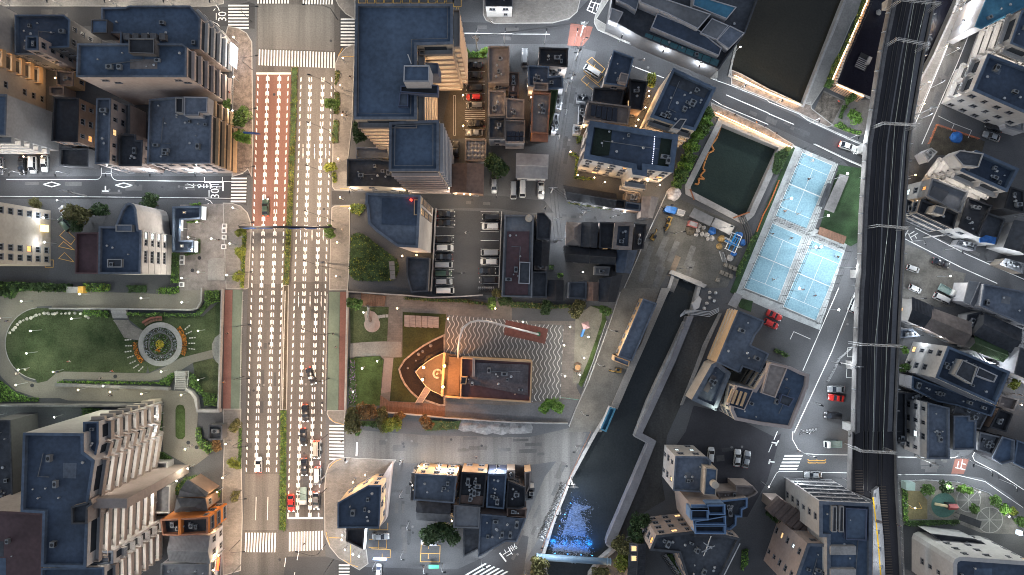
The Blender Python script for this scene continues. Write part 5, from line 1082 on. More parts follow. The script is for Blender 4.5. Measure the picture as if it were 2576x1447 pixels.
poly('lower right park lawn with pale worn patch',P('02',1940,750,2140,705,2210,770,2205,1180,2060,1050,1960,900),mat('lawn_worn',(.035,.06,.025),.95,.6,.15,3.,col2=(.12,.13,.06)),.075,'lawn')
poly('small half round grey bay on the park edge',P('02',2215,455,2160,500,2130,570,2135,660,2170,740,2215,775),PAVEC,.09,'paved_bay')
poly('lower ramp floor between park walls',P('02',380,965,600,965,690,985,1750,1030,1900,1040,1975,1100,1990,1225,1640,1225,1650,1150,690,1130,600,1105,380,1105),PAVEG,.06,'ramp')
poly('grey lower plaza with yellow light at the park foot',P('02',1640,1215,1990,1215,1980,1480,2020,1600,2100,1680,1940,1800,1900,1790,1640,1640),PAVEG,.055,'plaza')
poly('narrow oval grass island in the lower plaza',P('02',1765,1220,1780,1180,1810,1170,1845,1180,1862,1225,1862,1490,1835,1520,1790,1515,1765,1490),LAWNB,.1,'grass_island')
wall('pale upper terrace wall of the park',P('02',520,205,1125,207,1290,210,1945,218,2000,200,2040,130,2045,0),1.2,.4,CONC);wall('curved grey retaining wall below the park stair',P('02',1890,1010,1950,1040,1990,1100,2010,1225,2230,1225),1.6,.8,CONC);wall('grey wall above the lower park ramp',P('02',590,965,1240,985,1720,1005),1.6,.8,CONCD);wall('long dark wall between park and tower yard',P('02',-100,1168,1000,1168,1650,1165),2.2,.5,CONCD);wall('left park edge wall with rail above the footway',P('02',2250,15,2212,1215),1.4,.35,CONC);wall('white kerb line round the oval lawn',P('02',*arc(420,560,365,100,262,20)),.15,.2,CONC,'kerb','kerb')
t_=root('park_stair',W(P('02',1205,265)[0]),'upper grey park stair between two hedges','stair')
for i in range(7):mb=MB();mb.prism(W2(P('02',1135,215+i*13,1285,215+i*13,1285,226+i*13,1135,226+i*13)),.02,1.1-i*.15);mb.build('step',CONC,t_)
t_=root('park_stair',W(P('02',1835,930)[0]),'lower pale park stair leading down to the ramp','stair')
for i in range(10):mb=MB();mb.prism(W2(P('02',1785-i*2,830+i*19,1895-i*2,832+i*19,1893-i*2,846+i*19,1783-i*2,844+i*19)),.02,1.7-i*.16);mb.build('step',CONC,t_)
for s_,x in((0,1775),(1,1898)):mb=MB();mb.tube([W(P('02',x,830)[0],2.4),W(P('02',x-22,1020)[0],1.1)],.06,5);mb.build('handrail',STEEL,t_)
poly('stone paved fan leading to the flower circle',P('02',1135,320,1290,320,1330,370,1440,430,1420,530,1250,500,1160,350),PAVE,.1,'paved_fan')
cw=W(P('02',1613,565)[0]);t_=root('flower_circle',cw,'round stone flower bed with rings of white and yellow flowers','flower bed')
def ringpart(name,r0,r1,z,m,a0=0,a1=360,n=40):
 mb=MB();O=[];I=[]
 for i in range(n+1):a=rad(a0+(a1-a0)*i/n);O.append((cw.x+r1*math.cos(a),cw.y+r1*math.sin(a)));I.append((cw.x+r0*math.cos(a),cw.y+r0*math.sin(a)))
 vs=[(*p,z)for p in O]+[(*p,z)for p in I]+[(*p,.03)for p in O]+[(*p,.03)for p in I];k=n+1
 mb.add(vs,[(i,i+1,k+i+1,k+i)for i in range(n)]+[(2*k+i,2*k+i+1,i+1,i)for i in range(n)]+[(k+i,k+i+1,3*k+i+1,3*k+i)for i in range(n)]);return mb.build(name,m,t_)
ringpart('stone_ring',4.45,5.8,.16,CONC);ringpart('inner_ring_path',2.9,3.25,.2,CONCD);mb=MB();mb.cyl(cw.x,cw.y,.03,.12,4.42,36);mb.build('soil_disc',SOIL,t_)
def flowers(name,m,r0,r1,a0,a1,n,s,seed,z=.3):
 r=random.Random(seed);mb=MB();leaves(mb,n,lambda:(lambda q,a:(cw.x+q*math.cos(a),cw.y+q*math.sin(a),z+r.uniform(-.08,.1)))(math.sqrt(r.uniform(r0*r0,r1*r1)),rad(r.uniform(a0,a1))),r,*s);o=mb.build(name,m,t_);o['kind']='stuff';return o
flowers('white_flowers',mat('petal_white',(.34,.35,.4),.7,.3),3.3,4.35,0,360,520,(.1,.2),1);flowers('leaf_ring',LEAF['d'],3.25,4.4,0,360,600,(.12,.25),2,.22);flowers('mixed_leaves',LEAF['g'],0,2.85,0,360,700,(.12,.25),3,.25);flowers('white_flowers',MATS['petal_white'],.8,2.8,0,360,160,(.08,.16),5,.35);flowers('yellow_flowers',mat('petal_yellow',(.5,.42,.05),.7,.3),0,1.15,0,360,260,(.1,.2),4,.45);flowers('orange_flowers',mat('petal_orange',(.6,.22,.03),.7,.4),.7,2,235,275,60,(.1,.18),6,.4)
def arcbed(label,a0,a1,m,n,seed,r0=5.95,r1=7.1):
 global t_;sv=t_;a=rad((a0+a1)/2);t_=root('flower_bed',(cw.x+6.5*math.cos(a),cw.y+6.5*math.sin(a),0),label,'flower bed')
 ringpart('soil_arc',r0,r1,.1,SOIL,a0,a1,16);flowers('leaf_mass',LEAF['o'],r0,r1,a0,a1,200,(.12,.24),seed+1,.22)
 if n:flowers('blossom',m,r0,r1,a0,a1,n,(.1,.2),seed,.32)
 t_=sv
arcbed('arc bed of orange and white marigolds right of the flower circle',-25,42,MATS['petal_orange'],420,11);arcbed('arc bed of rust and orange flowers left of the flower circle',175,225,MATS['petal_orange'],260,21)
t_=root('bench',W(P('02',1560,335)[0]),'curved brown timber bench above the flower circle','bench')
ringpart('seat',6.2,6.9,.45,TIMB,84,128,12);ringpart('backrest',7.0,7.5,.8,REDP,84,128,12)
cw=W(P('02',1613,565)[0])
r=random.Random(9);pts_=[(100,450),(135,420),(155,398),(178,366),(205,340),(238,325),(273,310),(313,300),(340,288),(365,274),(400,264),(447,254),(487,256),(528,260),(552,258),(577,247),(620,257),(663,254),(700,252),(755,252),(812,258),(866,282),(890,298)]
pm_=None
for i,(x,y)in enumerate(pts_):
 mb=MB();w=W(P('02',x,y)[0]);q=r.uniform(.5,1.);mb.cyl(0,0,0,.35,.55,9,.38)
 if pm_ is None:pm_=mesh_of(mb,'boulder',[mat('stone_pale',(.5,.48,.44),.85,.3,1.)])
 o=link('boulder',pm_);o.location=(w.x,w.y,.08);o.scale=(q,q*r.uniform(.8,1.1),q);o.rotation_euler.z=r.uniform(0,6);tag(o,'pale rounded stone in the curved row edging the oval lawn','stone','stones edging the oval lawn')
mk=None
for x,y,a in((1290,520,5),(1295,580,0),(1290,637,8),(1315,690,20),(1335,745,25),(1370,785,33),(1418,812,45),(1885,395,40),(1900,448,25),(1935,500,5),(1930,555,0),(1930,612,-8)):
 w=W(P('02',x,y)[0]);
 if mk is None:
  mb=MB();
  for i in range(3):mb.box(-.9+i*.65,-.16,0,-.45+i*.65,.16,.06)
  mk=mesh_of(mb,'marker_stone',[mat('stone_pale',(.5,.48,.44))])
 o=link('marker_stone',mk);o.location=(w.x,w.y,.085);o.rotation_euler.z=rad(a);tag(o,'radial line of pale stones pointing at the flower circle','paving stone','radial stone lines round the flower circle')
mb=MB();w=W(P('02',795,18)[0]);t_=root('park_kiosk',w,'small yellow and white kiosk with blue crate on the park path','kiosk')
mb.box(w.x-2.2,w.y-.8,0,w.x+.8,w.y+.8,1.8);mb.build('counter',CONC,t_);mb=MB();mb.box(w.x+.82,w.y-.9,0,w.x+2.2,w.y+.9,1.9);mb.build('yellow_panel',YELL,t_)
poly('speckled granite square with white stone cubes beside the avenue',P('01',1810,610,2235,600,2275,640,2265,1470,1800,1470,1810,1090),mat('granite_square',(.21,.19,.175),.7,.35,.5,7.),.06,'square')
cb=None
for i,(x,y)in enumerate(((2262,825),(2259,873),(2260,937),(2256,1033),(1838,1143),(1836,1190),(1831,1412))):
 if cb is None:q=MB();q.box(-.6,-.6,0,.6,.6,.5);q.mi=1;q.box(-.38,-.38,.5,.38,.38,.53);cb=mesh_of(q,'seat_cube',[WHITE,CONCD])
 o=link('seat_cube',cb);w=W(P('01',x,y)[0]);o.location=(w.x,w.y,.06);tag(o,('white stone seat cube in the right row of the granite square' if i<4 else 'white stone seat cube in the left row of the granite square'),'seat','right seat cubes' if i<4 else 'left seat cubes')
t_=root('terraced_steps',W(P('01',2190,1250)[0]),'concentric quarter round steps sunk into the granite square','steps')
for i in range(6):
 mb=MB();k=i*22;w=W2(P('01',2090+k,1370,2090+k,1200+k,2105+k,1160+k,2140+k*.9,1145+k,2265,1145+k,2265,1370));mb.prism(w,0,.1+.07*(i+1));mb.build('step',PAVEC,t_)
for i,(t,x,y)in enumerate((('01',2005,1145),('01',1935,1270),('01',2222,1290),('02',1160,888),('02',325,978),('03',1893,113),('03',1977,160))):mb=MB();w=W(P(t,x,y)[0]);mb.cyl(w.x,w.y,.05,.115,.5,14);tag(mb.build('manhole_cover',DARKM),f'round dark manhole cover {ORD[i]} from the top on the square and park paths','manhole cover','manhole covers on park paths')
# ================================================================== museum grounds
poly('pinkish paved ground of the museum with terrace',P('12',940,60,1480,60,2572,140,2572,330,3230,330,3220,1000,3280,1115,3060,1120,2800,1290,1900,1290,1240,1240,1260,1150,940,1180),mat('museum_paving',(.165,.145,.13),.85,.25,.12,3.,patch=.4),.05,'museum_court')
poly('dark green museum lawn round the pink sculpture pad',P('12',945,185,1335,190,1318,535,1160,540,950,552),LAWN,.09,'lawn')
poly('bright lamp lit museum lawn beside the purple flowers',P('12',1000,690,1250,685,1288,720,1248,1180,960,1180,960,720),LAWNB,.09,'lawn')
poly('olive lawn round the pointed pond',P('12',1475,240,1912,262,1892,480,1640,1150,1345,1135,1352,1040,1380,700,1470,695),mat('lawn_olive',(.05,.058,.018),.95,.5,.12,3.),.095,'lawn')
t_=root('sculpture_pad',W(P('12',1165,335)[0]),'curved abstract sculpture standing on a pale pink teardrop pad','sculpture')
mb=MB();mb.prism(W2(P('12',*arc(1168,365,80,-30,210,14),1090,270,1100,235,1140,225,1190,240,1225,280)),.05,.22);mb.build('pad',mat('pad_pink',(.36,.29,.26),.8,.2),t_)
c_=W(P('12',1172,375)[0]);mb=MB();mb.tube([c_+Vector((-.6,1.2,.2)),c_+Vector((-.9,2.6,1.4)),c_+Vector((-.5,4.6,2.6)),c_+Vector((-1.1,5.3,1.2))],.42,8,.3);mb.build('curved_blade',CONCD,t_,True);mb=MB();mb.cyl(c_.x+.1,c_.y-.3,.22,.5,1.1,18);mb.cyl(c_.x+.1,c_.y-.3,.5,.7,.7,18);mb.build('round_step',MATS['pad_pink'],t_)
t_=root('trellis_platform',W(P('12',1660,335)[0]),'pale timber trellis platform on the olive lawn','platform')
for i in range(6):x=1490+i*58;mb=MB();mb.prism(W2(P('12',x,272+i*3,x+54,275+i*3,x+54,395+i*2,x,385+i*2),.8),.1,.8);mb.build('deck_panel',mat('deck_pale',(.27,.22,.2),.8,.25,.4,3.,streak=(1,8,1)),t_)
w=W2(P('12',1060,52,1305,80,1290,182,1055,175));mb=MB();mb.prism(w,.05,.4);o=mb.build('deck',TIMB);tag(o,'brown boarded deck in the top corner of the museum court','deck')
for i,(x,y)in enumerate(((1233,290),(1259,286),(1285,282),(1316,280))):mb=MB();w=W(P('12',x,y)[0]);mb.box(w.x-.35,w.y-.4,.09,w.x+.35,w.y+.4,.14);tag(mb.build('stepping_stone',CONC),'pale square stepping stone leading to the pink sculpture pad','stepping stone','stepping stones at the sculpture pad')
PO=P('12',1886,485,1790,530,1690,585,1590,655,1500,730,1448,815,1470,890,1505,960,1560,1030,1625,1090,1850,1168,1886,1165)
poly('dark brown reflecting pond shaped like a ship bow',PO,water('pond_water',(.03,.022,.015),.12,2.),.105,'pond_water')
w=W2(PO);mb=MB();mb.ring(offset(w,-.45),w,.05,.32);tag(mb.build('pond_kerb',mat('stone_rim',(.3,.25,.21),.85,.35,1.)),'rough stone rim round the bow shaped pond','stone rim')
for i,(x,y,s)in enumerate(((1755,578,.5),(1675,637,.4),(1633,665,.45),(1607,730,.25),(1605,835,.3),(1525,805,.3))):mb=MB();p=W(P('12',x,y)[0]);mb.cyl(p.x,p.y,.1,.35,s,8,s*.6);tag(mb.build('pond_stone',CONCD),f'small stone in the dark pond, {ORD[i]} from the top','stone','stones in the dark pond')
t_=root('bow_terrace',W(P('12',1760,850)[0]),'pointed bow shaped terrace glowing orange under four lamps','terrace')
BW=P('12',1892,648,1800,690,1720,740,1650,795,1605,842,1640,895,1700,975,1770,1030,1862,1072);BW2=BW+P('12',2050,1100,2072,690)
mb=MB();mb.prism(W2(BW2,1.2),.1,1.2);mb.build('deck',mat('terrace_floor',(.1,.075,.058),.7,.25,.3,3.),t_)
ws=[W(p,1.6).xy for p in BW];mb=MB()
for a,b in zip(ws,ws[1:]):mb.tube([(*a,2.05),(*b,2.05)],.09,5);mb.tube([(*a,1.2),(*a,2.05)],.05,4)
mb.build('bow_rail',mat('rail_cream',(.5,.42,.3),.6,.1),t_)
for q in((1880,650,1905,650,1880,1090,1855,1085),(1905,1082,2050,1098,2050,1112,1900,1098)):mb=MB();mb.prism(W2(P('12',*q),2.4),1.2,2.4);mb.build('terrace_wall',WALL['T'],t_)
mb=MB();mb.prism(W2(P('12',1940,692,2058,698,2035,1082,1912,1072),1.9),1.2,1.75);mb.build('upper_deck',mat('deck_orange',(.13,.088,.062),.7,.25),t_)
mb=MB();sp=W(P('12',1822,862)[0],2);mb.tube([(sp.x+1.05*math.cos(a*.45),sp.y+1.05*math.sin(a*.45),1.25+a*.06)for a in range(12)],.28,6);mb.cyl(sp.x,sp.y,1.2,3.2,.2,8);mb.build('spiral_stair',CONC,t_)
for i,(x,y)in enumerate(((1684,798),(1673,922),(1894,784),(1878,994))):
 w=W(P('12',x,y)[0],5.8);t2=root('terrace_lamp',(w.x,w.y,1.2),f'glowing orange globe lamp on the bow terrace, {["upper at the bow tip", "lower at the bow tip", "upper at the hall wall", "lower at the hall wall"][i]}','lamp')
 mb=MB();mb.cyl(w.x,w.y,1.2,5.6,.06,6);mb.build('pole',DARKM,t2);mb=MB();mb.cyl(w.x,w.y,5.6,5.78,.2,10,.34);mb.cyl(w.x,w.y,5.78,6.03,.34,10,.15);mb.build('globe',glow('globe_orange',(1.,.5,.16),26),t2)
 ld=bpy.data.lights.new('lamp_light','POINT');ld.energy=3800;ld.color=(1,.4,.11);ld.shadow_soft_size=.35;l=link('lamp_light',ld,t2);l.location=(0,0,5.2)
mb=MB();mb.prism(W2(P('12',1705,985,1755,1020,1665,1155,1605,1150),.9),.7,.9,True);t_=tag(mb.build('gangway',mat('deck_pale',(.27,.22,.2))),'slatted gangway bridge crossing the pond to the bow terrace','footbridge')
mb=MB();
for a in((1705,985,1603,1150),(1757,1020,1668,1156)):p,q=P('12',*a);mb.tube([W(p,1.8),W(q,1.8)],.07,4)
mb.build('handrail',mat('rail_cream',(.5,.42,.3)),t_)
poly('brown boarded walkway south of the olive lawn',P('12',1250,1075,1345,1140,1900,1170,1895,1292,1690,1275,1240,1238),TIMB,.115,'boardwalk')
poly('pinkish foot path between the two museum lawns',P('12',1290,700,1382,700,1350,1040,1256,1060),mat('path_pink',(.23,.185,.17),.85,.2),.1,'path')
poly('grey concrete path slabs left of the museum path',P('12',950,560,1150,535,1460,540,1455,695,1250,685,1000,690,945,700),PAVEC,.085,'path')
WV=P('12',1922,272,2100,282,2500,315,2740,330,2745,360,3090,372,3060,1110,2770,1145,2775,715,2040,680,1895,640)
plz=poly('grey plaza patterned with pale wavy lines round the museum hall',WV,mat('plaza_grey',(.12,.118,.115),.6,.25,.1,3.),.13,'wave_plaza')
mb=MB();w=W2(WV)
for i in range(32):
 x0=1900+i*43 if i<27 else 1900+i*43;pr=None;y=270
 while y<1150:
  q=W(P('12',x0-(y-270)*.045+13*math.sin(y*6.2832/112),y)[0]).xy
  if inpoly(q,w):
   if pr is not None:quad(mb,pr,q,.17,.14,.03)
   pr=q
  else:pr=None
  y+=9
mb.build('wave_line',mat('wave_white',(.62,.615,.6),.5,.2,1.),plz)['kind']='structure'
rd=poly('rust red rectangle carpet on the wave plaza',P('12',2510,320,2935,410,2905,562,2490,470),mat('carpet_red',(.14,.055,.045),.9,.2,1.),.15,'red_pad',None)
rd['kind']='thing'
t_=root('arch_pipe',W(P('12',2040,690)[0]),'long bent steel pipe arching over the wave plaza with green end','pipe')
pp=[W(P('12',*q)[0],z)for q,z in(((2030,700),2),((2032,600),4.5),((2048,480),6),((2080,400),6.5),((2150,345),6.5),((2230,328),6.2),((2330,335),5.6),((2560,395),4.2),((2840,465),2.4))]
mb=MB();mb.tube(pp,.26,8);mb.build('tube',STEEL,t_,True);mb=MB();p=pp[-1];mb.cyl(p.x,p.y,.15,2.6,.5,12);mb.build('green_base',mat('paint_green',(.02,.12,.06),.6,.1),t_)
poly('pale sandy playground strip beside the canal fence',P('22',640,265,740,215,790,180,905,225,900,330,840,520,760,740,680,960,610,955),SAND,.12,'playground_ground');poly('bright green grass edge along the canal fence',P('22',790,175,905,190,950,320,900,440,810,740,700,1000,665,965,760,740,840,520,900,330,905,225),LAWNB,.125,'grass_strip')
t_=root('playhouse',W(P('22',740,375)[0]),'small play tower with pink pyramid roof and blue slide','play tower')
c_=W(P('22',742,375)[0],2.4);mb=MB();X=Matrix.Translation((c_.x,c_.y,0))@Matrix.Rotation(.3,4,'Z');mb.box(-.75,-.75,2.2,.75,.75,2.3,X);mb.add([X@Vector(v)for v in((-.9,-.9,2.3),(.9,-.9,2.3),(.9,.9,2.3),(-.9,.9,2.3),(0,0,3.2))],[(0,1,4),(1,2,4),(2,3,4),(3,0,4)]);mb.build('roof',mat('roof_pink',(.42,.27,.27),.7,.15),t_)
mb=MB();
for a in(-.65,.65):
 for b_ in(-.65,.65):mb.box(a-.05,b_-.05,0,a+.05,b_+.05,2.2,X)
mb.build('post',TIMB,t_);mb=MB();mb.tube([c_+Vector((-.3,-.9,-.9)),c_+Vector((-.7,-2.2,-1.7)),c_+Vector((-.9,-3.0,-2.1))],.35,6);mb.build('slide',mat('slide_blue',(.05,.2,.5),.4,.1),t_)
t_=root('picnic_table',W(P('22',655,797)[0]),'round orange topped table with curved bench seats','table');c_=W(P('22',657,795)[0])
mb=MB();mb.cyl(c_.x,c_.y,.68,.75,.75,18);mb.build('table_top',mat('table_orange',(.4,.22,.1),.6,.2),t_);mb=MB();mb.cyl(c_.x,c_.y,.1,.68,.12,8);mb.build('leg',DARKM,t_)
for a0 in(210,30):mb=MB();mb.tube([(c_.x+1.15*math.cos(rad(a0+i*12)),c_.y+1.15*math.sin(rad(a0+i*12)),.42)for i in range(10)],.14,5);mb.build('bench_seat',TIMB,t_)
fence('white railing along the grass edge by the canal bank',P('22',945,330,900,470,810,740,720,985),1.1,STEEL,1.5,2);fence('teal fence at the foot of the museum path',P('22',490,1095,665,1118),1.2,mat('teal_metal',(.12,.25,.2),.5,.1),1.2,2)
fence('thin black fence round the bright museum lawn',P('12',965,705,1110,685,1250,680,1290,720,1270,900,1265,1000),1.,DARKM,1.2,2);wall('grey wall between museum footway and lawn',P('12',928,20,905,1225),1.3,.4,CONC);wall('low wall under the museum court with rail',P('12',1240,1240,1690,1278,1900,1300,2350,1330,2572,1345,3130,1355),.9,.3,CONC);wall('grey wall between car park and museum path',P('12',930,35,1300,60,1500,72,1755,95,2060,85,2280,70),1.6,.3,CONC)
poly('grey court below the museum hall',P('12',1905,1150,2560,1180,3050,1120,3240,1120,3140,1350,2560,1340,1905,1295),mat('court_grey',(.13,.13,.135),.85,.25),.06,'court')
hedge('bare shrubs and rocks on the bank below the museum court',P('12',1680,1320,2060,1330,2040,1420,1700,1440),.7,'o',4)
for i,(x,y)in enumerate(((2150,1370),(2280,1395),(2440,1390),(2640,1400))):
 mb=MB();p=W(P('12',x,y)[0]);r=random.Random(i);n=9;mb.add([(p.x+r.uniform(2.4,3.6)*math.cos(a*.7)*1.4,p.y+r.uniform(1.6,2.4)*math.sin(a*.7),.04)for a in range(n)]+[(p.x+r.uniform(-.5,.5),p.y,.8)],[(a,(a+1)%n,n)for a in range(n)]);tag(mb.build('tarpaulin_heap',mat('tarp_grey',(.2,.2,.2),.7,.4,.6)),f'grey covered heap on the broad street edge, {ORD[i]} from the left','tarpaulin heap','covered heaps below the museum')
poly('walled car park ground',P('11',1800,660,2460,680,2450,1447,2410,1520,1770,1510,1790,1000),ASPHD,.04,'car_park')
mb=MB()
for x0,x1,ys in((1800,1990,(660,748,832,918,1000,1075,1172,1260,1338,1425)),(2258,2440,(680,788,880,968,1055,1140,1225,1320,1400))):
 for y in ys:lines(mb,P('11',x0,y,x1,y+3),.1,.05)
mb.build('bay_marking',WHITE,GROUND)['kind']='structure'
wall('white rimmed wall left of the walled car park',P('11',1812,650,1790,1100,1765,1480),1.5,.3,CONC);wall('thin wall on the right of the walled car park',P('11',2468,680,2440,1447),1.3,.25,CONC)
poly('brown asphalt yard of the black car row',P('10',2085,590,2322,590,2318,1390,2090,1390,1940,1400,1880,1200,1960,880,2080,860),mat('asphalt_brown',(.1,.085,.068),.85,.25),.035,'parking_yard')
mb=MB()
for y in(720,815,850,940,1025,1110,1130,1150,1170,1190,1210,1300,1390):lines(mb,P('10',2100,y,2300,y),.09,.042)
lines(mb,P('10',1985,960,1985,1360,2005,1360,2005,960,1985,960),.08,.042);mb.build('bay_marking',WHITE,GROUND)['kind']='structure'
def bays(label,items,z=.045):
 mb=MB()
 for sh,q in items:lines(mb,P(sh,*q),.14,z)
 return tag(mb.build('parking_marking',YELL),label,'parking marking',None,'structure')
bays('orange parking bay outlines with the white minibus',[('20',(800,575,750,620,905,730,932,690,800,575)),('20',(735,690,720,715,865,835,915,770)),('20',(740,755,695,805,820,910)),('20',(740,755,880,870)),('20',(780,775,835,650)),('20',(775,830,745,865))])
bays('yellow bay outlines beside the glowing corner shop',[('13',(1140,990,1325,990,1325,920)),('13',(1140,1085,1310,1090,1312,1175,1135,1165)),('13',(1160,1180,1350,1190,1350,1270,1260,1265)),('13',(1235,1090,1232,1180)),('13',(1268,1230,1268,1275)),('13',(1245,960,1245,990))])
bays('yellow bay outlines under the broad dark tree',[('13',(1660,1140,1850,1145,1845,1312,1652,1310,1660,1140)),('13',(1655,1225,1850,1230)),('13',(1735,1140,1735,1180)),('13',(1732,1228,1730,1280))])
bays('orange diamond bays beside the windowed slab',[('01',(660,860,600,920,715,1010,760,950,660,860)),('01',(640,980,590,1030,750,1065,640,980)),('01',(650,1090,590,1150,745,1185,650,1090)),('01',(458,1165,538,1165,535,1240,455,1240,458,1165)),('01',(660,630,605,685,720,760))])
bays('row of orange numbered bay frames at the top edge',[('10',(1030+i*88,-40,1030+i*88,33,1105+i*88,33,1105+i*88,-40))for i in range(11)]+[('10',(1985,-40,1985,70,2062,70,2062,-40))],.15)
text('12',P('10',2024,84)[0],1.0,0,YELL,None,.155);o=bpy.data.objects['lettering'];
for o in list(COL.objects):
 if o.name.startswith('lettering')and o.parent is None:tag(o,'yellow painted number twelve below the last orange bay','parking number',None,'structure')
bays('yellow tactile paving strips on the lower corner pavement',[('13',q)for q in((738,365,770,325,815,293,860,278),(705,1010,725,1090,745,1140),(735,1066,862,1070),(950,1140,955,1320),(880,1290,950,1335,1025,1360))]+[('12',(740,1300,780,1340,885,1372))],.19)
bays('yellow tactile strips on the upper right pavement',[('11',(850,450,935,452)),('11',(850,628,935,630)),('10',(870,572,985,572)),('10',(870,490,830,560))],.175)
# ================================================================== courts
AST=mat('court_blue',(.19,.35,.43),.8,.15,2.4,6.,col2=(.26,.42,.49));APR=mat('court_apron',(.36,.38,.38),.8,.25,.4,3.);TURF=mat('artificial_turf',(.028,.06,.024),.9,.5,.2,4.)
poly('pale apron slab round the three blue courts',P('F',1996,365,2108,412,2050,575,2132,610,2062,830,1960,790,1860,745,1838,735),APR,.045,'court_apron')
poly('artificial turf lawn with white lamps beside the courts',P('F',2110,415,2178,425,2178,598,2140,620,2060,578),TURF,.05,'turf');poly('narrow turf edge left of the long blue court',P('F',1990,368,2000,372,1850,740,1836,735),TURF,.052,'turf');poly('turf patch below the long blue court',P('22',2230,95,2420,130,2400,240,2290,200),TURF,.053,'turf')
NETM=mat('net_dark',(.04,.045,.05),.8,.1)
def court(label,c,gap):
 TL,TR,BR,BL=[W(p).xy for p in P('F',*c)]
 def at(u,v):return TL.lerp(TR,u).lerp(BL.lerp(BR,u),v)
 m_=(TL+BR)/2;t=root('blue_court',(m_.x,m_.y,0),label,'sports court')
 mb=MB();mb.flat([at(0,0),at(0,1),at(1,1),at(1,0)],.06);mb.build('playing_surface',AST,t)
 mb=MB()
 for a,b in(((0,.16),(1,.16)),((0,.84),(1,.84)),((.5,.16),(.5,.84)),((0,0),(1,0)),((0,1),(1,1)),((0,0),(0,1)),((1,0),(1,1))):quad(mb,at(*a),at(*b),.09,.068)
 mb.build('court_line',WHITE,t)
 mb=MB();a,b=at(-.04,.5),at(1.04,.5);mb.tube([(*a,.92),(*b,.92)],.06,5);d=(b-a)/40
 for i in range(41):p=a+d*i;mb.tube([(*p,.06),(*p,.92)],.014,3)
 for z in(.2,.35,.5,.65,.8):mb.tube([(*a,z),(*b,z)],.012,3)
 mb.build('net',WHITE,t)
 pl=MB();pl.cyl(0,0,0,3.4,.055,5);pm=mesh_of(pl,'cage_post',[DARKM])
 cr=[at(-.06,-.035),at(1.06,-.035),at(1.06,1.035),at(-.06,1.035)];rl=MB()
 for i in range(4):
  a,b=cr[i],cr[(i+1)%4];k=max(2,round((b-a).length/2.4))
  for z in(1.2,2.4,3.38):rl.tube([(*a,z),(*b,z)],.04,4)
  for j in range(k):p=a.lerp(b,j/k);o=link('cage_post',pm,t);o.location=(p.x-m_.x,p.y-m_.y,.05)
 rl.build('cage_rail',DARKM,t);return t
court('upper blue court of the long strip beside the pool',(2018,384,2094,416,2028,576,1951,544),0);court('lower blue court of the long strip beside the yard',(1943,562,2018,595,1956,757,1872,724),0);court('separate blue court on the right below the turf lawn',(2041,604,2121,637,2052,806,1970,771),0)
def box_thing(name,label,cat,pts,z0,z1,m,z=None,top=None):
 mb=MB();w=W2(pts,z1);mb.prism(w,z0,z1);mats=[m]
 if top:mats.append(top);mb.mi=1;mb.prism(offset(w,.15),z1-.02,z1+.05)
 return tag(mb.build(name,mats),label,cat)
def canopy(name,label,cat,pts,h,m,t=.15,posts=True):
 w=W2(pts,h);c=cen(w);r_=root(name,(c.x,c.y,0),label,cat);mb=MB();mb.prism(w,h-t,h,True);mb.build('roof',m,r_)
 if posts:
  for p in offset(w,.3):mb=MB();mb.cyl(p.x,p.y,0,h-t,.07,6);mb.build('post',DARKM,r_)
 return r_
canopy('shelter','long dark panelled shelter roof standing on the turf','shelter',P('31',722,300,815,322,662,692,562,655),2.6,CONCD);canopy('shelter','narrow grey shelter roof against the upper court','shelter',P('31',600,390,650,400,560,640,510,620),2.4,ROOF['d']);canopy('stand','wooden bench stand between turf and right court','stand',P('31',520,830,790,930,765,1010,500,905),2.2,TIMB);canopy('shelter','ribbed white roof hut below the long court','shelter',P('22',2240,45,2320,75,2255,205,2170,165),2.6,ROOF['l'])
wall('white wall of small lamps on the right of the turf',P('31',955,270,935,815),1.8,.35,WALL['w'])
# ================================================================== yard beside the pool
poly('patched earth and plate ground of the material yard',P('21',1545,500,1690,480,1700,560,2230,790,2330,900,2320,1050,2240,1250,2160,1440,1950,1447,1600,1250,1540,1340,1480,1447,1120,1447,1280,1080,1480,720),mat('yard_ground',(.1,.098,.09),.9,.35,.15,2.5),.036,'yard')
rp=random.Random(12)
for i in range(11):
 x,y=1350+(i%4)*150+rp.uniform(-30,30),980+(i//4)*150+(i%4)*50;a=W(P('21',x,y)[0]).xy;mb=MB();X=Matrix.Translation((a.x,a.y,0))@Matrix.Rotation(rad(68+rp.uniform(-3,3)),4,'Z');mb.box(-2.9,-.75,.03,2.9,.75,.06+.003*i,X)
 o=mb.build('steel_plate',mat('plate_brown',(.15,.115,.085),.6,.3)if i==6 else mat('plate_steel',(.12,.12,.118),.55,.35,.4));tag(o,'single brown steel plate among the grey plates of the yard' if i==6 else 'grey steel plate laid on the material yard floor','steel plate',None if i==6 else 'grey steel plates on the yard')
canopy('shed','left grey roofed shed along the pool wall','shed',P('21',1832,640,2028,738,1988,825,1780,725),2.6,ROOF['g']);canopy('shed','right grey roofed shed along the pool wall','shed',P('21',2045,740,2240,828,2192,915,2000,822),2.6,ROOF['g'])
box_thing('container','red framed white container box in the yard','container',P('21',1788,765,1872,792,1860,842,1772,815),0,2.2,mat('box_red',(.3,.1,.09),.6,.2),top=ROOF['l']);box_thing('container','small white roofed container near the silver tarpaulin','container',P('21',1672,650,1745,672,1725,722,1660,700),0,2.2,WALL['w'],top=ROOF['l']);box_thing('tarpaulin_stack','stack under a blue tarpaulin at the yard fence','stack',P('21',1550,618,1665,640,1640,705,1530,672),0,1.6,mat('blue_tarp',(.02,.12,.38)))
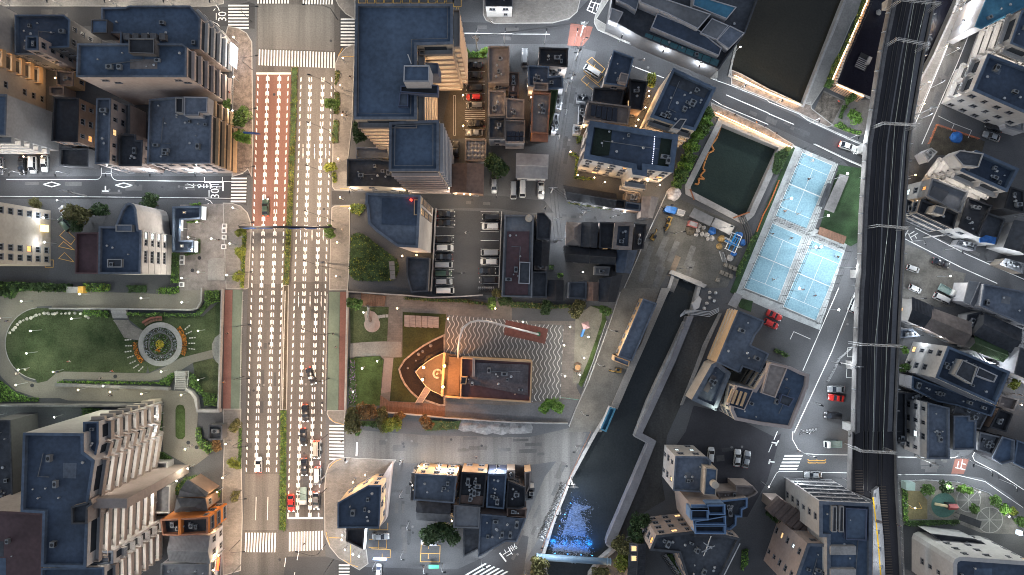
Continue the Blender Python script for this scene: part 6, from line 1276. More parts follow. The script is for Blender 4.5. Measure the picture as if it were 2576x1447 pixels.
def heap(name,label,cat,sh,x,y,r,m,h=1.,n=9,seed=0,group=None):
 mb=MB();p=W(P(sh,x,y)[0]);q=random.Random(seed+int(x));r=r*.09953/S;V=[]
 for k,(s,z)in enumerate(((1,0),(.9,h*.55),(.45,h))):V+=[(p.x+r*s*q.uniform(.8,1.15)*math.cos(a*6.283/n),p.y+r*s*q.uniform(.8,1.15)*math.sin(a*6.283/n),.03+z*q.uniform(.8,1.1))for a in range(n)]
 V.append((p.x,p.y,h*1.05));mb.add(V,[(k*n+a,k*n+(a+1)%n,(k+1)*n+(a+1)%n,(k+1)*n+a)for k in(0,1)for a in range(n)]+[(2*n+a,2*n+(a+1)%n,3*n)for a in range(n)]);return tag(mb.build(name,m),label,cat,group)
BAG=mat('bag_white',(.36,.34,.32),.7,.25,2.)
for i,(x,y,r)in enumerate(((1880,822,32),(1925,840,28),(1862,868,34),(1850,912,30),(1910,905,32),(1955,915,38),(2005,945,40),(1965,955,26))):heap('material_bag',f'white material bag in the yard cluster, {ORD[i]} from the top','bag','21',x,y,r*.75,BAG,.8,9,i,'white bags in the yard')
heap('silver_tarpaulin','crumpled silver tarpaulin heap at the pool corner','tarpaulin heap','21',1620,500,75,mat('foil',(.5,.45,.43),.4,.3,1.5,metal=.3),1.2,13);heap('rubble_heap','dark brown rubble heap beside the red container','rubble heap','21',1790,870,55,SOIL,.8,11);heap('tarpaulin_bundle','blue tarpaulin bundle beside the white bags','bundle','21',2010,875,42,MATS['blue_tarp'],.8,9,3);heap('brass_heap','heap of golden brown fittings near the blue pipes','fittings heap','21',2105,955,42,mat('brass_brown',(.3,.2,.08),.5,.4,2.,metal=.3),.8,11);heap('brass_heap','lower golden heap with a pointed end by the blue pipes','fittings heap','21',2085,1030,34,MATS['brass_brown'],.6,9,5);heap('white_sack','pale sack heap by the lower yard racks','bag','21',2190,1145,36,BAG,.6,9,8)
t_=root('pipe_rack',W(P('21',2230,1000)[0]),'open white rack piled with blue pipes and beams','pipe rack')
mb=MB();q=[W(P('21',*p)[0],1)for p in((2215,890),(2310,930),(2240,1095),(2145,1050))]
for a in range(4):mb.tube([(q[a].x,q[a].y,.9),(q[(a+1)%4].x,q[(a+1)%4].y,.9)],.1,5);mb.tube([(q[a].x,q[a].y,0),(q[a].x,q[a].y,.9)],.09,5)
mb.build('frame',WHITE,t_)
for i in range(13):
 a=W(P('21',2180+rp.uniform(-25,60),960+rp.uniform(-30,100))[0]).xy;an=rp.choice((2.75,1.1,2.6));L=rp.uniform(.8,2.2);d=Vector((math.cos(an),math.sin(an)))*L;mb=MB();mb.tube([(*(a-d),.4+i*.06),(*(a+d),.4+i*.06)],.12,6);mb.build('pipe',mat('pipe_blue',(.02,.22,.55),.4,.15)if i%3 else STEEL,t_)
for i in range(3):heap('blue_sheet',f'blue plastic sheet at the rack, {ORD[i]} from the top','plastic sheet','21',(2285,2320,2225)[i],(915,990,1105)[i],(34,36,30)[i],MATS['blue_tarp'],.7,8,i,'blue sheets at the rack')
for i in range(4):
 mb=MB();mb.tube([W(P('21',x+i*22,y)[0],.5)for x,y in((2268,715),(2300,790),(2325,850),(2345,920),(2345,1000))],.13,6);tag(mb.build('hose_pipe',mat('pipe_dark',(.09,.085,.08),.5,.2)),'dark pipe in the bundle running from pool to yard rack','pipe','dark pipes by the pool')
def excavator(label,sh,x,y,deg,m,arm=2.6):
 p=W(P(sh,x,y)[0]);t=empty('excavator',(p.x,p.y,.05),label,'excavator',None,rad(deg));t.scale=(.72,)*3
 for s in(-1,1):mb=MB();mb.box(-1.2,s*.75-.22,0,1.2,s*.75+.22,.55);mb.build('track',DARKM,t)
 mb=MB();mb.box(-1.2,-.8,.6,.7,.8,1.2);mb.box(-1.2,-.75,1.2,-.5,.75,1.6);mb.build('body',m,t);mb=MB();mb.box(-.4,-.75,1.2,.6,.1,2.3);mb.build('cab',CARGLASS,t)
 mb=MB();mb.tube([(.6,.3,1.2),(1.6,.3,2.4),(arm,.3,1.8),(arm+.4,.3,.6)],.16,6);mb.build('boom',m,t);mb=MB();mb.box(arm+.1,-.05,.05,arm+.7,.65,.55);mb.build('bucket',DARKM,t);return t
YM=mat('machine_yellow',(.3,.19,.05),.6,.3);excavator('upper yellow excavator at the yard fence','21',1575,765,250,YM);excavator('small yellow roller machine below the upper excavator','21',1555,825,240,YM,1.4);excavator('excavator with round yellow arm at the canal fence','21',1415,935,60,YM);excavator('digger with yellow ring arm on the sandy canal bank','22',1060,825,175,YM)
mb=MB()
for i in range(9):
 a=W(P('21',2100+i*4,1085+i*12)[0]).xy;mb.tube([(a.x-.6,a.y+.25,.2),(a.x+.6,a.y-.25,.2)],.04,4)
for s in(-.6,.6):a,b_=W(P('21',2100,1080)[0]).xy,W(P('21',2135,1190)[0]).xy;mb.tube([(a.x+s,a.y-s*.4,.2),(b_.x+s,b_.y-s*.4,.2)],.05,4)
tag(mb.build('ladder',STEEL),'metal ladder lying on the yard floor','ladder')
for i in range(7):x,y=2140+(i%3)*45-(i//3)*40,1190+(i//3)*75+(i%3)*18;box_thing('pallet',f'stacked grey timber pallet in the lower yard, {ORD[i]} of the cluster from the top','pallet',P('21',x,y,x+36,y+14,x+22,y+52,x-14,y+38),0,.5+.1*(i%3),mat('timber_grey',(.2,.18,.15),.85,.4,2.,5.)).__setitem__('group','pallets in the lower yard')
box_thing('barrier_slab','long pale concrete beam lying across the canal head','beam',P('21',1600,1265,1650,1290,1960,1415,1930,1447,1580,1300),0,.8,CONC)
fence('steel fence along the left edge of the material yard',P('21',1545,500,1480,640,1330,960,1240,1180,1120,1447),1.6,STEEL,2.,3)
mb=MB();bm_=[W(p,-2)for p in P('20',2105,1250,2090,1290,2062,1370,2050,1400,2010,1447)+P('21',2000,10,2030,65,1968,95,1940,170,1915,250,1940,265,1905,300,1890,320,1935,355,1870,345,1880,380,1865,408,1835,398)]
for a,b_ in zip(bm_,bm_[1:]):
 d=b_-a;k=max(1,round(d.length/2.5))
 for i in range(k):mb.tube([a+d*(i+.06)/k+Vector((0,0,.05)),a+d*(i+.94)/k+Vector((0,0,.05))],.24,7)
tag(mb.build('oil_boom',mat('boom_orange',(.55,.22,.06),.6,.15)),'orange floating boom zigzagging along the left pool wall','floating boom')
mb=MB()
for a in((1790,450,1830,560),(2225,742,2388,684)):p,q=P('21',*a);mb.tube([W(p,.5),W(q,.5)],.2,6)
tag(mb.build('rusty_beam',mat('rust',(.25,.1,.05),.8,.3)),'rusty brown beams laid across the lower pool corners','beam')
fence('orange net fence between yard pool and courts',P('31',100,370,40,520,0,610,-60,720,-120,880),1.1,mat('orange_net',(.6,.16,.05),.7,.1),1.5,3)
# ================================================================== canal surroundings
poly('dry dark river bed beside the canal wall',P('22',1830,290,2095,250,1965,540,1845,830,1695,1180,1560,1480,1500,1900,1540,2130,1200,2330,1130,2520,1050,2570,1060,2500,1250,2050,1455,1540,1300,1470,1420,1200,1640,760),MUD,.032,'river_bed')
poly('dark asphalt yard between slate hall and grey blue house',P('F',1725,1085,1745,1020,1830,1040,1950,1100,1965,1090,1930,1210,1880,1300,1760,1300,1680,1150),mat('asphalt_yard',(.035,.035,.042),.85,.25),.034,'yard')
box_thing('canal_coping','broad pale wall coping on the right side of the canal','wall',P('22',1765,285,1825,285,1650,720,1435,1195,1310,1462,1450,1538,1250,2050,1050,2520,1025,2610,945,2570,965,2500,1180,2000,1370,1560,1235,1485,1380,1180,1595,720),-3,.9,mat('coping_pale',(.2,.195,.205),.8,.2,.3));box_thing('bank_strip','beige path strip along the dry river bed','path',P('22',2080,250,2110,255,1970,560,1855,850,1720,1170,1690,1180,1820,850,1925,560),0,.5,PAVEC)
poly('grey sand and slabs on the left canal bank',P('22',1110,0,1590,0,1320,590,1080,1120,900,1447,560,1447,720,1000,820,760,1000,300),mat('bank_sand',(.13,.125,.115),.9,.3,.2,2.5),.034,'bank_ground');box_thing('canal_kerb','pale concrete kerb strip on the left canal bank','kerb',P('22',1500,0,1590,0,1335,590,1240,800,1060,1220,990,1200,1180,760,1300,560),-3,.4,PAVEC)
fence('tall wire fence between museum grass and canal bank lane',P('22',1080,40,1000,280,900,560,760,940,640,1200,570,1380),1.8,STEEL,2.,3);fence('bank railing with red rail along the bicycle row',P('23',790,0,680,230,580,450,430,830,290,1190),1.1,mat('rail_red',(.3,.15,.1),.6,.2),2.,2)
box_thing('boat_crate','white striped raft box in the canal head corner','crate',P('22',1810,160,1880,80,1905,110,1880,200,1830,225),-1,.6,WALL['w'])
for i in range(4):mb=MB();mb.tube([W(P('22',*q)[0],.6)for q in((1690,275+i*5),(1740,222+i*12),(1850,225+i*14),(1980,240+i*16),(2080,200+i*12))],.09,5);tag(mb.build('hose',STEEL),'pale hose curving across the dry bed head','hose','hoses over the dry bed')
for i,(x,y)in enumerate(((1985,45),(2045,50),(1985,100),(2030,130),(1955,155),(1930,205))):heap('yard_drum',f'metal drum pile by the hoses, {ORD[i]} from the top','drum','22',x,y,19,STEEL if i%2 else CONC,.8,8,i,'drums by the hoses')
t_=root('pipe_bridge',W(P('23',620,1290)[0]),'pale blue water pipe bridging the canal at the bottom','pipe bridge')
a,b_=W(P('23',245,1262)[0],2),W(P('23',995,1312)[0],2);mb=MB();mb.tube([a,b_],.85,14);mb.build('pipe',mat('pipe_paleblue',(.2,.3,.4),.45,.15,.4),t_,True)
for k in(.01,.06,.48,.52,.95,.99):mb=MB();c_=a.lerp(b_,k);d=(b_-a).normalized()*.12;mb.tube([c_-d,c_+d],1.0,14);mb.build('flange',mat('pipe_paleblue',(.2,.3,.4)),t_)
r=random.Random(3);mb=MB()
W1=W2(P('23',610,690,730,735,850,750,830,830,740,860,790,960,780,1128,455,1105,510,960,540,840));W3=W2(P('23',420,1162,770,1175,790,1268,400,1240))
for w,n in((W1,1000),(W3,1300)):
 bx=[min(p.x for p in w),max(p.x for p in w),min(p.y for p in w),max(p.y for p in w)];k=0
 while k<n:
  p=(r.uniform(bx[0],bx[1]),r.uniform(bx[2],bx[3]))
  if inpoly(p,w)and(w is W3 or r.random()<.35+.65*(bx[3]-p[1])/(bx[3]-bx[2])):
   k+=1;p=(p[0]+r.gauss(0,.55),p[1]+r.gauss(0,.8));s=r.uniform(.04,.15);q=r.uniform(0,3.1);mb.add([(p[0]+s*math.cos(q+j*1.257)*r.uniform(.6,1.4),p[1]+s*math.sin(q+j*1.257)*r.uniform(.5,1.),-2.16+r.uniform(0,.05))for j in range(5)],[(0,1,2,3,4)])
FS=mat('painted_shimmer_streak',(.03,.04,.05),.5,.5,1.3,6.,col2=(.2,.25,.33),streak=(1,2.2,1))  # pale streaks painted to imitate light glinting on ripples
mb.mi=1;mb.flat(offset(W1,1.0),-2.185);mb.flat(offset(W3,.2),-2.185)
tag(mb.build('foam',[mat('painted_shimmer',(.2,.23,.28),.6,.3,2.),FS]),'white water foam on the canal shining blue under blue lamps','foam',None,'stuff')  # flakes and sheets modelled to stand in for blue light on the water
fl_=[a.lerp(b_,k)+Vector((0,1.0,-.2))for k in(.25,.42,.6,.75)]+[W(p,.5)for p in P('23',478,960,530,845,590,730)]  # made-up lamp positions, added to tint the canal flakes blue
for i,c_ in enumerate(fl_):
 t2=root('added_blue_flood',c_,f'blue floodlight hung on the pipe bridge, {ORD[i]} from the left' if i<4 else f'blue floodlight on the left canal wall, {ORD[i - 4]} from the bottom','floodlight','blue floodlights over the canal');mb=MB();mb.box(c_.x-.2,c_.y-.1,c_.z-.15,c_.x+.2,c_.y+.2,c_.z+.15);mb.build('housing',DARKM,t2);mb=MB();mb.box(c_.x-.15,c_.y+.2,c_.z-.1,c_.x+.15,c_.y+.22,c_.z+.1);mb.build('lens',glow('added_lens_blue',(.05,.3,1.),12),t2)
 ld=bpy.data.lights.new('added_blue_beam','SPOT');ld.energy=1500 if i<4 else 700;ld.color=(.015,.26,1.);ld.spot_size=rad(120);ld.spot_blend=.8;ld.shadow_soft_size=.15;l=link('added_blue_beam',ld,t2);l.location=(0,.4,0);l.rotation_euler=(rad(40 if i<4 else 62),0,0 if i<4 else rad(-75))
def make_bike():
 t=empty('bicycle',(0,0,-50),None,None)
 for x in(-.52,.52):
  mb=MB();mb.tube([(x+.32*math.cos(i*.5236),0,.33+.32*math.sin(i*.5236))for i in range(13)],.03,4);mb.build('wheel',TYRE,t)
 mb=MB()
 for q in(((-.52,0,.33),(0,0,.3),(-.18,0,.8),(-.52,0,.33)),((0,0,.3),(.38,0,.8),(-.15,0,.72)),((.52,0,.33),(.36,0,.95))):mb.tube(q,.022,4)
 mb.build('frame',STEEL,t);mb=MB();mb.box(-.3,-.07,.82,-.05,.07,.88);mb.build('saddle',DARKM,t);mb=MB();mb.tube([(.25,-.28,.98),(.37,-.1,.97),(.37,.1,.97),(.25,.28,.98)],.02,4);mb.build('handlebar',STEEL,t);mb=MB();mb.box(.45,-.17,.72,.75,.17,.95);mb.build('basket',mat('basket_grey',(.25,.25,.25),.6,.2),t);return t
bk=make_bike();bu=False;rb=random.Random(4)
def bike(sh,x,y,deg,label,group):
 global bu
 o=copy_tree(bk)if bu else bk;bu=True;w=W(P(sh,x,y)[0]);o.location=(w.x,w.y,.04);o.rotation_euler=(0,0,rad(deg));tag(o,label,'bicycle',group)
for i in range(36):
 k=i/35;bike('23',520-235*k+rb.uniform(-8,8),520+550*k,-20+rb.uniform(-12,12),'bicycle parked in the packed row along the canal railing','bicycles along the canal railing')
for i in range(14):k=i/13;bike('23',1520+130*k,1240+180*k,35+rb.uniform(-8,8),'bicycle parked in the yard below the kinked roof','bicycles in the yard below the kinked roof')
for i in range(9):bike('12',2240+i*18,15,88+rb.uniform(-5,5),'bicycle in the rack at the lower car park wall','bicycles at the car park wall')
for i in range(5):bike('33',330+i*32,5-i*4,60+rb.uniform(-8,8),'bicycle leaning by the viaduct street corner','bicycles at the viaduct street corner')
for i in range(6):bike('00',2330+rb.uniform(-4,4),870+i*18,5,'bicycle parked in front of the red framed shop','bicycles before the red framed shop')
# ================================================================== playground lower right
poly('small playground ground with stone paving',P('33',1320,500,1500,500,1560,480,1900,510,2200,620,2400,800,2560,1040,2140,1020,1920,930,1350,940),mat('play_paving',(.17,.16,.15),.9,.3,.3,3.),.05,'playground_ground')
poly('tan sand pitch with yellow corner line',P('33',1395,598,1520,600,1600,690,1600,880,1405,885),mat('sand_tan',(.17,.14,.075),.9,.3),.07,'sand_pitch');poly('sandy ring round the teal play circle',P('33',*arc(1750,730,152,0,350,24)),SAND,.075,'sand_ring')
pc=poly('teal rubber play circle',P('33',*arc(1762,742,124,0,350,26)),mat('rubber_teal',(.06,.13,.11),.8,.25),.09,'play_circle')
for i,(x,y,r_)in enumerate(((2015,690,120),(2225,890,130))):
 p_=poly(f'round stone paved circle with spokes, {("upper", "lower")[i]} of the two',P('33',*arc(x,y,r_,0,350,22)),mat('circle_stone',(.15,.145,.14),.85,.25),.065+i*.003,'paved_circle');mb=MB()
 for a in range(0,360,45):lines(mb,P('33',x,y,x+r_*math.cos(rad(a)),y+r_*math.sin(rad(a))),.16,.074)
 lines(mb,P('33',*arc(x,y,r_,0,360,24)),.2,.075);mb.build('spoke_line',KERB,p_)['kind']='structure'
mb=MB();lines(mb,P('33',1412,735,1440,776,1545,774,1515,715),.12,.076);tag(mb.build('corner_line',YELL),'yellow corner line painted on the sand pitch','line',None,'structure')
t_=root('play_slide',W(P('33',1760,740)[0]),'play unit with cream slide and dark hut on the teal circle','slide');c_=W(P('33',1790,735)[0]);mb=MB();mb.tube([c_+Vector((-.6,0,1.5)),c_+Vector((-2,.15,.9)),c_+Vector((-3.2,.25,.25))],.38,7);mb.build('chute',mat('slide_cream',(.5,.42,.26),.5,.1),t_);mb=MB();mb.box(c_.x-.6,c_.y-.7,.1,c_.x+1.4,c_.y+.7,2.1);mb.build('hut',DARKM,t_);mb=MB();mb.add([(c_.x-.7,c_.y-.8,2.1),(c_.x+1.5,c_.y-.8,2.1),(c_.x+1.5,c_.y+.8,2.1),(c_.x-.7,c_.y+.8,2.1),(c_.x-.7,c_.y,2.9),(c_.x+1.5,c_.y,2.9)],[(0,1,5,4),(2,3,4,5),(1,2,5),(3,0,4)]);mb.build('roof',mat('hut_red',(.25,.05,.05),.6,.2),t_)
canopy('shelter','dark slatted shelter roof with three amber lights','shelter',P('33',1940,830,2148,905,2128,975,1915,890),2.6,ROOF['k']);box_thing('utility_hut','pale green roofed utility hut in the playground corner','hut',P('33',1385,515,1482,520,1478,598,1388,592),0,2.4,mat('hut_green',(.25,.33,.3),.7,.1))
poly('garden ground with loop path beside the viaduct',P('30',560,910,770,1010,1030,1000,1020,1330,900,1370,640,1275,460,1130),PAVE,.055,'garden_ground');poly('speckled brown terrace floor in the garden',P('30',555,925,760,1015,632,1265,450,1130),mat('terrace_speckle',(.14,.12,.1),.9,.6,.9,5.),.075,'terrace_floor')
poly('grey loop path in the garden',P('30',800,1060,830,1065,790,1140,790,1210,850,1245,900,1240,900,1290,800,1290,750,1220,755,1130),CONCD,.08,'path')
t_=root('waterside_terrace',W(P('30',830,500)[0]),'long glowing waterside terrace with slatted roof beside the basin','terrace')
mb=MB();mb.prism(W2(P('30',990,-40,1045,-40,720,740,670,860,605,865,690,690),.3),-2.5,.3);mb.build('deck',mat('deck_warm',(.35,.24,.17),.7,.2),t_)
for i in range(34):k=i/33;mb=MB();a=Vector((1000-385*k,-20+880*k));mb.tube([W(P('30',a.x,a.y)[0],2.8),W(P('30',a.x+62,a.y+12)[0],2.8)],.07,4);mb.build('roof_slat',DARKM,t_)
for q in((1000,-20,615,862),(1060,-8,675,872)):mb=MB();p,s_=P('30',*q);mb.tube([W(p,2.7),W(s_,2.7)],.06,4);mb.build('edge_beam',DARKM,t_)
mb=MB();p,q=W(P('30',1000,0)[0],.5),W(P('30',640,820)[0],.5);mb.tube([p,q],.05,4);mb.build('strip_light',LAMPS,t_)
t_=root('waterside_terrace',W(P('30',790,920)[0]),'short glowing waterside terrace across the basin end','terrace');mb=MB();mb.prism(W2(P('30',690,842,975,968,900,1025,625,895),.3),-2.5,.3);mb.build('deck',MATS['deck_warm'],t_)
for i in range(13):k=i/12;mb=MB();a=Vector((690+270*k,850+118*k));mb.tube([W(P('30',a.x,a.y)[0],2.8),W(P('30',a.x-60,a.y+50)[0],2.8)],.07,4);mb.build('roof_slat',DARKM,t_)
mb=MB();p,q=W(P('30',690,848)[0],.5),W(P('30',960,965)[0],.5);mb.tube([p,q],.05,4);mb.build('strip_light',LAMPS,t_)
t_=root('moored_raft',W(P('30',965,610)[0],-2),'moored work raft with pale slats on the navy basin','raft');c_=W(P('30',955,620)[0],-2.1);X=Matrix.Translation(c_)@Matrix.Rotation(rad(-25),4,'Z');mb=MB();mb.box(-1.5,-2.2,-.1,1.5,2,.15,X);mb.build('hull',DARKM,t_)
for i in range(6):mb=MB();mb.box(-1.6,-2.1+i*.5,.2,1.2,-1.95+i*.5,.3,X);mb.build('slat',STEEL,t_)
mb=MB();mb.box(.6,-.4,.15,1.5,1.6,.9,X);mb.build('cabin_box',CONC,t_)
heap('buoy','round pale float on the navy basin','float','30',1155,90,30,CONC,.3,10)['kind']='thing';bpy.data.objects['buoy'].location.z=-2.2
canopy('bay_roof','open frame roof over two silver and black cars','carport',P('30',2175,1225,2400,1290,2345,1430,2110,1400),2.4,mat('clear_sheet',(.1,.11,.12),.3,.1),.06)if False else None
heap('blue_tarpaulin_heap','crumpled blue tarpaulin in the fenced plot','tarpaulin heap','30',1890,1380,65,MATS['blue_tarp'],.9,12);poly('brown fenced plot of bare earth near the parked silver sedan',P('30',1680,1258,2180,1420,2140,1560,1600,1560),SOIL,.033,'plot');fence('orange fence round the bare earth plot',P('30',1600,1447,1680,1258,2100,1400),1.2,MATS['orange_net'],1.6,3)
poly('lit car yard ground with pale round patches',P('31',1370,1000,1560,1070,1860,1270,1990,1300,1880,1640,1660,1640,1330,1560),mat('yard_pale',(.12,.115,.105),.9,.35,.3,2.),.033,'yard')
# ================================================================== railway viaduct
VL=P('30',1250,-60,1130,520,1010,1300,985,1447)+P('31',940,700,920,1300)+P('32',905,0,875,800,860,1447)+P('33',835,0,820,600,1060,700,1050,1500)
VR=P('30',1690,-60,1560,560,1445,1240,1415,1447)+P('31',1370,700,1345,1300)+P('32',1335,0,1300,800,1275,1447)+P('33',1275,0,1290,600,1320,1100,1340,1500)
VH=8.0
vd=root('railway_viaduct',W(P('31',1150,700)[0]),'long dark railway viaduct with twin tracks crossing the right side','viaduct')
L_=[W(p,VH).xy for p in VL];R_=[W(p,VH).xy for p in VR]
k0=9
mb=MB();mb.prism(L_+R_[::-1],VH-1.4,VH-.3,True);mb.build('deck',mat('ballast_dark',(.03,.029,.034),.9,.3,.3,4.,streak=(2,.3,1)),vd)
def edge(pts,name,off,w,z0,z1,m):
 l=[Vector(p)for p in pts];A=[];B=[]
 for i,p in enumerate(l):
  d=(l[min(i+1,len(l)-1)]-l[max(i-1,0)]).normalized();n=Vector((-d.y,d.x));A.append(p+n*(off-w/2));B.append(p+n*(off+w/2))
 mb=MB();mb.prism(A+B[::-1],z0,z1,True);return mb.build(name,m,vd)
edge(L_,'parapet',.1,.3,VH-1.45,VH+.7,CONCD);edge(R_,'parapet',-.1,.3,VH-1.45,VH+.7,CONCD);edge(L_[:10],'walkway',1.2,.9,VH-.3,VH-.1,CONCD);edge(R_[:10],'walkway',-1.2,1.1,VH-.3,VH-.05,mat('walkway_grey',(.13,.13,.14),.8,.2))
M_=[(a+b)/2 for a,b in zip(L_,R_)]
for o_ in(-2.55,-1.45,1.45,2.55):
 edge(M_[:11],'rail',o_*.9,.08,VH-.3,VH-.12,mat('rail_steel',(.11,.105,.1),.4,.15,metal=.5))
edge(M_[:10],'cable_trough',0.,.35,VH-.3,VH-.18,mat('walkway_grey',(.13,.13,.14)))
ribs=[]
for pts,s in((L_,-1),(R_,1)):
 mb=MB();mb.box(-.35,-.06,0,.35,.06,.9);pm=mesh_of(mb,'bracket',[STEEL]);i=0
 for a,b in zip(pts[:9],pts[1:10]):
  n=int((b-a).length/4.2)
  for j in range(n):
   if i>=50:break
   p=a.lerp(b,j/n);o=link('parapet_bracket',pm,vd);o.location=(p.x+s*.35-vd['o'][0],p.y-vd['o'][1],VH-.2);i+=1
for i,(a,b)in enumerate(zip(L_,R_)):
 if i in(0,3,5,7,9):
  for k in(.22,.78):p=a.lerp(b,k);mb=MB();mb.box(p.x-.8,p.y-1,0,p.x+.8,p.y+1,VH-1.4);mb.build('pier',CONC,vd)
def gantry(label,sh,q):
 a,b=W(P(sh,*q[:2])[0],VH+4.5),W(P(sh,*q[2:])[0],VH+4.5);a0,b0=a.copy(),b.copy();t=root('catenary_gantry',((a.x+b.x)/2,(a.y+b.y)/2,VH),label,'gantry')
 for p in(a,b):mb=MB();[mb.tube([(p.x+dx,p.y+dy,VH-1),(p.x+dx,p.y+dy,VH+5.2)],.06,4)for dx in(-.25,.25)for dy in(-.25,.25)];mb.build('mast',STEEL,t)
 mb=MB();d=(b-a)
 for z in(0,.7):
  for s in(-.22,.22):mb.tube([a+Vector((0,s,z)),b+Vector((0,s,z))],.055,4)
 for i in range(16):mb.tube([a+d*i/16+Vector((0,-.22 if i%2 else .22,0)),a+d*(i+1)/16+Vector((0,.22 if i%2 else-.22,.7))],.04,3)
 mb.build('truss_beam',STEEL,t)
 for k in(.3,.42,.62,.75):p=a.lerp(b,k);mb=MB();mb.tube([p,p-Vector((0,0,1.1))],.07,5);mb.build('insulator',CONC,t)
GA=[('topmost steel gantry over the track at the navy basin','30',(1290,395,1600,450)),('second steel gantry over the track by the garden','30',(1150,1240,1500,1260)),('third steel gantry beside the turf lawn','31',(1100,820,1400,845)),('fourth steel gantry beside the panelled block','32',(930,565,1330,585)),('lowest steel gantry where the tracks fork','33',(930,195,1270,215)),('gantry cut by the top frame edge','30',(1330,0,1720,40))]
for g in GA:gantry(*g)
for k,nm in((.36,'left'),(.66,'right')):
 mb=MB();pt=[]
 for g in(GA[5],GA[0],GA[1],GA[2],GA[3],GA[4]):a,b=W(P(g[1],*g[2][:2])[0],VH+3.6),W(P(g[1],*g[2][2:])[0],VH+3.6);pt.append(a.lerp(b,k))
 mb.tube(pt,.05,4);tag(mb.build('contact_wire',mat('wire_copper',(.32,.36,.33),.4,.1,metal=.3)),f'overhead contact wire above the {"pool side" if nm == "left" else "house side"} track','wire')
t_=root('platform',W(P('33',1090,900)[0]),'white lit station platform with yellow edge line between the forking tracks','platform')
pf=P('33',1062,600,1112,560,1130,760,1165,1100,1185,1600,1050,1600);mb=MB();mb.prism(W2(pf,VH+.8),VH-.3,VH+.8);mb.build('platform_slab',mat('platform_white',(.32,.32,.33),.6,.15),t_)
mb=MB();p_=[W(p,VH+.82)for p in P('33',1055,660,1085,900,1110,1160,1145,1600)]
for a,b in zip(p_,p_[1:]):quad(mb,a.xy,b.xy,.35,VH+.815)
mb.build('yellow_line',mat('line_yellow',(.7,.42,.02),.6,.1),t_)
mb=MB();mb.prism(W2(P('33',1090,885,1150,905,1140,932,1085,915),VH+3),VH+2.8,VH+3);mb.build('canopy',ROOF['t'],t_)
for y_ in(640,760,1010,1180,1360):
 w=W(P('33',1068+(y_-600)*.1,y_)[0],VH+3.4);mb=MB();mb.cyl(w.x,w.y,VH+.8,VH+3.4,.05,6);mb.box(w.x-.1,w.y-.5,VH+3.4,w.x+.3,w.y+.5,VH+3.5);mb.mi=1;mb.box(w.x-.05,w.y-.45,VH+3.34,w.x+.25,w.y+.45,VH+3.39);mb.build('platform_light',[STEEL,LAMPC],t_)
 ld=bpy.data.lights.new('platform_light','POINT');ld.energy=200;ld.color=(.93,.97,1.);l=link('platform_light',ld,t_);l.location=(w.x-t_['o'][0]+.4,w.y-t_['o'][1],VH+3.1)
sl=[W(P('33',1142,560+i*26)[0],VH)for i in range(38)];mb=MB()
for i,p in enumerate(sl):q=W(P('33',1150+i*2.1,560+i*26)[0],VH);mb.box(q.x-1.,q.y-.13,VH-.3,q.x+1.,q.y+.13,VH-.18)
mb.build('sleepers',mat('sleeper',(.085,.068,.058),.9,.3),vd);mb=MB()
for i in range(20):q=W(P('33',920+i*1.,400+i*26)[0],VH);mb.box(q.x-1.,q.y-.13,VH-.3,q.x+1.,q.y+.13,VH-.18)
mb.build('sleepers',MATS['sleeper'],vd)
# ================================================================== lamps
def lamp(label,sh,x,y,dx,dy,h,e,col,group=None,spot=None,name='street_lamp',soft=.25):
 """pole at sheet x,y; arm reaches dx,dy (metres)"""
 w=W(P(sh,x,y)[0]);t=root(name,(w.x,w.y,0),label,'street lamp',group)
 if h<=5:dx*=.25;dy*=.25
 mb=MB();mb.cyl(w.x,w.y,.02,h*.75,.09,7,.06);mb.tube([(w.x,w.y,h*.75),(w.x+dx*.25,w.y+dy*.25,h*.95),(w.x+dx,w.y+dy,h)],.05,5);mb.build('pole',DARKM if h>7 else STEEL,t)
 if h<=5:
  mb=MB();mb.cyl(w.x+dx,w.y+dy,h-.1,h+.05,.1,8,.17);mb.cyl(w.x+dx,w.y+dy,h+.05,h+.22,.17,8,.06);mb.build('globe',glow('globe_warm',(1.,.7,.4),22)if col[2]<.7 else glow('globe_white',(1.,.97,.9),22),t)
  ld=bpy.data.lights.new('lamp_light','POINT');ld.energy=e*2.3;ld.color=col;ld.shadow_soft_size=soft;l=link('lamp_light',ld,t);l.location=(dx,dy,h+.3);return t
 a=math.atan2(dy,dx);X=Matrix.Translation((w.x+dx,w.y+dy,h))@Matrix.Rotation(a,4,'Z');mb=MB();mb.box(-.35,-.16,-.08,.4,.16,.08,X);mb.build('lamp_head',DARKM,t)
 mb=MB();mb.box(-.25,-.12,-.12,.32,.12,-.083,X);mb.build('lens',LAMPW if col[2]<.8 else LAMPC,t)
 ld=bpy.data.lights.new('lamp_light','SPOT' if spot else 'POINT');ld.energy=e*(1.65 if spot else 3.1);ld.color=col;ld.shadow_soft_size=soft
 if spot:ld.spot_size=rad(spot);ld.spot_blend=.7
 l=link('lamp_light',ld,t);l.location=(dx,dy,h-.35);return t
WARM=(1,.72,.5);WW=(1,.62,.3);COOL=(.86,.93,1.);NEUT=(1,.88,.72)
for i,y in enumerate((86,131,172,215,262,327,372,428,482,538)):
 lamp(f'tall avenue lamp with long arm over the right lanes, {ORD[i]} from the top','U',337.5-(y-75)*.026,y+6,-4.6,1.6,9.5,4600,WARM,'right avenue lamps',150)
for i,y in enumerate((70,120,175,228,275,325,376,440,490,540)):
 lamp(f'tall avenue lamp with long arm over the left lanes, {ORD[i]} from the top','U',252.5-(y-75)*.026,y,4.6,.6,9.5,4300,WARM,'left avenue lamps',150)
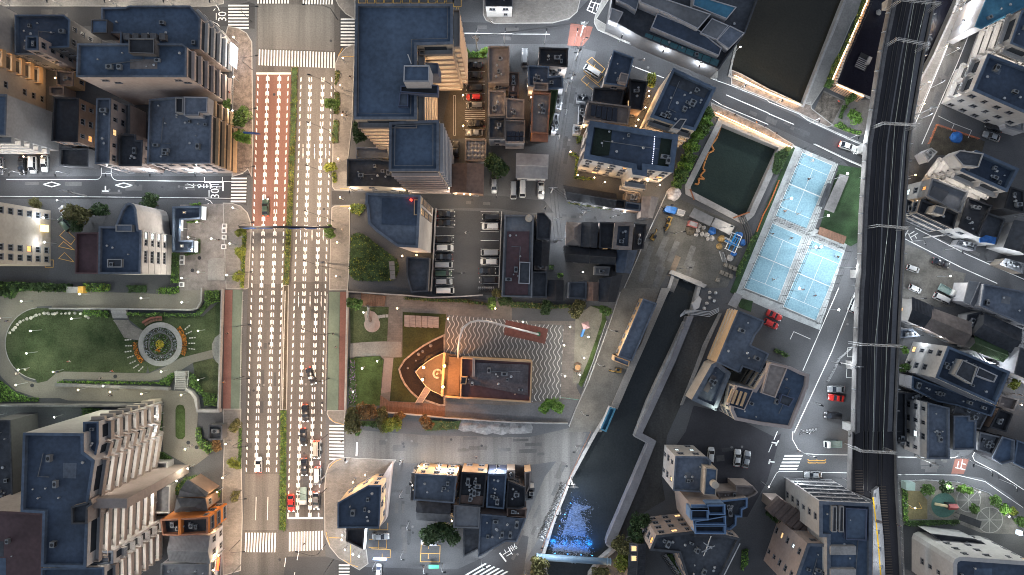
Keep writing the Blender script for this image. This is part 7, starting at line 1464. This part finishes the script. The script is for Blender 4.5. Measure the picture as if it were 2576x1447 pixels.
lamp('tall double lamp lighting the upper avenue junction','U',338,20,-6,0,10,4200,NEUT,None,150);lamp('tall lamp lighting the left end of the upper junction','U',252,22,5,0,10,4200,NEUT,None,150);lamp('tall lamp over the lower avenue junction','13',770,1300,-2,-2.2,10,3600,NEUT,None,150);lamp('tall lamp at the lower left avenue corner','03',2420,1340,3,0,10,3200,NEUT,None,150)
def lamps(street,sh,pts,h,e,col,spot=None,dx=.9,dy=0.):
 for i,(x,y)in enumerate(pts):lamp(f'slim lamp lighting {street}'+(f', {ORD[i]} in line' if len(pts)>1 else ''),sh,x,y,dx,dy,h,e,col,f'lamps lighting {street}' if len(pts)>1 else None,spot)
lamps('the quiet side street','01',[(250,300),(700,305),(1190,305),(1620,305),(2060,310)],6,900,COOL,None,0.2,-1.2)
lamps('the upper left street','00',[(100,60),(620,60),(1180,60),(1750,60),(2200,60)],6,620,NEUT,None,.2,-1.2)
lamps('the upper right street','10',[(2220,430),(2500,430),(2900,430),(3200,430)],6.5,1000,COOL,None,.2,1.)
lamps('the red junction','20',[(690,470),(830,60)],6.5,900,COOL)
lamps('the diagonal street','20',[(1080,420),(1480,560),(1830,705)],6.5,900,COOL,None,-.4,-1.)
lamps('the lower diagonal street','30',[(-300,900),(60,1040),(420,1240),(800,1400)],6.5,800,COOL,None,-.4,-1.)
lamps('the house alley','20',[(640,600),(570,850),(540,1150),(470,1400)],5.5,500,COOL,None,-.6,0)
lamps('the lane at the corner block','11',[(990,480),(1480,485),(2000,515),(2420,530),(2900,640)],5.5,420,NEUT,None,0,-.8)
lamps('the yard alley','21',[(440,760),(440,990),(700,700),(1000,740)],5.5,420,COOL)
lamps('the street beside the viaduct','31',[(880,1150),(830,1420)],6.5,750,COOL,None,-1,0);lamps('the lower street beside the viaduct','32',[(640,740),(470,1150),(330,1420)],6.5,1000,COOL,None,-1,.3)
lamps('the viaduct crossing street','33',[(330,200),(750,470),(160,460)],6.5,800,COOL);lamps('the curving street','33',[(1480,240),(1900,240),(2080,330),(2320,480)],6.5,900,COOL,None,0,-1)
lamps('the pale upper street','30',[(1790,560),(1840,300),(1900,60),(1640,880),(1520,1200)],6.5,560,COOL,None,-1,0);lamps('the orange waterside walk','30',[(1830,150),(1690,520),(1520,870),(1470,1080)],4,220,WW)
lamps('the right diagonal street','31',[(1420,980),(1780,1060),(2200,1180)],6.5,600,COOL,None,.3,-1);lamps('the far right house lane','32',[(2480,1060),(2560,560),(2500,250)],5.5,420,COOL);lamps('the car yard','31',[(1700,1330),(1900,1420)],5,500,NEUT);lamps('the corrugated shed yard','32',[(1390,460),(2225,785),(2070,740),(1980,620),(1420,100)],5.5,420,COOL)
lamps('the broad museum street','13',[(950,268),(1480,278),(1940,330),(2420,330)],7,1150,COOL,None,.3,1.3);lamps('the riverside lane','23',[(590,470),(480,760),(330,1080),(640,150)],6.5,1000,COOL,None,-1,0)
lamps('the bottom cross street','13',[(1200,1320),(1700,1345),(2270,1285),(1880,1330)],5.5,650,COOL);lamps('the parking bays of the lower block','13',[(1540,910),(1470,600),(1480,1200)],6,520,COOL)
lamps('the walled car park','11',[(2070,1300),(2110,900)],6,480,NEUT);lamps('the black car row','10',[(2080,700),(2085,1000),(2085,1300)],4,260,WW)
lamps('the sunken park path','02',[(115,295),(275,950),(330,130),(900,60),(1500,100),(1900,140),(1130,960),(300,800)],4.5,360,(.98,1.,.8));lamps('the lower park ramp','02',[(880,1000),(1190,1020),(1500,1040),(1890,1050)],4.2,260,(1,.95,.68));lamps('the lower park plaza','03',[(1935,140),(1590,220),(1850,450),(1960,330)],4.5,420,(1,.95,.75));lamps('the park lawn','02',[(820,300),(640,820),(1700,820),(2060,420),(2060,900),(420,420),(380,640)],4.5,380,(.9,1.,.78))
lamps('the granite square','01',[(2190,962),(1895,855),(2050,800),(1965,950),(2000,1070),(2060,1290),(1900,1350)],4.5,300,(1,.92,.82));lamps('the windowed slab yard','01',[(560,760),(570,1000),(690,590)],5,260,COOL)
lamps('the museum lawns','12',[(1090,790),(1105,240),(1240,720),(1000,1020)],4,260,(.95,1,.8));lamps('the museum path','12',[(1440,200),(1935,300),(2400,200)],4.5,300,WARM);lamps('the wave plaza','22',[(500,560),(510,860),(560,380),(100,330)],5,420,NEUT);lamps('the canal playground strip','22',[(700,685),(655,850),(740,480)],4.5,300,(1,.98,.9))
lamps('the material yard','21',[(1640,900),(1700,1250),(2100,850),(1520,640)],6,420,NEUT);lamps('the canal bank','22',[(985,420),(860,760),(700,1240)],5.5,300,NEUT)
lamps('the small playground','33',[(1368,715),(1700,500),(2000,560),(2290,800),(2520,1020)],4.5,460,(.9,1,.85));lamps('the apartment house lane','21',[(570,100),(640,330),(805,355),(910,400),(1330,390),(1450,430)],3,180,WW);lamps('the office corner yard','20',[(1345,945),(1310,1110),(1185,1155),(1240,1230)],3,150,WW)
lamps('the dark yard of white cars','23',[(2100,555),(2500,500)],5,120,COOL);lamps('the beach side pavement of the shops','00',[(2400,430),(2400,600),(2400,820),(2390,1150)],4,300,NEUT);lamps('the left avenue pavement by orange block','03',[(2250,880),(2250,560),(2260,1180),(2220,1320)],4.5,420,WW);lamps('the tower forecourt','03',[(1590,1070),(1580,1200),(1430,1420),(1600,620)],4,280,NEUT)
lamps('the tower balconies side yard','02',[(1650,1255),(1650,1390)],5,130,COOL);lamps('the alley behind the pitted roof block','00',[(1110,380),(950,400),(750,430)],4,260,NEUT);lamps('the sheltered car bays','01',[(300,145),(480,145),(80,250)],2.6,50,WW);lamps('the warm lit yard on the left','00',[(650,830),(440,1010),(380,880)],4,260,WW)
lamps('the pavilion corner shop','13',[(885,1002),(880,1045),(912,1147),(990,1192),(1050,1212)],3,130,COOL);lamps('the orange side of the wedge house','13',[(1000,470),(1120,400)],4,300,WW);lamps('the tiled shops on the broad street','13',[(1700,300),(1850,310),(2180,350)],4,320,WW)
lamps('the pipe bridge corner','23',[(122,1395),(1020,1447)],3.5,420,WW);lamps('the car court at the right edge','32',[(2440,1150)],3.5,160,WW);lamps('the depot corner','33',[(100,690),(1460,1405)],4,320,NEUT);lamps('the rounded tower street','33',[(1450,1180),(2540,1030)],4.5,420,NEUT);lamps('the teal glazed building site','20',[(1900,560),(1500,400),(1040,275),(2235,525)],4,380,(.9,1.,.95));lamps('the silver car bays on the right','30',[(2180,1190),(2000,1120)],4,420,COOL);lamps('the tan house and slate hall','22',[(2140,805),(1915,1155)],9,120,(.95,1,.8))
lamps('the upper right avenue pavement','10',[(905,640),(880,905),(900,1200)],4.5,300,(1,.74,.45));lamps('the lower right avenue pavement','11',[(860,180),(880,560),(850,1000),(840,1330)],4.5,300,(1,.74,.45));lamps('the middle left avenue pavement','01',[(2400,660),(2370,1010),(2340,1320)],4.5,260,(1,.85,.7));lamps('the left pavement under the park','03',[(2330,90),(2300,420)],4.5,260,(1,.8,.6))
lamps('the warm gaps between upper houses','20',[(150,900),(178,1010),(190,1180),(20,960)],3,170,WW);lamps('the warm passage by the office','20',[(1345,1000),(1215,1290),(700,1300)],3,170,WW);lamps('the warm lane front of the brown house','11',[(2010,512),(2090,516),(2150,522),(1500,478)],2.8,130,WW);lamps('the warm doors by the viaduct houses','31',[(1400,470),(1395,640),(1405,330)],3,150,WW);lamps('the warm corner under the viaduct wall','33',[(770,120),(1400,120)],3,160,WW);lamps('the warm porch rows of the lower block','13',[(1640,320),(2030,335),(2380,355),(1970,860)],3,150,WW);lamps('the warm fronts under the trapezoid tower','11',[(1480,1130),(1620,1120),(960,660)],3,170,WW);lamps('the gravel yard houses','21',[(690,1290),(520,1080),(1100,700),(900,660)],3.5,160,NEUT);lamps('the tower yard left of the navy roof','02',[(60,1260),(300,1280),(640,1270)],4,260,(.85,1,.8));lamps('the right edge houses','31',[(2350,870),(2100,960),(1880,930),(2480,730)],3.5,170,COOL);lamps('the right lower houses','32',[(1900,1130),(1480,1240),(2060,420),(1640,480),(2330,800)],3.5,190,COOL)
for label,sh,q in(('warm glowing handrail light on the pavement by the wide upper basin','20',((2240,755),(2572,920),(2760,1000),(2905,1050))),('warm glowing handrail light on the pavement above the green pool','20',((2050,1130),(2400,1290),(2640,1400),(2820,1480)))):
 pts=[W(P(sh,*a)[0],1.0)for a in q];t=root('light_rail',pts[0],label,'light rail');mb=MB();mb.tube(pts,.06,5);mb.build('rail_tube',STEEL,t)
 mb=MB();mb.tube([p-Vector((0,0,.12))for p in pts],.05,5);mb.build('strip_light',glow('strip_amber',(1.,.6,.25),75),t)
 for p in pts:mb=MB();mb.cyl(p.x,p.y,.1,1,.05,5);mb.build('post',STEEL,t)
for i,(sh,x,y,dx,dy)in enumerate((('31',640,360,.8,.5),('31',430,765,1.4,.5),('31',330,1060,.9,.2),('31',440,1050,-.6,0),('31',715,1245,1.2,0),('31',118,580,.3,0),('32',540,210,1.2,0),('32',235,20,-.8,.5),('31',300,160,.4,0))):
 w=W(P(sh,x,y)[0]);t=root('floodlight',(w.x,w.y,0),f'white court floodlight on a slim mast, {["above the turf shelter", "at the lower end of the turf", "between the two lower courts", "at the near corner of the right court", "right of the right court", "left of the upper court", "at the lower end of the right court", "at the lower end of the long court", "at the top corner of the long court"][i]}','floodlight')
 mb=MB();mb.cyl(w.x,w.y,0,7,.07,6);mb.tube([(w.x,w.y,7),(w.x+dx,w.y+dy,7.1)],.05,5);mb.build('mast',STEEL,t);mb=MB();mb.box(w.x+dx-.22,w.y+dy-.1,7.0,w.x+dx+.22,w.y+dy+.1,7.2);mb.mi=1;mb.box(w.x+dx-.2,w.y+dy-.24,6.9,w.x+dx+.2,w.y+dy+.24,6.99);mb.build('lamp_panel',[STEEL,glow('flood_white',(.95,.98,1.),30)],t)
 ld=bpy.data.lights.new('flood','POINT');ld.energy=1750;ld.color=(.92,.97,1.);ld.shadow_soft_size=.3;l=link('flood',ld,t);l.location=(dx,dy,6.6)
for i,y in enumerate((340,435,505,605,670,760)):
 w=W(P('31',915,y)[0]);t=root('wall_lamp',(w.x,w.y,0),f'small bright wall lamp beside the turf, {ORD[i]} from the top','lamp','wall lamps beside the turf');mb=MB();mb.cyl(w.x,w.y,0,1.9,.05,5);mb.build('post',STEEL,t);mb=MB();mb.cyl(w.x,w.y,1.9,2.15,.2,8,.1);mb.build('lamp_globe',glow('flood_white',(.95,.98,1.),30),t)
 ld=bpy.data.lights.new('wall_light','POINT');ld.energy=130;ld.color=(.95,1.,.95);ld.shadow_soft_size=.1;l=link('wall_light',ld,t);l.location=(-.3,0,2.4)
# ================================================================== sign gantry, utility poles
t_=root('sign_gantry',W(P('F',718,570)[0]),'dark sign gantry beam spanning the whole avenue','gantry')
a,b=W(P('F',602,571)[0],6),W(P('F',828,571)[0],6);mb=MB();mb.tube([a,b],.3,8);mb.build('beam',DARKM,t_)
for p in(a,b):mb=MB();mb.cyl(p.x,p.y,0,6.1,.22,8);mb.build('post',DARKM,t_)
for k in(.12,.3,.62,.8):p=a.lerp(b,k);mb=MB();mb.box(p.x-1.5,p.y-.45,5.2,p.x+1.5,p.y-.35,7.2);mb.build('sign_board',mat('sign_blue',(.02,.07,.25),.5,.1),t_)
UP=[('20',690,365),('20',645,600),('20',590,840),('20',540,920),('21',390,490),('21',710,710),('21',440,985),('10',2225,500),('11',740,1200),('31',1560,940),('32',730,750),('23',590,460),('13',710,430),('30',1450,1170),('01',870,520),('33',1480,250)]
WHERE=['at the red junction','left of the orange bays','in the middle of the house alley','lower in the house alley','at the alley corner by white cars','above the pinkish hipped house','beside the black roof house alley','in the planter above the black cars','on the right pavement by the shrub mound','on the right diagonal street','at the viaduct yard fence','at the top of the bicycle row','on the corner before the wedge house','beside the pale upper street','on the quiet side street','at the start of the curving street']
for(sh,x,y),wh in zip(UP,WHERE):
 w=W(P(sh,x,y)[0]);t=root('utility_pole',(w.x,w.y,0),f'concrete utility pole with crossarms {wh}','utility pole');mb=MB();mb.cyl(w.x,w.y,0,10,.17,8,.12);mb.build('pole',CONC,t)
 for z,L in((9.6,1.1),(8.9,.9),(8.2,.6)):mb=MB();mb.box(w.x-L,w.y-.06,z,w.x+L,w.y+.06,z+.12);mb.build('crossarm',STEEL,t)
 for s in(-.9,0,.9):mb=MB();mb.cyl(w.x+s,w.y,9.72,9.95,.06,6);mb.build('insulator',CONC,t)
 mb=MB();mb.cyl(w.x+.38,w.y,7.,7.9,.28,10);mb.build('transformer',CONCD,t)
for i,(a_,b_)in enumerate(((0,1),(1,2),(2,3),(3,4),(4,5),(4,6),(0,7),(8,12))):
 p,q=W(P(*UP[a_])[0]),W(P(*UP[b_])[0]);mb=MB()
 for s,z in((-.9,9.9),(0,9.9),(.9,9.9),(.3,8.3)):mb.tube([(p.x+s,p.y,z),((p.x+q.x)/2+s,(p.y+q.y)/2,z-.5),(q.x+s,q.y,z)],.03,3)
 tag(mb.build('overhead_cable',DARKM),f'black cables from the pole {WHERE[a_]}'+(' to the right' if i==4 else ' downwards' if i==5 else ' to the left' if i==6 else ''),'cable')
fence('white guard rail beside the covered building site',P('20',1085,402,1780,690,2050,806),.9,WHITE,2.4,2);fence('white guard rail below the garden',P('30',310,1150,400,1210,800,1393,980,1470),.9,WHITE,2.2,2);fence('guard rail above the courts',P('31',460,5,800,165,965,235),.9,WHITE,2.2,2);fence('zigzag net fence across the viaduct yard',P('32',850,575,700,710,640,840,590,930),1.3,STEEL,.8,3);fence('white rail along the middle of the avenue median',P('12',302,30,285,600,275,1215),.9,WHITE,2.5,2);fence('kerb rail on the right pavement of the avenue',P('12',722,60,712,640,700,1230),.9,STEEL,2.2,2);fence('kerb rail on the left pavement of the avenue',P('02',2448,40,2430,640,2422,1220),.9,STEEL,2.2,2)
fence('low fence round the small playground',P('33',1320,500,1560,480,1900,505,2200,610,2420,800,2570,1010),1.,STEEL,2.2,2);fence('guard rail on the outer side of the viaduct street',P('33',1290,500,1330,1000,1345,1447),1.2,STEEL,1.6,3);fence('rail along the walk between the upper basins',P('30',560,880,480,1020),1.,DARKM,1.2,2)
box_thing('shop_sign','white glowing shop sign on the angled office block','sign',P('00',2318,420,2345,440,2332,660,2308,640),3,6,glow('sign_shop',(.75,.85,1.),2.));box_thing('shop_sign','blue glowing shop sign at the bottom cross street','sign',P('13',1175,1280,1310,1288,1308,1300,1172,1292),2.4,3.4,glow('sign_blue_white',(.4,.55,1.),2.4));box_thing('neon_edge','red neon strip on the bottom left corner shop','sign',P('03',2186,1270,2204,1275,2190,1400,2172,1395),3,3.4,glow('neon_red',(1.,.1,.03),3.));box_thing('shop_sign','small green striped awning light at the bottom street','sign',P('13',1735,1345,1835,1345,1835,1380,1735,1380),2.2,2.6,mat('awning_green',(.03,.25,.15),.6,.2));box_thing('shop_sign','white box sign at the lower right street end by the playground','sign',P('33',2525,1005,2560,1008,2556,1050,2522,1046),3,4.2,glow('sign_shop',(.75,.85,1.),2.));box_thing('traffic_sign','blue road sign plate over the left lanes seen edge on','road sign',P('00',2440,1320,2600,1335,2600,1342,2440,1334),5,6.2,mat('sign_blue',(.02,.07,.25)))
# ================================================================== people
def skin_mesh(name,verts,edges,radii,m,sub=1,rootv=0):
 me=bpy.data.meshes.new('s');me.from_pydata(verts,edges,[]);o=link('s',me);md=o.modifiers.new('k','SKIN');sd=o.modifiers.new('b','SUBSURF');sd.levels=sd.render_levels=sub
 for i,v in enumerate(me.skin_vertices[0].data):v.radius=(radii[i],radii[i]);v.use_root=i==rootv
 bpy.context.view_layer.update();r_=bpy.data.meshes.new_from_object(o.evaluated_get(bpy.context.evaluated_depsgraph_get()));bpy.data.objects.remove(o);r_.materials.clear();r_.materials.append(m);r_.name=name
 r_.polygons.foreach_set('use_smooth',[True]*len(r_.polygons));return r_
def hand(V,E,RR,w,d,side):
 """palm and five fingers beyond the wrist vertex w"""
 p=Vector(V[w]);d=Vector(d).normalized();s=Vector((0,0,1)).cross(d);s=s.normalized()if s.length>.1 else Vector((0,1,0));V.append(tuple(p+d*.07));E.append((w,len(V)-1));RR.append(.034);k=len(V)-1
 for j,(o_,L)in enumerate(((-.03,.07),(-.01,.085),(.012,.08),(.032,.06))):V.append(tuple(p+d*.1+s*o_));V.append(tuple(p+d*(.1+L)+s*o_*1.2+Vector((0,0,-.02))));E+=[(k,len(V)-2),(len(V)-2,len(V)-1)];RR+=[.01,.009]
 V.append(tuple(p+d*.05+s*-.055*side));V.append(tuple(p+d*.09+s*-.075*side));E+=[(k,len(V)-2),(len(V)-2,len(V)-1)];RR+=[.011,.009]
def figure(pose):
 V=[(0,0,.95),(0,0,1.15),(0,0,1.38),(0,0,1.5),(.02,0,1.6),(.02,0,1.7)];E=[(0,1),(1,2),(2,3),(3,4),(4,5)];RR=[.13,.13,.14,.055,.09,.085]
 st,ar=pose
 legs={}
 for s in(-1,1):
  f=st*s;n=len(V);V+=[(0,s*.1,.9),(f*.5+.03,s*.11,.5),(f*.8-(.05 if f<0 else 0),s*.11,.08),(f*.8+.16,s*.12,.04)];E+=[(0,n),(n,n+1),(n+1,n+2),(n+2,n+3)];RR+=[.095,.065,.045,.04]
  n=len(V);hx,hy,hz=ar[0 if s<0 else 1];V+=[(0,s*.19,1.4),(hx*.45,s*(.25+hy*.3),1.4+(hz-1.4)*.55),(hx,s*(.27+hy),hz)];E+=[(2,n),(n,n+1),(n+1,n+2)];RR+=[.06,.043,.032]
  hand(V,E,RR,n+2,Vector(V[n+2])-Vector(V[n+1]),s)
 return V,E,RR
SKIN=mat('skin',(.45,.28,.2),.6,.1);HAIR=mat('hair_black',(.012,.01,.01),.6,0)
CLOTH={k:mat('cloth_'+k,c,.85,.15,2.)for k,c in(('white',(.6,.6,.58)),('black',(.02,.02,.025)),('navy',(.03,.05,.12)),('red',(.45,.06,.04)),('orange',(.6,.2,.03)),('grey',(.2,.2,.21)),('blue',(.06,.2,.45)),('beige',(.4,.33,.25)))}
FIG=[]
for pose in((.22,((.12,.02,.85),(-.1,.02,.85))),(.3,((.45,.15,1.3),(.1,.1,.95)))):
 V,E,RR=figure(pose);body=skin_mesh('body',V,E,RR,SKIN)
 n2=[0,1,2];sv=[V[i]for i in(0,1,2,3)];se=[(0,1),(1,2),(2,3)];sr=[.15,.15,.16,.075]
 for s,b_ in((-1,10),(1,0)):pass
 st,ar=pose
 for s in(-1,1):hx,hy,hz=ar[0 if s<0 else 1];k=len(sv);sv+=[(0,s*.19,1.4),(hx*.4,s*(.25+hy*.26),1.4+(hz-1.4)*.48)];se+=[(2,k),(k,k+1)];sr+=[.075,.06]
 shirt=skin_mesh('shirt',sv,se,sr,CLOTH['white'])
 tv=[(0,0,.97)];te=[];tr=[.145]
 for s in(-1,1):f=st*s;k=len(tv);tv+=[(0,s*.1,.9),(f*.5+.03,s*.11,.5),(f*.75,s*.11,.14)];te+=[(0,k),(k,k+1),(k+1,k+2)];tr+=[.11,.082,.065]
 trousers=skin_mesh('trousers',tv,te,tr,CLOTH['black'])
 hair=skin_mesh('hair',[(-.01,0,1.66),(-.02,0,1.73),(-.05,0,1.62)],[(0,1),(0,2)],[.095,.09,.085],HAIR);FIG.append((body,shirt,trousers,hair))
def face(t):
 for y in(-.035,.035):mb=MB();mb.cyl(.105,y,1.635,1.65,.012,5);mb.build('eye',HAIR,t)
 mb=MB();mb.add([(.105,-.012,1.59),(.105,.012,1.59),(.128,0,1.592),(.105,0,1.63)],[(0,1,2),(1,3,2),(3,0,2)]);mb.build('nose',SKIN,t);mb=MB();mb.box(.1,-.025,1.562,.112,.025,1.57);mb.build('mouth',CLOTH['red'],t)
def person(sh,x,y,deg,top,bot,label,play=False,z=.1,racket=False):
 w=W(P(sh,x,y)[0]);t=empty('person',(w.x,w.y,z),label,'person',None,rad(deg));b,s,tr,h=FIG[1 if play else 0]
 for nm,me,m in(('body',b,None),('shirt',s,CLOTH[top]),('trousers',tr,CLOTH[bot]),('hair',h,None)):
  o=link(nm,me,t)
  if m:o.material_slots[0].link='OBJECT';o.material_slots[0].material=m
 face(t)
 if racket:r_=root('racket',(w.x,w.y,z),'racket held by the '+label,'racket');r_.rotation_euler.z=rad(deg);r_['o']=(0,0,0);mb=MB();mb.tube([(.5,-.42,1.3),(.75,-.5,1.35)],.025,5);mb.tube([(.95+.2*math.cos(i*.524),-.55+.14*math.sin(i*.524),1.38)for i in range(13)],.02,4);mb.build('racket_frame',DARKM,r_)
 return t
for q in(('31',435,172,200,'white','white','player in white at the top of the upper court'),('31',395,358,60,'black','black','player in black near the net of the upper court'),('31',155,678,80,'orange','black','player in orange at the left low upper court'),('31',283,705,70,'white','grey','player in white low on the upper court'),('31',32,905,-80,'black','grey','player in black at the top lower court'),('31',222,945,240,'grey','black','player in grey right on the lower court'),('31',500,1043,250,'beige','navy','player in beige atop the right court'),('31',682,1135,200,'black','black','player in black at the right court edge'),('31',40,1360,60,'white','black','player in white low on the lower court'),('32',455,75,140,'black','navy','player in black low on the right court'),('32',335,15,100,'navy','black','player in navy near the right court net')):person(q[0],q[1],q[2],q[3],q[4],q[5],q[6],True,.07,True)
for q in(('02',712,735,90,'red','white','person in red top standing in the middle of the oval lawn',.1),('02',285,815,40,'white','grey','person in white on the lower left oval lawn',.1),('02',195,855,0,'white','grey','person in white stepping on the path edge of the lawn',.1),('02',590,840,0,'grey','navy','person in grey where the park path bends',.1),('02',1138,832,90,'white','red','person in white above the park path middle',.1),('02',1025,905,180,'grey','black','person in grey walking along the curved park path',.06),('02',95,330,45,'navy','black','person in navy walking at the upper left park bend',.06),('02',1132,1070,270,'grey','black','person in grey walking on the lower park ramp',.07),('02',2300,455,90,'black','black','person in black on the red footway beside the park',.16),('02',2262,940,90,'orange','grey','person in orange by the park wall on the footway',.16),('12',785,455,180,'black','navy','person in black on the green museum footway',.2),('12',810,592,90,'white','black','person in white on the green museum footway',.2),('12',1085,798,0,'white','grey','person in white alone on the bright museum lawn',.1),('13',870,92,0,'black','black','person in black walking over the lower right crossing',.05),('13',2215,255,150,'black','navy','person in black running on the broad street',.05),('13',500,1115,90,'black','grey','person in black on the bottom avenue crossing',.05),('13',1690,1355,0,'black','black','person in black before the blue lit shop',.05),('20',2225,1165,20,'black','black','person in black on the glowing strip above the pool',.2),('20',2440,1240,20,'orange','grey','person in orange on the glowing strip above the pool',.2),('20',2530,1275,20,'navy','black','person in navy on the glowing strip above the pool',.2),('20',1080,372,-20,'black','black','person in black on the pavement by the building site',.2),('20',1190,415,-20,'white','grey','person in white on the pavement by the building site',.2),('20',1345,455,-20,'grey','black','person in grey lower on the pavement by the building site',.2),('30',845,1105,90,'black','navy','person in black on the garden loop path',.1),('30',690,1030,40,'red','black','person in red on the speckled garden terrace',.1),('30',70,1350,20,'black','grey','person in black near the pool corner pavement',.05),('10',958,785,90,'black','grey','person in black close under the tall L block',.2),('10',885,1140,-60,'black','black','person walking left of two on the right upper pavement',.2),('10',915,1165,-60,'grey','black','person walking right of two on the right upper pavement',.2),('10',2365,235,60,'white','black','person in white at the top pavement island',.2),('03',1940,138,20,'white','grey','person in white on the lower park plaza',.07),('33',1105,820,90,'navy','black','person in navy waiting on the white station platform',8.82),('33',298,195,90,'grey','black','person in grey by the rounded street corner',.05),('11',870,860,90,'white','beige','person in white on the right pavement near the gantry',.2),('01',2205,965,0,'grey','black','person in grey on the granite square',.1),('00',2325,940,90,'red','black','person in red at the red framed shop',.2),('20',1320,602,-30,'white','grey','cyclist like person in white crossing the diagonal street',.05)):person(q[0],q[1],q[2],q[3],q[4],q[5],q[6],False,q[7])
SKYS=3.1
for pr in list(PROTO.values())+TP+[bk]:
 if pr.location.z<-40:
  for c in list(pr.children):bpy.data.objects.remove(c)
  bpy.data.objects.remove(pr)
# ================================================================== camera, sky, exposure
cam=bpy.data.cameras.new('camera');co=bpy.data.objects.new('camera',cam);COL.objects.link(co);SC.camera=co
co.location=(0,0,ALT);cam.sensor_width=36;cam.lens=36*S*ALT/1024;cam.clip_end=3000;cam.clip_start=1
wd=bpy.data.worlds.new('World');SC.world=wd;wd.use_nodes=True;nt=wd.node_tree
sky=nt.nodes.new('ShaderNodeTexSky');sky.sky_type='NISHITA';sky.sun_disc=False
sky.sun_elevation=rad(-1.5);sky.sun_rotation=rad(250)
nt.links.new(sky.outputs[0],nt.nodes['Background'].inputs['Color']);nt.nodes['Background'].inputs['Strength'].default_value=SKYS
SC.view_settings.view_transform='Standard';SC.view_settings.look='None';SC.view_settings.exposure=0;SC.view_settings.gamma=1
SC.cycles.use_denoising=True;SC.cycles.filter_width=1.0;SC.cycles.sample_clamp_indirect=4;SC.cycles.max_bounces=6
